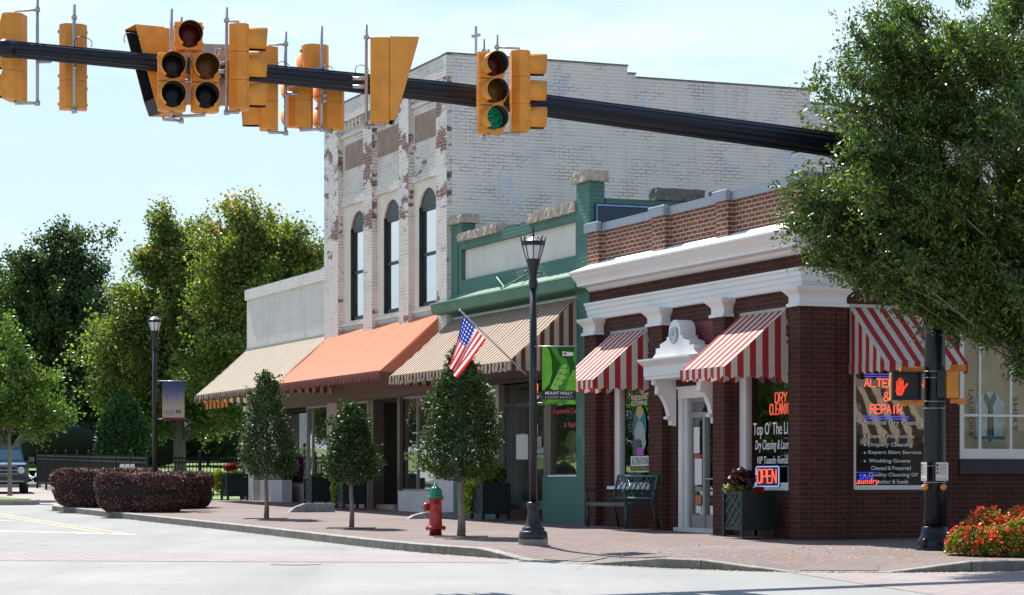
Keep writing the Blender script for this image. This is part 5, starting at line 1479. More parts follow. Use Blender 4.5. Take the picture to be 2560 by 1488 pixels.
# pedestrian signals, push buttons, instruction plates
def pedsignal(label, px, pyb, rz, face):
    Y = PY - .12 if face else PY - .05
    t = thing('pedestrian_signal', label, 'pedestrian signal', tuple(P3(px, pyb, Y)), R(rz), 'pedestrian signals on the black pole')
    m = MB('L'); m.cbox(-.19, .19, -.02, .16, 0, .38, .02); m.build('housing', MAT['sig'], t)
    m = MB('L')
    c = .035
    for (a, b, y0, y1, z0, z1) in ((-.2, .2, -.13, -.02, .365, .385), (-.2, -.182, -.13, -.02, 0, .385), (.182, .2, -.13, -.02, 0, .385), (-.2, .2, -.08, -.02, -.005, .012)): m.box(a, b, y0, y1, z0, z1)
    m.box(-.185, .185, -.024, -.02, .005, .37)
    m.build('visor', MAT['black'], t)
    if face:
        hand = [(-.02, 0), (.05, 0), (.075, .05), (.085, .085), (.12, .125), (.135, .165), (.115, .172), (.088, .135), (.072, .125), (.072, .21), (.055, .215), (.050, .14), (.045, .24), (.026, .245), (.022, .145), (.012, .235), (-.006, .23), (-.004, .14), (-.018, .20), (-.034, .195), (-.03, .11), (-.04, .06)]
        m = MB('L'); m.prism([(a - .10, b + .06) for a, b in hand], -.034, -.026); 
        mt, nt, b, _ = new_mat('lit_hand_symbol'); vo = N(nt, 'ShaderNodeTexVoronoi', ins={'Scale': 75.0}); nt.links.new(objvec(nt), vo.inputs[0])
        nt.links.new(mixc(nt, ramp(nt, vo.outputs[0], .25, .6), (1.0, .09, .03), (.35, .01, .005)), b.inputs['Emission Color']); b.inputs['Emission Strength'].default_value = 0.8; b.inputs['Base Color'].default_value = (.2, .02, .01, 1)
        m.build('hand_symbol', mt, t)
    for z in (.42, -.04):
        m = MB('L')
        if face: m.box(-.03, .26, .02, .07, z - .025, z + .025); m.box(.16, .26, .0, .12, z - .035, z + .035); m.box(-.06, .02, .01, .09, z - .045, z + .03)
        else: m.box(-.03, .06, .05, .22, z - .03, z + .03); m.box(-.06, .08, .15, .26, z - .045, z + .035)
        m.build('mounting_arm', plain('signal_orange', (.70, .24, .02), .4), t)
    return t
pedsignal('pedestrian signal facing the camera showing a lit red raised hand, left of the pole', 2263, 1000, 3, True)
pedsignal('pedestrian signal turned sideways with black visor and yellow housing, right of the pole', 2366, 996, -98, False)
def plate(label, px, py0, py1, w_, rz, lines):
    Y = PY - .20; t = thing('instruction_sign', label, 'sign', tuple(P3(px, py1, Y)), R(rz), 'crossing instruction plates on the pole')
    h = (py1 - py0) * Y / FL
    m = MB('L'); m.cbox(-w_ / 2, w_ / 2, 0, .004, 0, h, .0015); m.build('panel', MAT['letter_k'], t)
    m = MB('L'); m.box(-w_ / 2 + .006, w_ / 2 - .006, -.002, 0, .006, h - .006); m.build('face', MAT['paper'], t)
    for k, (sym, col, l1, l2) in enumerate(lines):
        z = h - .045 - k * .052
        m = MB('L'); m.box(-w_ / 2 + .014, -w_ / 2 + .046, -.0035, -.002, z - .018, z + .018); m.build('symbol', MAT[col], t)
        lettering(l1, -w_ / 2 + .055, z + .003, .105, .014, -.0035, MAT['letter_k'], t, frame='L')
        lettering(l2, -w_ / 2 + .055, z - .016, .09, .012, -.0035, MAT['letter_k'], t, frame='L')
        m = MB('L'); m.box(-w_ / 2 + .006, w_ / 2 - .006, -.0032, -.002, z - .028, z - .026); m.build('rule', MAT['letter_k'], t)
    lettering('PUSH BUTTON TO CROSS', -w_ / 2 + .016, .022, .15, .016, -.0035, MAT['letter_k'], t, frame='L')
ln = (('w', 'letter_k', 'START CROSSING', 'WATCH VEHICLES'), ('d', 'letter_r', 'DONT START', 'FINISH CROSSING'), ('s', 'letter_r', 'DONT CROSS', ''.join(['STAY BACK'])))
plate('white crossing instruction plate facing the camera on the black pole', 2355, 1155, 1203, .186, 6, ln)
plate('white crossing instruction plate seen nearly edge on at the left of the black pole', 2310, 1155, 1203, .186, -74, ln)
def button(label, px, rz):
    t = thing('push_button', label, 'push button', tuple(P3(px, 1218, PY - .17)), R(rz), 'crossing push buttons')
    m = MB('L'); mm = Matrix.Rotation(R(90), 4, 'X'); m.lathe([(.042, -.02), (.044, .02), (.036, .035), (.02, .04)], n=18, mat=mm); m.build('housing', plain('button_orange', (.72, .27, .03), .4), t)
    m = MB('L'); m.lathe([(.02, .04), (.019, .05), (.005, .055)], n=14, mat=mm); m.build('button', MAT['galv'], t)
button('orange push button with silver centre under the facing instruction plate', 2358, 6)
button('orange push button seen from the side at the left edge of the black pole', 2314, -80)

# ================================================================== street lamps, banners, flag
def lamp(label, x, y):
    t = thing('street_lamp', label, 'street lamp', (x, y, walk_z(y)), 0, 'black lantern street lamps')
    m = MB('L'); m.lathe([(.215, -.02), (.215, .075), (.20, .08)], n=8, smooth=False); m.build('footing', MAT['granite'], t)
    m = MB('L'); m.lathe([(.205, .075), (.21, .10), (.20, .17), (.185, .19), (.16, .20), (.165, .22), (.15, .245), (.125, .26), (.10, .33), (.085, .42), (.078, .50), (.085, .52), (.095, .54), (.095, .60), (.07, .61)], n=24); m.build('base', MAT['lamp_black'], t)
    m = MB('L'); m.lathe([(.058, .60), (.056, 2.2), (.050, 3.72)], n=16, flute=.09); m.build('post', MAT['lamp_black'], t)
    m = MB('L'); m.lathe([(.055, 3.70), (.066, 3.76), (.066, 3.80), (.052, 3.84), (.055, 3.92), (.075, 4.0), (.09, 4.06), (.104, 4.10), (.104, 4.12)], n=16)
    for i in range(4):
        a = i * PI / 2 + .4; m.tube([(.07 * math.cos(a), .07 * math.sin(a), 3.93), (.12 * math.cos(a), .12 * math.sin(a), 3.95), (.14 * math.cos(a), .14 * math.sin(a), 3.90)], .008, 5)
    m.build('collar', MAT['lamp_black'], t)
    r0, r1, z0, z1 = .100, .158, 4.12, 4.32
    m = MB('L'); m.lathe([(r0 * .96, z0), (r1 * .96, z1)], n=8, smooth=False); m.lathe([(.15, 4.38), (.02, 4.46)], n=8, smooth=False); gl = m.build('lantern_glass', MAT['lamp_glass'], t)
    m = MB('L')
    m.lathe([(r1 + .003, z1 - .005), (r1 + .012, z1 + .06), (r1 - .01, z1 + .062), (r1 - .02, z1)], n=8, smooth=False, cap=False)
    for i in range(8):
        a = 2 * PI * i / 8; ca, sa = math.cos(a), math.sin(a)
        m.tube([(r0 * ca, r0 * sa, z0), (r1 * ca, r1 * sa, z1), ((r1 + .012) * ca, (r1 + .012) * sa, z1 + .07), ((r1 + .018) * ca, (r1 + .018) * sa, z1 + .11), ((r1 + .045) * ca, (r1 + .045) * sa, z1 + .145)], [.007, .008, .011, .009, .003], 5)
        m.tube([(.155 * ca, .155 * sa, 4.385), (.02 * ca, .02 * sa, 4.465)], .004, 4)
    m.lathe([(.035, 4.455), (.028, 4.475), (.012, 4.485), (.014, 4.52), (.022, 4.535), (.010, 4.55), (.012, 4.575), (.001, 4.64)], n=10)
    m.build('lantern_cage', MAT['lamp_black'], t)
    m = MB('L')
    return t
L1x, L1y = (1333 - HX) / FL * 34.7, 34.7
L2x, L2y = (387 - HX) / FL * 55.6, 55.6
lamp('tall black lantern street lamp with flared base standing on the brick pavement, nearer one', L1x, L1y)
lamp('black lantern street lamp rising out of the purple hedge, farther one', L2x, L2y)

def bannerobj(name, label, lx, ly, px0, px1, py0, py1, rz):
    Y = ly - .02
    p = P3((px0 + px1) / 2, py1, Y); wd = (px1 - px0) * Y / FL; h = (py1 - py0) * Y / FL
    t = thing(name, label, 'banner', tuple(p), R(rz))
    return t, wd, h, p
t, wd, h, p = bannerobj('banner', 'bright green market banner with pea pods hanging from the nearer lamp post', L1x, L1y, 1355, 1440, 867, 1011, 4)
def curved(mb, pts_fn=None): pass
m = MB('L'); n = 10
for i in range(n + 1):
    x = -wd / 2 + wd * i / n
    for z in (0, h): m.v.append((x, .012 * math.sin(i * .7) * (1 - z / h), z))
for i in range(n): m.f.append([i * 2, i * 2 + 2, i * 2 + 3, i * 2 + 1]); m.m.append(0); m.sm.append(True)
m.build('cloth', cloth('dark_green_print', (.012, .075, .008), .15), t)
def pp(pts, dy, mat, nm='print'):
    mb = MB('L'); mb.add([(x * wd - wd / 2, dy, z * h) for x, z in pts], [tuple(range(len(pts)))]); return mb.build(nm, mat, t)
gA = plain('leaf_green_print', (.13, .42, .015), .6, var=.25, scale=5); gB = plain('mid_green_print', (.045, .22, .01), .6, var=.3, scale=5); gC = plain('pale_pea_print', (.27, .52, .05), .6, var=.2, scale=9)
pp([(0.0, .18), (.10, .28), (.22, .36), (.30, .55), (.28, .78), (.20, .95), (.12, 1.0), (0, 1.0)], -.014, gA)
pp([(.22, 1.0), (.42, 1.0), (.52, .85), (.72, .78), (.82, .62), (.80, .35), (.72, .22), (.40, .22), (.22, .28), (.40, .50), (.55, .70), (.42, .80), (.30, .92)], -.015, gB)
pp([(.68, .22), (.78, .45), (.92, .60), (1.0, .58), (1.0, .22)], -.016, gA)
pp([(.95, 1.0), (1.0, 1.0), (1.0, .66), (.90, .80)], -.016, gB)
pp([(.60, .68), (.615, .68), (.27, .26), (.25, .28)], -.0165, plain('white_vein_print', (.5, .65, .35), .6))
for k, (cx_, cz_, rx_, rz_) in enumerate(((.66, .66, .075, .035), (.64, .575, .10, .048), (.58, .47, .115, .052), (.48, .375, .125, .05), (.38, .29, .11, .045))):
    pp(ell(cx_, cz_, rx_, rz_), -.018 - .0004 * k, gC)
pp([(.60, .84), (.90, .84), (.92, .90), (.60, .92)], -.02, MAT['paper'], 'small_label'); pp([(.63, .86), (.72, .86), (.72, .90), (.63, .90)], -.022, MAT['letter_r'], 'small_label')
pp([(0, .085), (1, .075), (1, .235), (0, .245)], -.021, plain('black_print', (.012, .012, .016), .6), 'name_band')
lettering('MOUNT HOLLY', -wd * .41, h * .168, wd * .80, h * .052, -.024, MAT['letter_w'], t, frame='L')
lettering('FARMERS MARKET', -wd * .41, h * .10, wd * .82, h * .042, -.024, plain('grey_lettering', (.3, .3, .3), .6), t, frame='L')
pp([(0, 0), (1, 0), (1, .078), (0, .088)], -.0225, gB); pp([(.05, .0), (.55, .07), (.2, .085)], -.0235, gA); pp([(.7, .0), (1.0, .0), (.95, .07), (.75, .075)], -.0235, gA)
m = MB('L'); m.tube([(-wd / 2 - .11, .0, h + .004), (wd / 2 + .01, 0, h + .004)], .009, 6); m.tube([(-wd / 2 - .11, .03, .02), (wd / 2 - .02, .03, .02)], .007, 6); m.build('banner_rod', MAT['galv'], t)
t, wd, h, p = bannerobj('banner', 'blue to beige faded town banner with dark red foot on the farther lamp post', L2x, L2y, 406, 461, 953, 1051, 4)
mt, nt, b, out_ = new_mat('faded_sky_print')
sp = nt.nodes.new('ShaderNodeSeparateXYZ'); nt.links.new(objvec(nt), sp.inputs[0])
rr = nt.nodes.new('ShaderNodeValToRGB'); els = rr.color_ramp.elements
els[0].position = 0.0; els[0].color = (.45, .38, .30, 1); els[1].position = 1.0; els[1].color = (.02, .05, .14, 1)
e = els.new(.35); e.color = (.42, .34, .26, 1); e = els.new(.6); e.color = (.22, .19, .23, 1); e = els.new(.8); e.color = (.08, .09, .17, 1)
nt.links.new(math_(nt, 'DIVIDE', sp.outputs[2], h), rr.inputs[0]); nt.links.new(rr.outputs[0], b.inputs['Base Color']); b.inputs['Roughness'].default_value = .8
m = MB('L'); m.box(-wd / 2, wd / 2, -.002, .002, h * .07, h); m.build('cloth', mt, t)
m = MB('L'); m.box(-wd / 2, wd / 2, -.003, .003, 0, h * .07); m.build('foot', plain('dark_red_print', (.14, .015, .02), .7), t)
m = MB('L'); m.tube([(-wd / 2 - .11, 0, h + .004), (wd / 2 + .06, 0, h + .004)], .009, 6); m.tube([(-wd / 2 - .11, 0.012, h * .035), (wd / 2 + .06, 0.012, h * .035)], .007, 6); m.build('banner_rod', MAT['galv'], t)
bl_ = plain('brown_lettering', (.22, .08, .04), .7)
lettering('MOUNT', -wd * .36, h * .20, wd * .42, h * .045, -.005, bl_, t, frame='L'); lettering('HOLLY', -wd * .33, h * .14, wd * .36, h * .045, -.005, bl_, t, frame='L')
lettering('M', wd * .12, h * .17, wd * .2, h * .11, -.005, plain('olive_lettering', (.12, .10, .05), .7), t, frame='L')
m = MB('L'); pr_ = plain('pale_violet_print', (.13, .12, .25), .7); zt0 = h * .9
m.tube([(-.14 + .27 * (1 - math.cos(a)) / 2, -.004, h * .74 + .10 * math.sin(a)) for a in [PI * k / 10 for k in range(11)]], .006, 4)
m.box(-.16, -.13, -.006, -.003, h * .55, h * .74); m.box(.06, .09, -.006, -.003, h * .55, h * .74)
m.prism([(-.13, h * .74), (-.10, h * .74), (-.02, h * .66), (.03, h * .74), (.06, h * .74), (-.02, h * .60)], -.006, -.003); m.build('print', pr_, t)

# flag on an angled staff
ft = thing('flag', 'stars and stripes flag drooping from an angled silver staff on the nearer lamp post', 'flag', (L1x, L1y - .07, P3(1318, 937, 34.6).z))
def FP(px, py, Y): return P3(px, py, Y) - Vector(ft.location)
s0 = FP(1316, 937, 34.6); s1 = FP(1150, 776, 34.3)
m = MB('L'); m.tube([s0, s1], .012, 8); m.build('staff', MAT['galv'], ft)
m = MB('L'); m.lathe([(.001, -.02), (.02, -.008), (.02, .008), (.001, .02)], tuple(s1), n=10); m.build('finial', MAT['galv'], ft)
m = MB('L'); m.box(-.03, .03, -.01, .05, -.05, .12); m.build('bracket', MAT['lamp_black'], ft)
A_, B_, C_, D_ = FP(1157, 790, 34.28), FP(1216, 849, 34.38), FP(1142, 944, 34.3), FP(1124, 905, 34.25)
mt, nt, b, out_ = new_mat('flag_cloth')
uvn = nt.nodes.new('ShaderNodeTexCoord'); sp = nt.nodes.new('ShaderNodeSeparateXYZ'); nt.links.new(uvn.outputs['UV'], sp.inputs[0])
u_, v_ = sp.outputs[0], sp.outputs[1]
st_ = math_(nt, 'LESS_THAN', math_(nt, 'MODULO', math_(nt, 'FLOOR', math_(nt, 'MULTIPLY', v_, 12.999)), 2), .5)
cc = mixc(nt, st_, (.75, .75, .76), (.62, .02, .025))
ic = math_(nt, 'MULTIPLY', math_(nt, 'LESS_THAN', u_, .42), math_(nt, 'GREATER_THAN', v_, 6 / 13))
su = math_(nt, 'SUBTRACT', math_(nt, 'FRACT', math_(nt, 'MULTIPLY', u_, 14.3)), .5); sv = math_(nt, 'SUBTRACT', math_(nt, 'FRACT', math_(nt, 'MULTIPLY', v_, 9.3)), .5)
dd = math_(nt, 'ADD', math_(nt, 'MULTIPLY', su, su), math_(nt, 'MULTIPLY', sv, sv))
blue = mixc(nt, math_(nt, 'LESS_THAN', dd, .07), (.01, .03, .30), (.6, .6, .68))
cc = mixc(nt, ic, cc, blue)
nt.links.new(cc, b.inputs['Base Color']); b.inputs['Roughness'].default_value = .7; b.inputs['Specular IOR Level'].default_value = .2
trn = nt.nodes.new('ShaderNodeBsdfTranslucent'); nt.links.new(cc, trn.inputs[0]); mxs = nt.nodes.new('ShaderNodeMixShader'); mxs.inputs[0].default_value = .45
nt.links.new(b.outputs[0], mxs.inputs[1]); nt.links.new(trn.outputs[0], mxs.inputs[2]); nt.links.new(mxs.outputs[0], out_.inputs[0])
m = MB('L'); m.uv = []; nu, nv = 40, 26
for i in range(nu + 1):
    for j in range(nv + 1):
        u = i / nu; v = j / nv                      # u along the fly, v=1 at the staff tip
        top = A_.lerp(D_, u); bot = B_.lerp(C_, u)
        # the upper edge sags under its own weight
        p = bot.lerp(top, v)
        side = math.sin(PI * v) * (u ** .8)
        p = p + Vector((-.0 - .02 * side, 0, -.06 * math.sin(PI * min(1, u * 1.0)) * v * .5))
        p.y += .075 * u * math.sin(v * 12.5 + u * 1.2) + .02 * math.sin(v * 27 + u * 4) * u
        p.x += .022 * u * math.cos(v * 12.5 + u * 1.2)
        m.v.append(tuple(p)); m.uv.append((u, v))
for i in range(nu):
    for j in range(nv):
        a = i * (nv + 1) + j; m.f.append([a, a + nv + 1, a + nv + 2, a + 1]); m.m.append(0); m.sm.append(True)
m.build('cloth', mt, ft)

# ================================================================== hydrant, bench, planters, stones
Yh = 38.4; hx_ = (1089 - HX) / FL * Yh
t = thing('fire_hydrant', 'red fire hydrant with a green bonnet standing between the two nearer pavement trees', 'fire hydrant', (hx_, Yh, walk_z(Yh) - .01), R(-14))
m = MB('L'); m.lathe([(.10, 0), (.10, .10), (.165, .105), (.168, .14), (.115, .15), (.105, .17), (.10, .40), (.102, .56), (.118, .57), (.118, .60)], n=24)
for i in range(8):
    a = i * PI / 4; m.lathe([(.014, .09), (.014, .16)], (.145 * math.cos(a), .145 * math.sin(a), 0), n=6)
m.build('barrel', MAT['hyd_red'], t)
m = MB('L')
mm = Matrix.Translation((-.08, 0, .46)) @ Matrix.Rotation(R(-90), 4, 'Y'); m.lathe([(.055, 0), (.055, .05), (.068, .055), (.068, .10), (.05, .11), (.02, .112), (.02, .14)], n=16, mat=mm)
m.build('nozzle', MAT['hyd_red'], t)
m = MB('L'); mm = Matrix.Translation((.05, -.07, .45)) @ Matrix.Rotation(R(90), 4, 'X'); m.lathe([(.06, 0), (.06, .04), (.074, .045), (.074, .085), (.05, .09), (.018, .095), (.018, .12)], n=16, mat=mm); m.build('nozzle', MAT['hyd_red'], t)
m = MB('L'); m.lathe([(.128, .60), (.13, .635), (.104, .645), (.10, .68), (.085, .735), (.06, .775), (.045, .785), (.045, .80), (.022, .805), (.022, .85)], n=24)
for i in range(10):
    a = i * PI / 5; m.tube([(.103 * math.cos(a), .103 * math.sin(a), .65), (.09 * math.cos(a), .09 * math.sin(a), .735), (.05 * math.cos(a), .05 * math.sin(a), .785)], .008, 5)
m.build('bonnet', MAT['hyd_green'], t)
m = MB('L'); m.tube([(-.17, -.02, .43), (-.19, -.05, .33), (-.13, -.09, .27), (-.09, -.10, .34)], .007, 5); m.build('chain', MAT['galv'], t)

def planter():
    W_, D_, H_ = .66, .58, .70
    t = thing('planter_box', 'x', 'planter', (0, 0, 0), 0, 'dark green lattice planter boxes along the shops')
    m = MB('L'); m.box(-W_ / 2 + .03, W_ / 2 - .03, -D_ / 2 + .03, D_ / 2 - .03, .10, H_ - .03)
    m.box(-W_ / 2 + .01, W_ / 2 - .01, -D_ / 2 + .01, D_ / 2 - .01, .10, .16)
    m.build('box', MAT['planter'], t)
    m = MB('L')
    for a, b, c, d in ((-W_ / 2, W_ / 2, -D_ / 2, -D_ / 2 + .05), (-W_ / 2, W_ / 2, D_ / 2 - .05, D_ / 2), (-W_ / 2, -W_ / 2 + .05, -D_ / 2 + .05, D_ / 2 - .05), (W_ / 2 - .05, W_ / 2, -D_ / 2 + .05, D_ / 2 - .05)): m.box(a, b, c, d, H_ - .06, H_)
    m.build('rim', MAT['planter'], t)
    for sx in (-1, 1):
        for sy in (-1, 1):
            m = MB('L'); cx, cy = sx * (W_ / 2 - .025), sy * (D_ / 2 - .025); m.box(cx - .028, cx + .028, cy - .028, cy + .028, 0, H_ - .005); m.build('leg', MAT['planter'], t)
    m = MB('L'); y = -D_ / 2 + .018                                   # Chinese lattice on the front
    x0, x1, z0, z1 = -W_ / 2 + .06, W_ / 2 - .06, .17, H_ - .07
    def bar(ax, az, bx, bz):
        d = Vector((bx - ax, 0, bz - az)).normalized(); n_ = Vector((-d.z, 0, d.x)) * .013
        A = Vector((ax, 0, az)); B = Vector((bx, 0, bz))
        q = [A - n_, B - n_, B + n_, A + n_]
        m.add([(p.x, y - .0, p.z) for p in q] + [(p.x, y + .016, p.z) for p in q], [(0, 1, 2, 3), (0, 4, 5, 1), (2, 6, 7, 3), (4, 7, 6, 5)])
    cx, cz = (x0 + x1) / 2, (z0 + z1) / 2
    for k in (-.36, -.18, 0, .18, .36):
        bar(max(x0, x0 + k), z0 + max(0, -k), min(x1, x1 + k), z1 - max(0, k))
    for k in (-.18, .18): bar(max(x0, x0 + k), z1 - max(0, -k), min(x1, x1 + k), z0 + max(0, k))
    m.build('lattice', plain('lattice_green', (0.035, 0.085, 0.085), .5), t)
    m = MB('L'); m.box(-W_ / 2 + .05, W_ / 2 - .05, -D_ / 2 + .05, D_ / 2 - .05, H_ - .08, H_ - .04); m.build('soil', MAT['soil'], t)
    return t
PB = planter()
pl_at = []
for k, (px, yl, lab) in enumerate(((1855, -.76, 'dark green planter box with purple coleus and pale flowers beside the white doorway'),
                                   (1206, -1.0, 'dark green planter box with golden creeper spilling over, beside the fire hydrant'),
                                   (857, -.85, 'dark green planter box half hidden behind the middle pavement tree, vine down its side'),
                                   (779, -.85, 'dark green planter box without visible plants, between the two farther pavement trees'),
                                   (568, -.95, 'dark green planter box with red celosia and lime vine past the corner column, farthest one'))):
    xl = fx(px, yl) - .33; yc = yl + .29
    p = MF @ Vector((xl, yc, 0)); p.z = walk_z(p.y) + (0.02 if k else .03)
    if k == 0: PB.location = p; PB.rotation_euler = (0, 0, ROTF); PB['label'] = lab; o = PB
    else: o = dup(PB, p, ROTF, lab)
    pl_at.append(p)

bxn, bxf = fx(1560, -.8), fx(1464, -.8)
bp = MF @ Vector(((bxn + bxf) / 2, -.78, 0)); bl2 = (bxn - bxf) / 2
t = thing('park_bench', 'dark green metal bench with lattice back in front of the first striped window', 'bench', (bp.x, bp.y, walk_z(bp.y) + .03), ROTF)
m = MB('L')
for i in range(6): m.box(-bl2, bl2, .02 + i * .085, .085 + i * .085, .40, .425)
m.box(-bl2, bl2, -.01, .02, .37, .43); m.build('seat', MAT['green_bench'], t)
for s_ in (-1, 1):
    m = MB('L'); m.tube([(s_ * bl2, .02, 0), (s_ * bl2, .02, .40)], .028, 8); m.build('leg', MAT['green_bench'], t)
    m = MB('L'); m.tube([(s_ * bl2, .62, 0), (s_ * bl2, .50, .42)], .026, 8); m.build('leg', MAT['green_bench'], t)
    m = MB('L'); m.box(s_ * bl2 - .035, s_ * bl2 + .035, -.04, .58, .62, .65); m.tube([(s_ * bl2, .02, .42), (s_ * bl2, .0, .62)], .024, 6); m.build('armrest', MAT['green_bench'], t)
m = MB('L')
def BK(x, z): return (x, .50 + (z - .42) * .24, z)
m.tube([BK(-bl2, .42), BK(-bl2, .90)], .024, 6); m.tube([BK(bl2, .42), BK(bl2, .90)], .024, 6); m.tube([BK(-bl2, .88), BK(bl2, .88)], .028, 6); m.tube([BK(-bl2, .50), BK(bl2, .50)], .022, 6)
for i in range(5):
    a = -bl2 + 2 * bl2 * i / 4
    if i < 4:
        b_ = -bl2 + 2 * bl2 * (i + 1) / 4
        m.tube([BK(a, .52), BK(b_, .86)], .011, 5); m.tube([BK(a, .86), BK(b_, .52)], .011, 5)
        m.tube([BK((a + b_) / 2, .52), BK(b_, .69)], .010, 5); m.tube([BK(a, .69), BK((a + b_) / 2, .86)], .010, 5)
    m.tube([BK(a, .5), BK(a, .88)], .012, 5)
m.build('backrest', plain('bench_teal', (0.03, 0.12, 0.13), .35), t)

def stone(px0, px1, pyt, Y, lab):
    p0, p1 = P3(px0, pyt, Y), P3(px1, pyt, Y)
    t = thing('granite_block', lab, 'stone block', (p0.x, Y, walk_z(Y)), R(14))
    w_ = (p1.x - p0.x); h = max(.09, P3(px0, pyt, Y).z - walk_z(Y))
    m = MB('L'); m.prism([(0, -.02), (w_, -.02), (w_, h), (w_ * .35, h), (w_ * .12, h * .55), (0, .0)], -.0, .32); m.build('block', plain('grey_granite', (.30, .30, .31), .9, var=.35, scale=14, bmp=1.0), t)
stone(724, 838, 1259, 52.5, 'low grey granite edging block tapering to the left between the two farther trees')
stone(1022, 1150, 1281, 47.5, 'low grey granite edging block behind the fire hydrant')

# ================================================================== fence, spinner, ornament
def fence(a, b, lab, npost, bal, balc=100):
    A = Vector((a[0], a[1])); B = Vector((b[0], b[1])); L_ = (B - A).length; ang = math.atan2(B.y - A.y, B.x - A.x)
    t = thing('iron_fence', lab, 'fence', (A.x, A.y, walk_z(A.y)), ang)
    dz = (walk_z(B.y) - walk_z(A.y)) / L_
    m = MB('L')
    for z in (.12, 1.0, 1.12):
        m.add([(0, -.018, z), (L_, -.018, z + dz * L_), (L_, .018, z + dz * L_), (0, .018, z), (0, -.018, z + .035), (L_, -.018, z + .035 + dz * L_), (L_, .018, z + .035 + dz * L_), (0, .018, z + .035)], [(0, 1, 5, 4), (3, 7, 6, 2), (4, 5, 6, 7), (0, 3, 2, 1)])
    m.build('rail', MAT['iron'], t)
    for i in range(npost + 1):
        x = L_ * i / npost; m = MB('L'); m.box(x - .035, x + .035, -.035, .035, -.1 + dz * x, 1.22 + dz * x); m.lathe([(.05, 1.22), (.05, 1.24), (.02, 1.26), (.045, 1.29), (.045, 1.32), (.001, 1.35)], (x, 0, dz * x), n=10); m.build('post', MAT['iron'], t)
    n = int(L_ / bal); mb = MB('L')
    for i in range(1, n):
        x = L_ * i / n; mb.box(x - .009, x + .009, -.009, .009, .08 + dz * x, 1.2 + dz * x)
    o = mb.build('picket', MAT['iron'], t); o['kind'] = 'stuff'
    return t
fence((-18.0, 91.0), (-9.75, 64.2), 'black iron picket fence running obliquely away behind the purple hedge', 9, .11)
fence((-9.6, 64.4), (-7.35, 65.95), 'black iron picket fence in front of the lawn, ending at the low white building', 2, .105)
fence((-24.5, 92.5), (-18.9, 92.2), 'short length of black iron fence behind the parked car', 2, .11)
px_, Yg = 606, 65.0
gp = P3(px_, 1240, Yg)
t = thing('garden_spinner', 'thin garden pole with coloured fabric pinwheels at the left edge of the white building', 'garden ornament', (gp.x, Yg, walk_z(Yg)))
m = MB('L'); m.tube([(0, 0, 0), (0, 0, 1.55)], .012, 6); m.build('pole', plain('teal_pole', (.05, .3, .2), .5), t)
for z, c, nm in ((1.5, (.7, .15, .03), 'orange_red'), (1.32, (.6, .4, .35), 'pale_peach'), (1.15, (.55, .05, .12), 'pink_red'), (.98, (.1, .55, .2), 'bright_green')):
    m = MB('L'); mm = Matrix.Translation((0, -.02, z)) @ Matrix.Rotation(R(90), 4, 'X'); m.lathe([(.001, 0), (.055, .012), (.06, .0), (.055, -.012), (.001, -.01)], n=10, mat=mm, smooth=False); m.build('pinwheel', plain(nm, c, .7), t)
Yo = 63.0; op = P3(318, 1190, Yo)
t = thing('lawn_ornament', 'white three lobed ornament just showing above the purple hedge', 'ornament', (op.x, Yo, walk_z(Yo)))
zt_o = P3(318, 1160, Yo).z - walk_z(Yo)
for k in (-1, 0, 1):
    m = MB('L'); m.prism([(k * .135 - .06 - (.03 if k < 0 else 0), 0.25), (k * .135 + .06 + (.03 if k > 0 else 0), .25), (k * .135 + .055 , zt_o - .02), (k * .135 + .03, zt_o), (k * .135 - .03, zt_o), (k * .135 - .055, zt_o - .02)], -.03, .03); m.build('lobe', MAT['white'], t)
m = MB('L'); m.box(-.25, .25, -.05, .05, 0, .25); m.build('foot', MAT['white'], t)

# ================================================================== parked car (front right quarter in view)
cx_, cy_ = (-40 - HX) / FL * 82, 82.0
cx_ = (72 - HX) / FL * 80.2 - .93
t = thing('parked_car', 'black four wheel drive with chrome trim parked behind the young tree at the left edge', 'car', (cx_, 80.2, road_z(80.2)), R(13))
def sect(y, hw, z0, z1, c=.06): return [(-hw + c, y, z0), (hw - c, y, z0), (hw, y, z0 + c), (hw, y, z1 - c), (hw - c * 1.6, y, z1), (-hw + c * 1.6, y, z1), (-hw, y, z1 - c), (-hw, y, z0 + c)]
def loft(mb, secs, mi=0):
    n = len(secs[0]); vs = [p for s_ in secs for p in s_]; fs = [tuple(range(n)), tuple(reversed(range((len(secs) - 1) * n, len(secs) * n)))]
    for k in range(len(secs) - 1):
        for i in range(n): j = (i + 1) % n; fs.append((k * n + i, (k + 1) * n + i, (k + 1) * n + j, k * n + j))
    mb.add(vs, fs, mi)
m = MB('L'); loft(m, [sect(0.0, .80, .42, .90), sect(.08, .90, .36, 1.0), sect(.35, .93, .34, 1.06), sect(1.2, .94, .34, 1.13), sect(4.3, .93, .36, 1.14), sect(4.5, .88, .42, 1.1)])
loft(m, [[(-.80, 1.25, 1.12), (.80, 1.25, 1.12), (.80, 1.26, 1.14), (-.80, 1.26, 1.14)], [(-.68, 1.85, 1.12), (.68, 1.85, 1.12), (.68, 1.85, 1.70), (-.68, 1.85, 1.70)], [(-.70, 4.2, 1.12), (.70, 4.2, 1.12), (.68, 4.2, 1.72), (-.68, 4.2, 1.72)], [(-.80, 4.42, 1.12), (.80, 4.42, 1.12), (.76, 4.4, 1.2), (-.76, 4.4, 1.2)]])
m.build('body', MAT['car'], t)
gm_ = plain('car_glass', (.03, .09, .14), .08, coat=1.0)
m = MB('L'); m.add([(-.74, 1.28, 1.15), (.74, 1.28, 1.15), (.63, 1.83, 1.66), (-.63, 1.83, 1.66)], [(0, 1, 2, 3)])
m.add([(.795, 1.45, 1.16), (.80, 4.1, 1.16), (.705, 4.1, 1.62), (.705, 1.92, 1.62)], [(0, 1, 2, 3)]); 
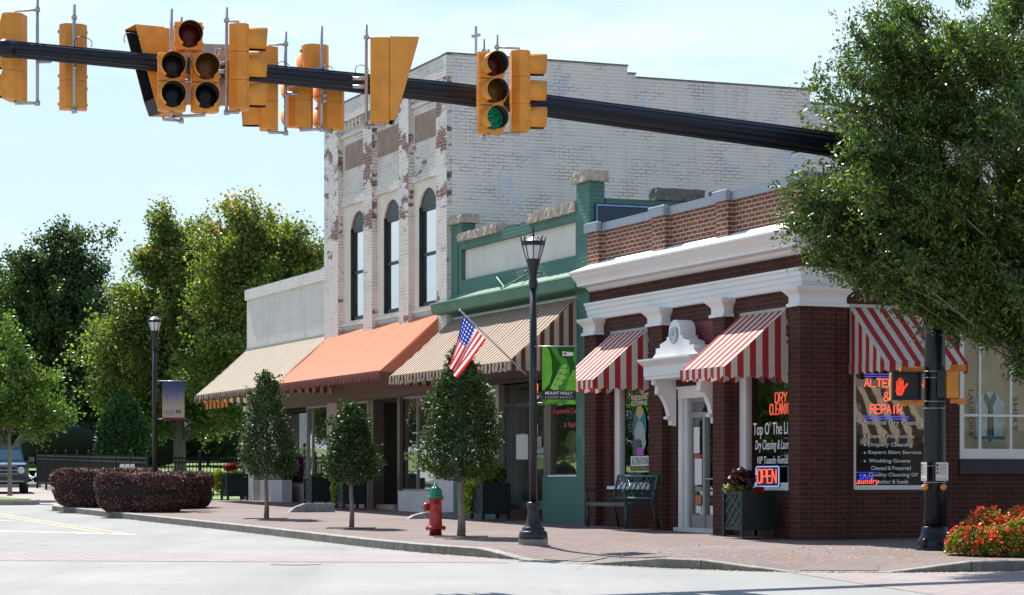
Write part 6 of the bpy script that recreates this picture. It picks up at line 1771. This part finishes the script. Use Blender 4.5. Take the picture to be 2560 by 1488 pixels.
for k in range(len(m.v)): x, y, z = m.v[k]; m.v[k] = (x * 1.01, y - (.012 if y < 2 and abs(x) < .75 else 0), z + .006)
m.build('windscreen', gm_, t)
for s_ in (-1, 1):
    m = MB('L'); mm = Matrix.Translation((s_ * .66, -.01, .80)) @ Matrix.Rotation(R(90), 4, 'X'); m.lathe([(.115, -.02), (.115, .03), (.10, .045), (.05, .055), (.001, .057)], n=18, mat=mm); m.build('headlight', plain('headlamp_glass', (.55, .58, .6), .1, coat=1), t)
    m = MB('L'); m.cbox(s_ * 1.05 - .1, s_ * 1.05 + .1, 1.45, 1.55, 1.10, 1.27, .02); m.box(min(s_ * .9, s_ * .98), max(s_ * .9, s_ * .98), 1.47, 1.52, 1.14, 1.18); m.build('mirror', MAT['car'], t)
    m = MB('L'); m.tube([(s_ * .62, 1.95, 1.76), (s_ * .62, 4.1, 1.78)], .022, 6); m.build('roof_rail', MAT['galv'], t)
    for yw in (.85, 3.5):
        m = MB('L'); mm = Matrix.Translation((s_ * .80, yw, .34)) @ Matrix.Rotation(R(90), 4, 'Y'); m.lathe([(.2, -.11), (.34, -.11), (.345, 0), (.34, .11), (.2, .11)], n=24, mat=mm, smooth=False); wh = m.build('wheel', MAT['tyre'], t)
        m = MB('L'); m.lathe([(.20, -.10), (.21, .10), (.05, .115)], n=16, mat=mm, smooth=False); m.build('rim', MAT['galv'], wh)
m = MB('L'); m.box(-.5, .5, -.012, .02, .66, .92); m.build('grille', MAT['black'], t)
m = MB('L')
for z in (.94, .80, .68): m.box(-.52, .52, -.03, -.012, z, z + .02)
m.build('grille_bar', MAT['galv'], t)
m = MB('L'); m.cbox(-.88, .88, -.12, .05, .38, .58, .03); m.build('bumper', plain('bumper_plastic', (.03, .03, .035), .6), t)
m = MB('L'); m.box(-.75, .75, -.135, -.12, .43, .455); m.build('bumper_trim', MAT['galv'], t)

# ================================================================== foliage
def leafmesh(name, C, A, Bv, mat, parent):
    """C centres, A half length vectors, Bv half width vectors -> one mesh of rhombic leaves"""
    n = len(C)
    V = np.empty((n, 4, 3), np.float32)
    V[:, 0] = C - A; V[:, 1] = C + Bv - A * .15; V[:, 2] = C + A; V[:, 3] = C - Bv - A * .15
    me = bpy.data.meshes.new(name)
    me.vertices.add(n * 4); me.vertices.foreach_set('co', V.ravel())
    me.loops.add(n * 4); me.loops.foreach_set('vertex_index', np.arange(n * 4, dtype=np.int32))
    me.polygons.add(n); me.polygons.foreach_set('loop_start', np.arange(0, n * 4, 4, dtype=np.int32))
    me.polygons.foreach_set('loop_total', np.full(n, 4, np.int32))
    me.materials.append(mat); me.update(); me.validate()
    o = bpy.data.objects.new(name, me); COL.objects.link(o)
    if parent is not None: o.parent = parent; WM[o.name] = WM[parent.name]
    return o
def unit(v): return v / np.maximum(np.linalg.norm(v, axis=-1, keepdims=True), 1e-9)
def randleaf(n, l, w_, updir=0.3, dirs=None, align=0.0):
    a = unit(rng.normal(size=(n, 3)))
    if dirs is not None: a = unit(a * (1 - align) + dirs * align)
    nn = unit(rng.normal(size=(n, 3)) + np.array([0, 0, updir * 2]))
    b = unit(np.cross(nn, a))
    s = rng.uniform(.65, 1.25, (n, 1))
    return a * s * l / 2, b * s * w_ / 2

def tree(name, label, base, H0, trunk_r, ells, tips, sprigs, nl, leaf, mats, group=None, wildp=.16, nbr=220, cat='tree', rise=.35, sprig=.5, spread=.10, droop=0.0, shell=.55, trunk_top=None, parent=None, lean=(0, 0), upw=.3, minr=.2):
    t = thing(name, label, cat, base, 0, group)
    vol = np.array([e[3] * e[4] * e[5] for e in ells]); pr = vol ** .72; pr = pr / pr.sum()
    k = rng.choice(len(ells), size=tips, p=pr); E_ = np.array(ells)[k]
    d = unit(rng.normal(size=(tips, 3))); r = rng.uniform(shell ** 3, 1, (tips, 1)) ** (1 / 3)
    wild = (rng.uniform(size=(tips, 1)) < wildp) & (d[:, 2:3] > -.25)
    r = np.where(wild, rng.uniform(1.02, 1.30, (tips, 1)), r)
    T = E_[:, :3] + d * r * E_[:, 3:6]
    ctr = np.array([sum(e[0] * v for e, v in zip(ells, pr)), sum(e[1] * v for e, v in zip(ells, pr)), 0])
    ztop = max(e[2] + e[5] for e in ells)
    tt = trunk_top if trunk_top else H0 + (ztop - H0) * .75
    m = MB('L')
    tp = [(ctr[0] * f * .8 + lean[0] * math.sin(f * 3), ctr[1] * f * .8 + lean[1] * math.sin(f * 2), tt * f) for f in (0, .02, .15, .3, .5, .7, .85, 1.0)]
    m.tube(tp, [trunk_r * 1.35, trunk_r * 1.15, trunk_r, trunk_r * .9, trunk_r * .7, trunk_r * .45, trunk_r * .28, trunk_r * .1], n=10)
    m.build('trunk', mats[0], t)
    f0 = np.clip((T[:, 2] - rise * np.hypot(T[:, 0] - ctr[0], T[:, 1] - ctr[1])) / tt, H0 / tt * .9, .95)
    S0 = np.stack([np.interp(f0, [0, 1], [0, ctr[0] * .8]), np.interp(f0, [0, 1], [0, ctr[1] * .8]), f0 * tt], 1)
    mid = (S0 + T) / 2; mid[:, 2] += .12 * np.linalg.norm(T - S0, axis=1) * (1 if droop <= 0 else 1.4)
    mid = mid + rng.normal(size=mid.shape) * .10 * np.linalg.norm(T - S0, axis=1, keepdims=True)
    mb = MB('L'); ts = np.linspace(0, 1, 6)
    nb = min(tips, nbr)
    for i in range(nb):
        pts = [tuple((1 - q) ** 2 * S0[i] + 2 * q * (1 - q) * mid[i] + q * q * T[i]) for q in ts]
        r0 = trunk_r * .30 * rng.uniform(.5, 1.0) * (1 - .5 * f0[i])
        mb.tube(pts, [r0, r0 * .8, r0 * .6, r0 * .42, r0 * .28, r0 * .12], n=4, cap=False)
    mb.build('branch', mats[0], t)['kind'] = 'stuff'
    # sprigs of leaves along the outer part of every branch
    q = rng.uniform(minr, 1.0, (tips, sprigs, 1)) ** .7
    P_ = (1 - q) ** 2 * S0[:, None] + 2 * q * (1 - q) * mid[:, None] + q * q * T[:, None]
    tan = unit(2 * (1 - q) * (mid - S0)[:, None] + 2 * q * (T - mid)[:, None])
    sd_ = unit(tan * .9 + rng.normal(size=P_.shape) * .75 + np.array([0, 0, upw]))
    s = rng.uniform(0, 1, (tips, sprigs, nl, 1)) * sprig
    C = P_[:, :, None] + sd_[:, :, None] * s + rng.normal(size=(tips, sprigs, nl, 3)) * spread
    C[..., 2] -= droop * (s[..., 0] / sprig) ** 2
    D = np.broadcast_to(sd_[:, :, None], C.shape).reshape(-1, 3); C = C.reshape(-1, 3)
    A, B_ = randleaf(len(C), leaf[0], leaf[1], .4, D, .45)
    leafmesh('foliage', C, A, B_, mats[1], t)
    return t

LM = {
 'oak': leafmat('willow_oak_leaves', [(.026, .056, .016), (.045, .088, .021), (.09, .150, .028), (.20, .26, .045)], .34, .34, .6),
 'maple_dark': leafmat('dark_maple_leaves', [(.022, .048, .018), (.036, .072, .024), (.065, .115, .034), (.12, .165, .05)], .45, .34),
 'autumn': leafmat('broad_maple_leaves', [(.065, .105, .03), (.11, .16, .042), (.175, .23, .06), (.27, .31, .09)], .42, .5, turn=(3.5, 13)),
 'autumn2': leafmat('turning_maple_leaves', [(.07, .11, .03), (.12, .17, .042), (.185, .24, .062), (.29, .32, .09)], .42, .5, turn=(4.5, 12)),
 'young': leafmat('young_maple_leaves', [(.06, .11, .025), (.095, .16, .03), (.14, .215, .042), (.19, .26, .06)], .42, .4),
 'holly': leafmat('holly_leaves', [(.022, .052, .014), (.038, .080, .018), (.052, .098, .022), (.085, .14, .03)], .5, .15, .35),
 'hedge': leafmat('barberry_leaves', [(.038, .028, .026), (.10, .042, .045), (.20, .075, .082), (.33, .20, .21)], .6, .10),
 'arbor': leafmat('arborvitae_leaves', [(.014, .05, .010), (.022, .075, .012), (.035, .10, .016)], .6, .1),
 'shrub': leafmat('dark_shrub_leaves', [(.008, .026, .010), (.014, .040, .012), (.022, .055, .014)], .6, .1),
 'lime': leafmat('lime_creeper_leaves', [(.16, .26, .02), (.25, .36, .03), (.33, .42, .05)], .5, .35),
 'coleus': leafmat('purple_coleus_leaves', [(.03, .008, .018), (.07, .015, .025), (.12, .02, .025)], .5, .15),
 'fern': leafmat('olive_plant_leaves', [(.05, .09, .015), (.09, .15, .02), (.16, .18, .03)], .5, .25),
 'begonia': leafmat('begonia_leaves', [(.10, .15, .02), (.19, .24, .03), (.32, .31, .05), (.38, .26, .05)], .4, .3),
 'redfl': leafmat('red_begonia_flowers', [(.75, .03, .02), (.85, .06, .03), (.85, .14, .06)], .5, .3),
 'cream': leafmat('cream_small_flowers', [(.38, .36, .22), (.5, .48, .3), (.16, .22, .05)], .6, .3),
 'crimson': leafmat('crimson_flowers', [(.28, .01, .015), (.42, .02, .02), (.20, .01, .02)], .6, .2),
}
# the big willow oak on the right; its trunk stands just outside the photo
ob = (7.35, 31.6, walk_z(31.6))
def E3(px, py, Y, rx, ry, rz): p = P3(px, py, Y); return (p.x - ob[0], p.y - ob[1], p.z - ob[2], rx, ry, rz)
tree('willow_oak', 'large willow oak with fine glossy leaves filling the upper right of the picture', ob, 2.6, .17,
     [E3(2440, 480, 31.8, 1.75, 1.9, 1.65), E3(2170, 530, 31.6, 1.25, 1.4, 1.12), E3(2480, 180, 31.9, 1.3, 1.5, 1.35), E3(2540, 640, 31.6, 1.25, 1.6, .95), E3(2120, 310, 31.6, .78, 1.0, .78), E3(2260, 150, 31.8, .75, 1.0, .80), E3(2290, 640, 31.5, .95, 1.2, .78), E3(2080, 560, 31.3, .7, .9, .8), E3(2700, 400, 32.0, 1.9, 1.9, 2.2), E3(2340, 715, 31.5, .85, 1.0, .62), E3(2480, 770, 31.5, 1.0, 1.2, .62), E3(2570, 720, 31.2, .8, 1.0, .9), E3(2050, 590, 31.3, .6, .8, .55)],
     410, 30, 25, (.074, .027), [MAT['bark_grey'], LM['oak']], rise=.75, sprig=.40, spread=.035, shell=.35, upw=.5, minr=.5, wildp=.30, nbr=130)
tree('willow_oak', 'hanging spray of willow oak leaves at the right edge beside the gridded window', (7.6, 31.0, walk_z(31.0)), 2.0, .03,
     [(P3(2575, 900, 31.0).x - 7.6, 0, P3(2500, 900, 31.0).z - walk_z(31), .30, .35, .34)], 26, 12, 14, (.08, .028), [MAT['bark_grey'], LM['oak']], rise=.3, sprig=.25, spread=.03, upw=-.1)

# background trees
def bgtree(name, label, px, Y, zb, ells, mats, tips, sp, nl, leaf, **kw):
    x = (px - HX) / FL * Y
    es = []
    for (epx, epy, rx, ry, rz) in ells:
        es.append(((epx - HX) / FL * Y - x, 0.0 + kw.get('ydep', 0), CZ + (HY - epy) / FL * Y - zb, rx, ry, rz))
    kw.pop('ydep', None)
    return tree(name, label, (x, Y, zb), kw.pop('H0', 1.6), kw.pop('tr', .22), es, tips, sp, nl, leaf, mats, **kw)
G_BG = 'trees beyond the lawn'
bgtree('maple_tree', 'tall dark green maple behind the young tree on the left', 130, 104, lawn_z(104),
       [(140, 790, 2.6, 2.4, 2.7), (60, 830, 2.2, 2.2, 2.4), (225, 850, 2.0, 2.2, 2.6), (110, 640, 1.5, 1.6, 1.5), (190, 640, 1.4, 1.5, 1.7), (40, 700, 1.3, 1.5, 1.3), (60, 980, 2.6, 2, 2.3), (210, 1000, 2.2, 2, 2.2)], [MAT['bark'], LM['maple_dark']], 400, 20, 15, (.155, .11), group=G_BG, rise=.5, sprig=.6, spread=.13, H0=1.0)
bgtree('maple_tree', 'broad green maple with a few yellowing leaves, left of the low white building', 450, 92, lawn_z(92),
       [(440, 800, 2.3, 2.3, 2.0), (540, 860, 2.5, 2.2, 2.5), (330, 880, 2.0, 1.8, 1.5), (420, 680, 1.4, 1.5, 1.3), (410, 570, .5, .7, .75), (520, 640, 1.1, 1.2, 1.2), (270, 860, 1.1, 1.3, 1.2), (470, 1000, 2.9, 2, 1.4), (330, 740, 1.0, 1.3, 1.2), (290, 960, 1.2, 1.3, .9), (500, 640, .9, 1.0, .8)], [MAT['bark'], LM['autumn']], 320, 22, 17, (.14, .10), group=G_BG, rise=.5, sprig=.65, spread=.12, H0=1.2, shell=.45)
bgtree('maple_tree', 'maple turning orange and yellow at its top, rising behind the low white building', 680, 88, lawn_z(88),
       [(650, 760, 2.2, 2.0, 1.9), (620, 620, 1.3, 1.4, 1.2), (750, 680, 1.2, 1.5, 1.2), (590, 920, 2.1, 1.9, 2.2), (690, 620, 1.2, 1.2, 1.1), (600, 550, .7, .8, .8), (540, 660, 1.1, 1.2, 1.3), (790, 650, .6, .8, .8)], [MAT['bark'], LM['autumn2']], 280, 21, 17, (.135, .10), group=G_BG, rise=.5, sprig=.6, spread=.12, H0=1.6, shell=.45)
bgtree('maple_tree', 'dark tree cut off by the left edge of the photo behind the tall maple', -60, 110, lawn_z(110),
       [(-60, 800, 2.6, 2.5, 3.0), (-20, 1000, 3.0, 2.5, 2.4), (0, 740, 1.2, 1.5, 1.6)], [MAT['bark'], LM['maple_dark']], 220, 15, 14, (.18, .13), group=G_BG, rise=.5, sprig=.6, spread=.14)
# dark wood under and behind the trees: many shrubs and trunks read as one mass
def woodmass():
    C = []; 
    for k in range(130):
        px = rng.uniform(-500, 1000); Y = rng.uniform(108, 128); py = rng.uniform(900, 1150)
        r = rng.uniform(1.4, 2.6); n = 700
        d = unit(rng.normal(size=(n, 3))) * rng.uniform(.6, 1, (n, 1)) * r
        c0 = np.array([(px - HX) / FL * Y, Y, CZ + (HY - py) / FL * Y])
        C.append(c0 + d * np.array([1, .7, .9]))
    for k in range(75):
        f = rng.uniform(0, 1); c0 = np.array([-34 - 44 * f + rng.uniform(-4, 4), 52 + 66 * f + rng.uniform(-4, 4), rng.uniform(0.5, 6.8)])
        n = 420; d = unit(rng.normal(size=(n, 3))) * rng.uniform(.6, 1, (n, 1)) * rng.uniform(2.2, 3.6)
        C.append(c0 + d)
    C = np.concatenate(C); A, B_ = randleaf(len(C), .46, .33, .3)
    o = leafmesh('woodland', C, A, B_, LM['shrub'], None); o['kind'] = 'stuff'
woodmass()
def shrub(name, label, px, py, Y, rx, ry, rz, n, leaf, mat, cat='shrub', group=None, cone=False, zb=None):
    x = (px - HX) / FL * Y; zb = lawn_z(Y) if zb is None else zb
    t = thing(name, label, cat, (x, Y, zb), 0, group)
    zc = CZ + (HY - py) / FL * Y - zb
    d = unit(rng.normal(size=(n, 3))); r = rng.uniform(.72, 1.03, (n, 1))
    C = d * r * np.array([rx, ry, rz])
    if cone:
        h = rng.uniform(0, 1, n) ** 1.0; a = rng.uniform(0, 2 * PI, n); rr = np.interp(h, [0, .1, .5, .85, 1], [.75, 1, .85, .42, .05]) * rng.uniform(.85, 1.05, n)
        C = np.stack([rx * rr * np.cos(a), ry * rr * np.sin(a), (h * 2 - 1) * rz], 1)
    C = C + np.array([0, 0, zc])
    A, B_ = randleaf(n, leaf[0], leaf[1], .2, unit(C - np.array([0, 0, zc])) * np.array([1, 1, .3]) + np.array([0, 0, .8]) if cone else None, .5)
    leafmesh('foliage', C, A, B_, mat, t)
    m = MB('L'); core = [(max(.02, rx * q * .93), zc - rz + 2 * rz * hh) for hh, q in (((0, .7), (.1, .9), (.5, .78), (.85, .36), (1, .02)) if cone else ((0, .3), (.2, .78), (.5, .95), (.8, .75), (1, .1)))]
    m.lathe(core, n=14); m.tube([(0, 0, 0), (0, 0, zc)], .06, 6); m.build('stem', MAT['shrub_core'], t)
    return t
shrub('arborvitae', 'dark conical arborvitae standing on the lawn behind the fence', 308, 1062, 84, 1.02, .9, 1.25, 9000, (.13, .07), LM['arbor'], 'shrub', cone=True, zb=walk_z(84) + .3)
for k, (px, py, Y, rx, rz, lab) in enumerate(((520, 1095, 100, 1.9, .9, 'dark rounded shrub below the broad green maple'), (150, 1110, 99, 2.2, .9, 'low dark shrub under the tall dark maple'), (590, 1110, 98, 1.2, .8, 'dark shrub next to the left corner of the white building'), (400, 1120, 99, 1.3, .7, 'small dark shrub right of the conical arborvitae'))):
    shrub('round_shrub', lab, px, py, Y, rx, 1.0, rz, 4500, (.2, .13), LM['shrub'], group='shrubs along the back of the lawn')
# young maple on the verge
ym = ((25 - HX) / FL * 71, 71.0, walk_z(71))
tree('young_maple', 'young bright green maple with a slim grey trunk on the verge at the left edge', ym, 1.55, .062,
     [(0.0, 0, 2.9, 1.0, 1.0, .9), (-.05, 0, 4.3, .42, .45, 1.1), (1.05, 0, 2.5, .8, .7, .5), (-1.2, 0, 2.6, .9, .9, .8), (.55, 0, 3.5, .7, .7, .6)], 130, 14, 14, (.105, .075), [MAT['bark_grey'], LM['young']], rise=.75, sprig=.5, spread=.08, shell=.35, minr=.3, wildp=.25)
# trees standing to the left of the photo, mirrored in the shop windows
for k, (x, y) in enumerate(((-27, 66), (-33, 80), (-25, 57), (-38, 96), (-30, 50))):
    tr_ = tree('maple_tree', ['broad maple left of the photo seen only mirrored in the shop glass'][0], (x, y, road_z(y)), 1.8, .2, [(0, 0, 3.6, 2.8, 2.8, 2.0), (.5, 0, 5.0, 1.8, 1.8, 1.2)], 150, 9, 9, (.30, .2), [MAT['bark'], LM['autumn' if k % 2 else 'young']], group='trees across the street, mirrored in the glass', rise=.5, sprig=.7, spread=.16) if k == 0 else dup(tr_, (x, y, road_z(y)), k * 1.3, 'broad maple left of the photo seen only mirrored in the shop glass')

# clipped pavement trees
def clipped(label, px, Y, pyt, pyb, prof, rmax, n, tr=.045, lobes=()):
    x = (px - HX) / FL * Y; zb = walk_z(Y)
    t = thing('clipped_tree', label, 'tree', (x, Y, zb), 0, 'clipped conical street trees')
    z1 = CZ + (HY - pyt) / FL * Y - zb; z0 = CZ + (HY - pyb) / FL * Y - zb
    h = rng.uniform(0, 1, n * 3); w_ = np.interp(h, [p[0] for p in prof], [p[1] for p in prof]); keep = rng.uniform(0, 1, n * 3) < (w_ + .12); h = h[keep][:n]; w_ = w_[keep][:n]
    nn = len(h); a = rng.uniform(0, 2 * PI, nn)
    rr = w_ * rmax * (rng.uniform(.25, 1, nn) ** .45)
    wob = 1 + .13 * np.sin(a * 3 + h * 9 + px) + .10 * np.sin(a * 5 - h * 14)
    C = np.stack([rr * np.cos(a) * wob, rr * np.sin(a) * wob, z0 + (z1 - z0) * h], 1) + rng.normal(size=(nn, 3)) * .03
    ns_ = 60
    for k in range(ns_):
        hh = rng.uniform(.03, .97); ww = np.interp(hh, [p[0] for p in prof], [p[1] for p in prof]) * rmax; an = rng.uniform(0, 2 * PI)
        dd = unit(np.array([math.cos(an), math.sin(an), rng.uniform(.2, 1.1)])); b0 = np.array([ww * .85 * math.cos(an), ww * .85 * math.sin(an), z0 + (z1 - z0) * hh])
        C = np.concatenate([C, b0 + dd * rng.uniform(0, rng.uniform(.12, .26), (26, 1)) + rng.normal(size=(26, 3)) * .018])
    for (lx, lz, lr, ln_) in lobes:
        d = unit(rng.normal(size=(ln_, 3))) * rng.uniform(.3, 1, (ln_, 1)) * lr
        C = np.concatenate([C, d + np.array([lx, -.1, lz])])
    A, B_ = randleaf(len(C), .062, .036, .5, unit(C * np.array([1, 1, .2]) + np.array([0, 0, .3]) - np.array([0, 0, (z0 + z1) * .1])), .3)
    leafmesh('foliage', C, A, B_, LM['holly'], t)
    m = MB('L'); m.tube([(0, 0, -.02), (.01, .0, .3), (-.01, 0, z0 * .8), (.0, 0, z0 + .3), (0, 0, z1 - .2)], [tr * 1.25, tr, tr * .85, tr * .6, tr * .15], n=10); m.build('trunk', MAT['bark_grey'], t)
    mb = MB('L')
    for i in range(46):
        hh = rng.uniform(0.02, .85); ww = np.interp(hh, [p[0] for p in prof], [p[1] for p in prof]) * rmax * .85; an = rng.uniform(0, 2 * PI); zz_ = z0 + (z1 - z0) * hh
        mb.tube([(0, 0, max(z0 * .9, zz_ - ww * .7)), (ww * math.cos(an), ww * math.sin(an), zz_)], [.012, .003], 4, cap=False)
    mb.build('branch', MAT['bark_grey'], t)['kind'] = 'stuff'
    m = MB('L'); m.box(-.42, .42, -.42, .42, -.01, .004); m.build('tree_grate', MAT['soil'], t)
PR1 = [(0, .55), (.08, .95), (.22, 1.0), (.5, .78), (.75, .5), (.9, .28), (1, .08)]
PR2 = [(0, .5), (.08, .95), (.22, 1.0), (.45, .82), (.7, .62), (.88, .38), (1, .10)]
clipped('conical clipped street tree farthest along the pavement, in front of the far shop window', 666, 47.8, 930, 1188, PR1, .56, 9500, lobes=((.42, 1.05, .26, 1100),))
clipped('smaller bell shaped clipped street tree, the middle one, left of the fire hydrant', 879, 42.1, 1010, 1205, PR2, .48, 8500, .04)
clipped('tallest clipped street tree, just right of the fire hydrant, tip touching the flag', 1153, 37.9, 862, 1195, PR1, .64, 13000, .06, lobes=((-.25, 2.2, .22, 500),))

# purple hedge in three clipped masses
def hedge(label, px, Y, wpx, dep, pyt, n):
    x = (px - HX) / FL * Y; zb = walk_z(Y); rx = wpx / 2 * Y / FL; h = CZ + (HY - pyt) / FL * Y - zb
    t = thing('hedge', label, 'hedge', (x, Y, zb), R(-14), 'purple barberry hedges round the far street lamp')
    rx_ = rx
    def surf(k):
        th = rng.uniform(0, 2 * PI, k); ph = np.arcsin(rng.uniform(-.92, 1, k)); e1, e2 = .26, .55
        f = lambda v, e: np.sign(v) * np.abs(v) ** e
        X = rx_ * f(np.cos(ph), e1) * f(np.cos(th), e2); Y_ = dep * f(np.cos(ph), e1) * f(np.sin(th), e2); Z = h / 2 * f(np.sin(ph), e1 * 1.5)
        tp = np.interp(Z, [-h / 2, 0, h / 2], [.84, 1.0, 1.0])
        return np.stack([X * tp, Y_ * tp, Z + h / 2], 1)
    C = surf(n); C2 = surf(n // 3)
    Cc = np.concatenate([C * np.array([1, 1, 1]), C2 * .96]) + rng.normal(size=(n + n // 3, 3)) * .014
    nrm = unit(Cc - np.array([0, 0, h * .35]))
    A, B_ = randleaf(len(Cc), .052, .034, .3, nrm, .35)
    leafmesh('foliage', Cc, A, B_, LM['hedge'], t)
    m = MB('L'); nu_, nv_ = 24, 10; f = lambda v, e: math.copysign(abs(v) ** e, v)
    for j in range(nv_ + 1):
        ph = -PI / 2 + PI * j / nv_
        for i in range(nu_):
            th = 2 * PI * i / nu_; Z = h / 2 * f(math.sin(ph), .55) * .96; tp = float(np.interp(Z, [-h / 2, 0], [.84, 1.0])) * .95
            m.v.append((rx_ * f(math.cos(ph), .26) * f(math.cos(th), .55) * tp, dep * f(math.cos(ph), .26) * f(math.sin(th), .55) * tp, Z + h / 2))
    for j in range(nv_):
        for i in range(nu_): a = j * nu_ + i; b_ = j * nu_ + (i + 1) % nu_; m.f.append([a, b_, b_ + nu_, a + nu_]); m.m.append(0); m.sm.append(True)
    m.build('twigs', plain('dark_twigs', (.022, .016, .014), 1, var=.4, scale=30), t)
hedge('long purple hedge mass at the left tip of the kerb, farthest left of the three', 268, 57.5, 270, .80, 1172, 26000)
hedge('front purple hedge mass nearest the camera, overlapping the other two', 356, 53.2, 222, .72, 1183, 24000)
hedge('right purple hedge mass ending nearest the pavement', 440, 56.6, 150, 1.1, 1180, 18000)

# planting in the boxes
def blob(name, label, loc, specs, cat='plant', group='plants in the planter boxes'):
    t = thing(name, label, cat, loc, ROTF, group)
    for nm, mat, c, r, n, leaf in specs:
        d = unit(rng.normal(size=(n, 3))) * rng.uniform(.2, 1, (n, 1)) ** .6
        C = d * np.array(r) + np.array(c)
        A, B_ = randleaf(n, leaf[0], leaf[1], .4, unit(C - np.array(c) + np.array([0, 0, .1])), .4)
        leafmesh(nm, C, A, B_, LM[mat], t)
    m = MB('L'); m.tube([(0, 0, -.03), (.01, .01, .15)], .012, 5); m.build('stem', MAT['soil'], t)
    return t
tz = Vector((0, 0, .67))
blob('bedding_plant', 'purple coleus with small cream flowers in the nearest planter box', tuple(pl_at[0] + tz), [('foliage', 'coleus', (.0, -.12, .20), (.24, .20, .19), 650, (.08, .055)), ('flower', 'cream', (-.18, -.1, .08), (.20, .26, .10), 700, (.045, .03)), ('trailing_foliage', 'fern', (-.05, -.2, .06), (.30, .14, .08), 500, (.05, .03)), ('red_leaf', 'crimson', (.30, .0, .04), (.09, .12, .06), 90, (.07, .05))])
blob('creeper', 'golden creeper hanging over the side of the planter box near the hydrant', tuple(pl_at[1] + tz), [('foliage', 'fern', (.05, .05, .20), (.30, .25, .24), 1300, (.09, .04)), ('trailing_foliage', 'lime', (-.20, -.20, .03), (.26, .20, .10), 700, (.06, .045)), ('hanging_foliage', 'lime', (-.32, -.32, -.25), (.10, .14, .36), 900, (.06, .045))])
blob('creeper', 'lime green vine trailing down the planter box behind the middle pavement tree', tuple(pl_at[2] + tz), [('hanging_foliage', 'lime', (-.30, -.25, -.25), (.10, .14, .40), 800, (.06, .045)), ('foliage', 'fern', (-.1, 0, .06), (.3, .25, .10), 400, (.06, .04))])
blob('creeper', 'low green plants in the planter box between the farther pavement trees', tuple(pl_at[3] + tz), [('foliage', 'fern', (0, 0, .05), (.28, .24, .08), 500, (.06, .04))])
blob('celosia', 'dark red celosia above a lime vine in the farthest planter box', tuple(pl_at[4] + tz), [('flower', 'crimson', (-.20, -.05, .20), (.16, .2, .13), 500, (.07, .05)), ('hanging_foliage', 'lime', (-.30, -.36, -.15), (.12, .16, .34), 800, (.07, .05)), ('foliage', 'fern', (.0, 0, .05), (.28, .22, .08), 500, (.06, .04))])
# long bare twigs of the creeper
# red begonia bed by the signal pole
def flowerbed():
    Yb = 31.2; x = (2545 - HX) / FL * Yb
    t = thing('begonia_bed', 'mounded bed of red begonias with yellow green leaves beside the signal pole', 'flower bed', (x, Yb, walk_z(Yb)))
    n = 14000; a = rng.uniform(0, 2 * PI, n); r = np.sqrt(rng.uniform(0, 1, n)); th = rng.uniform(.08, 1.02, n)
    hgt = .50 * np.sqrt(np.clip(1 - r ** 3.2, 0, 1)) * (1 + .12 * np.sin(a * 4 + 1) + .1 * np.sin(r * 9 + a * 3))
    C = np.stack([r * .95 * np.cos(a), r * .72 * np.sin(a), hgt * th + .02], 1)
    A, B_ = randleaf(n, .055, .042, .6); leafmesh('foliage', C, A, B_, LM['begonia'], t)
    nf = 800; k = rng.choice(n, nf, replace=False); Cf = C[k]; Cf[:, 2] = (hgt[k] * rng.uniform(.85, 1.08, nf)) + .03; e = rng.uniform(0, 1, nf) < .35; Cf[e, 2] *= rng.uniform(.3, 1, e.sum()); Cf[:, :2] *= 1.02
    Cf = np.repeat(Cf, 6, axis=0) + rng.normal(size=(nf * 6, 3)) * .014
    A, B_ = randleaf(len(Cf), .034, .03, .3); leafmesh('flower', Cf, A, B_, LM['redfl'], t)
    m = MB('L'); m.lathe([(.72, 0), (.66, .10), (.5, .2), (.3, .26), (.01, .28)], n=20); m.build('soil', MAT['soil'], t)
flowerbed()
# fallen leaves on the corner pavement and along the gutter
n = 700; px = rng.uniform(1450, 2520, n); Yf = rng.uniform(29.8, 34.5, n); C = np.stack([(px - HX) / FL * Yf, Yf, walk_z(Yf) + .006], 1)
A = unit(np.stack([rng.normal(size=n), rng.normal(size=n), rng.normal(size=n) * .15], 1)) * .022; B_ = unit(np.cross(A, np.array([0, 0, 1.]) + rng.normal(size=(n, 3)) * .2)) * .010
o = leafmesh('fallen_leaves', C, A, B_, leafmat('dry_leaves', [(.45, .36, .2), (.3, .2, .08), (.6, .52, .32)], .7, .1), None); o['kind'] = 'stuff'
print('OBJECTS', len(bpy.data.objects))

# dry leaves and grit gathered in the gutter along the kerb
idx = rng.integers(0, nk - 1, 2600); idx = idx[[kp[i][1] < 60 and kp[i][0] < 7 for i in idx]]
C = np.array([[*(kp[i] + (kp[i] - inn[i]) / .15 * abs(rng.normal()) * .10 + rng.normal(size=2) * .25 * (kp[min(nk - 1, i + 1)] - kp[i])), 0.0] for i in idx])
C[:, 2] = .0135 * C[:, 1] + .006
A = unit(np.stack([rng.normal(size=len(C)), rng.normal(size=len(C)), rng.normal(size=len(C)) * .1], 1)) * .020; B_ = unit(np.cross(A, np.array([0, 0, 1.]) + rng.normal(size=(len(C), 3)) * .2)) * .009
o = leafmesh('gutter_leaves', C, A, B_, leafmat('gutter_leaf_litter', [(.50, .46, .30), (.36, .30, .16), (.6, .55, .38)], .8, .1), None); o['kind'] = 'stuff'
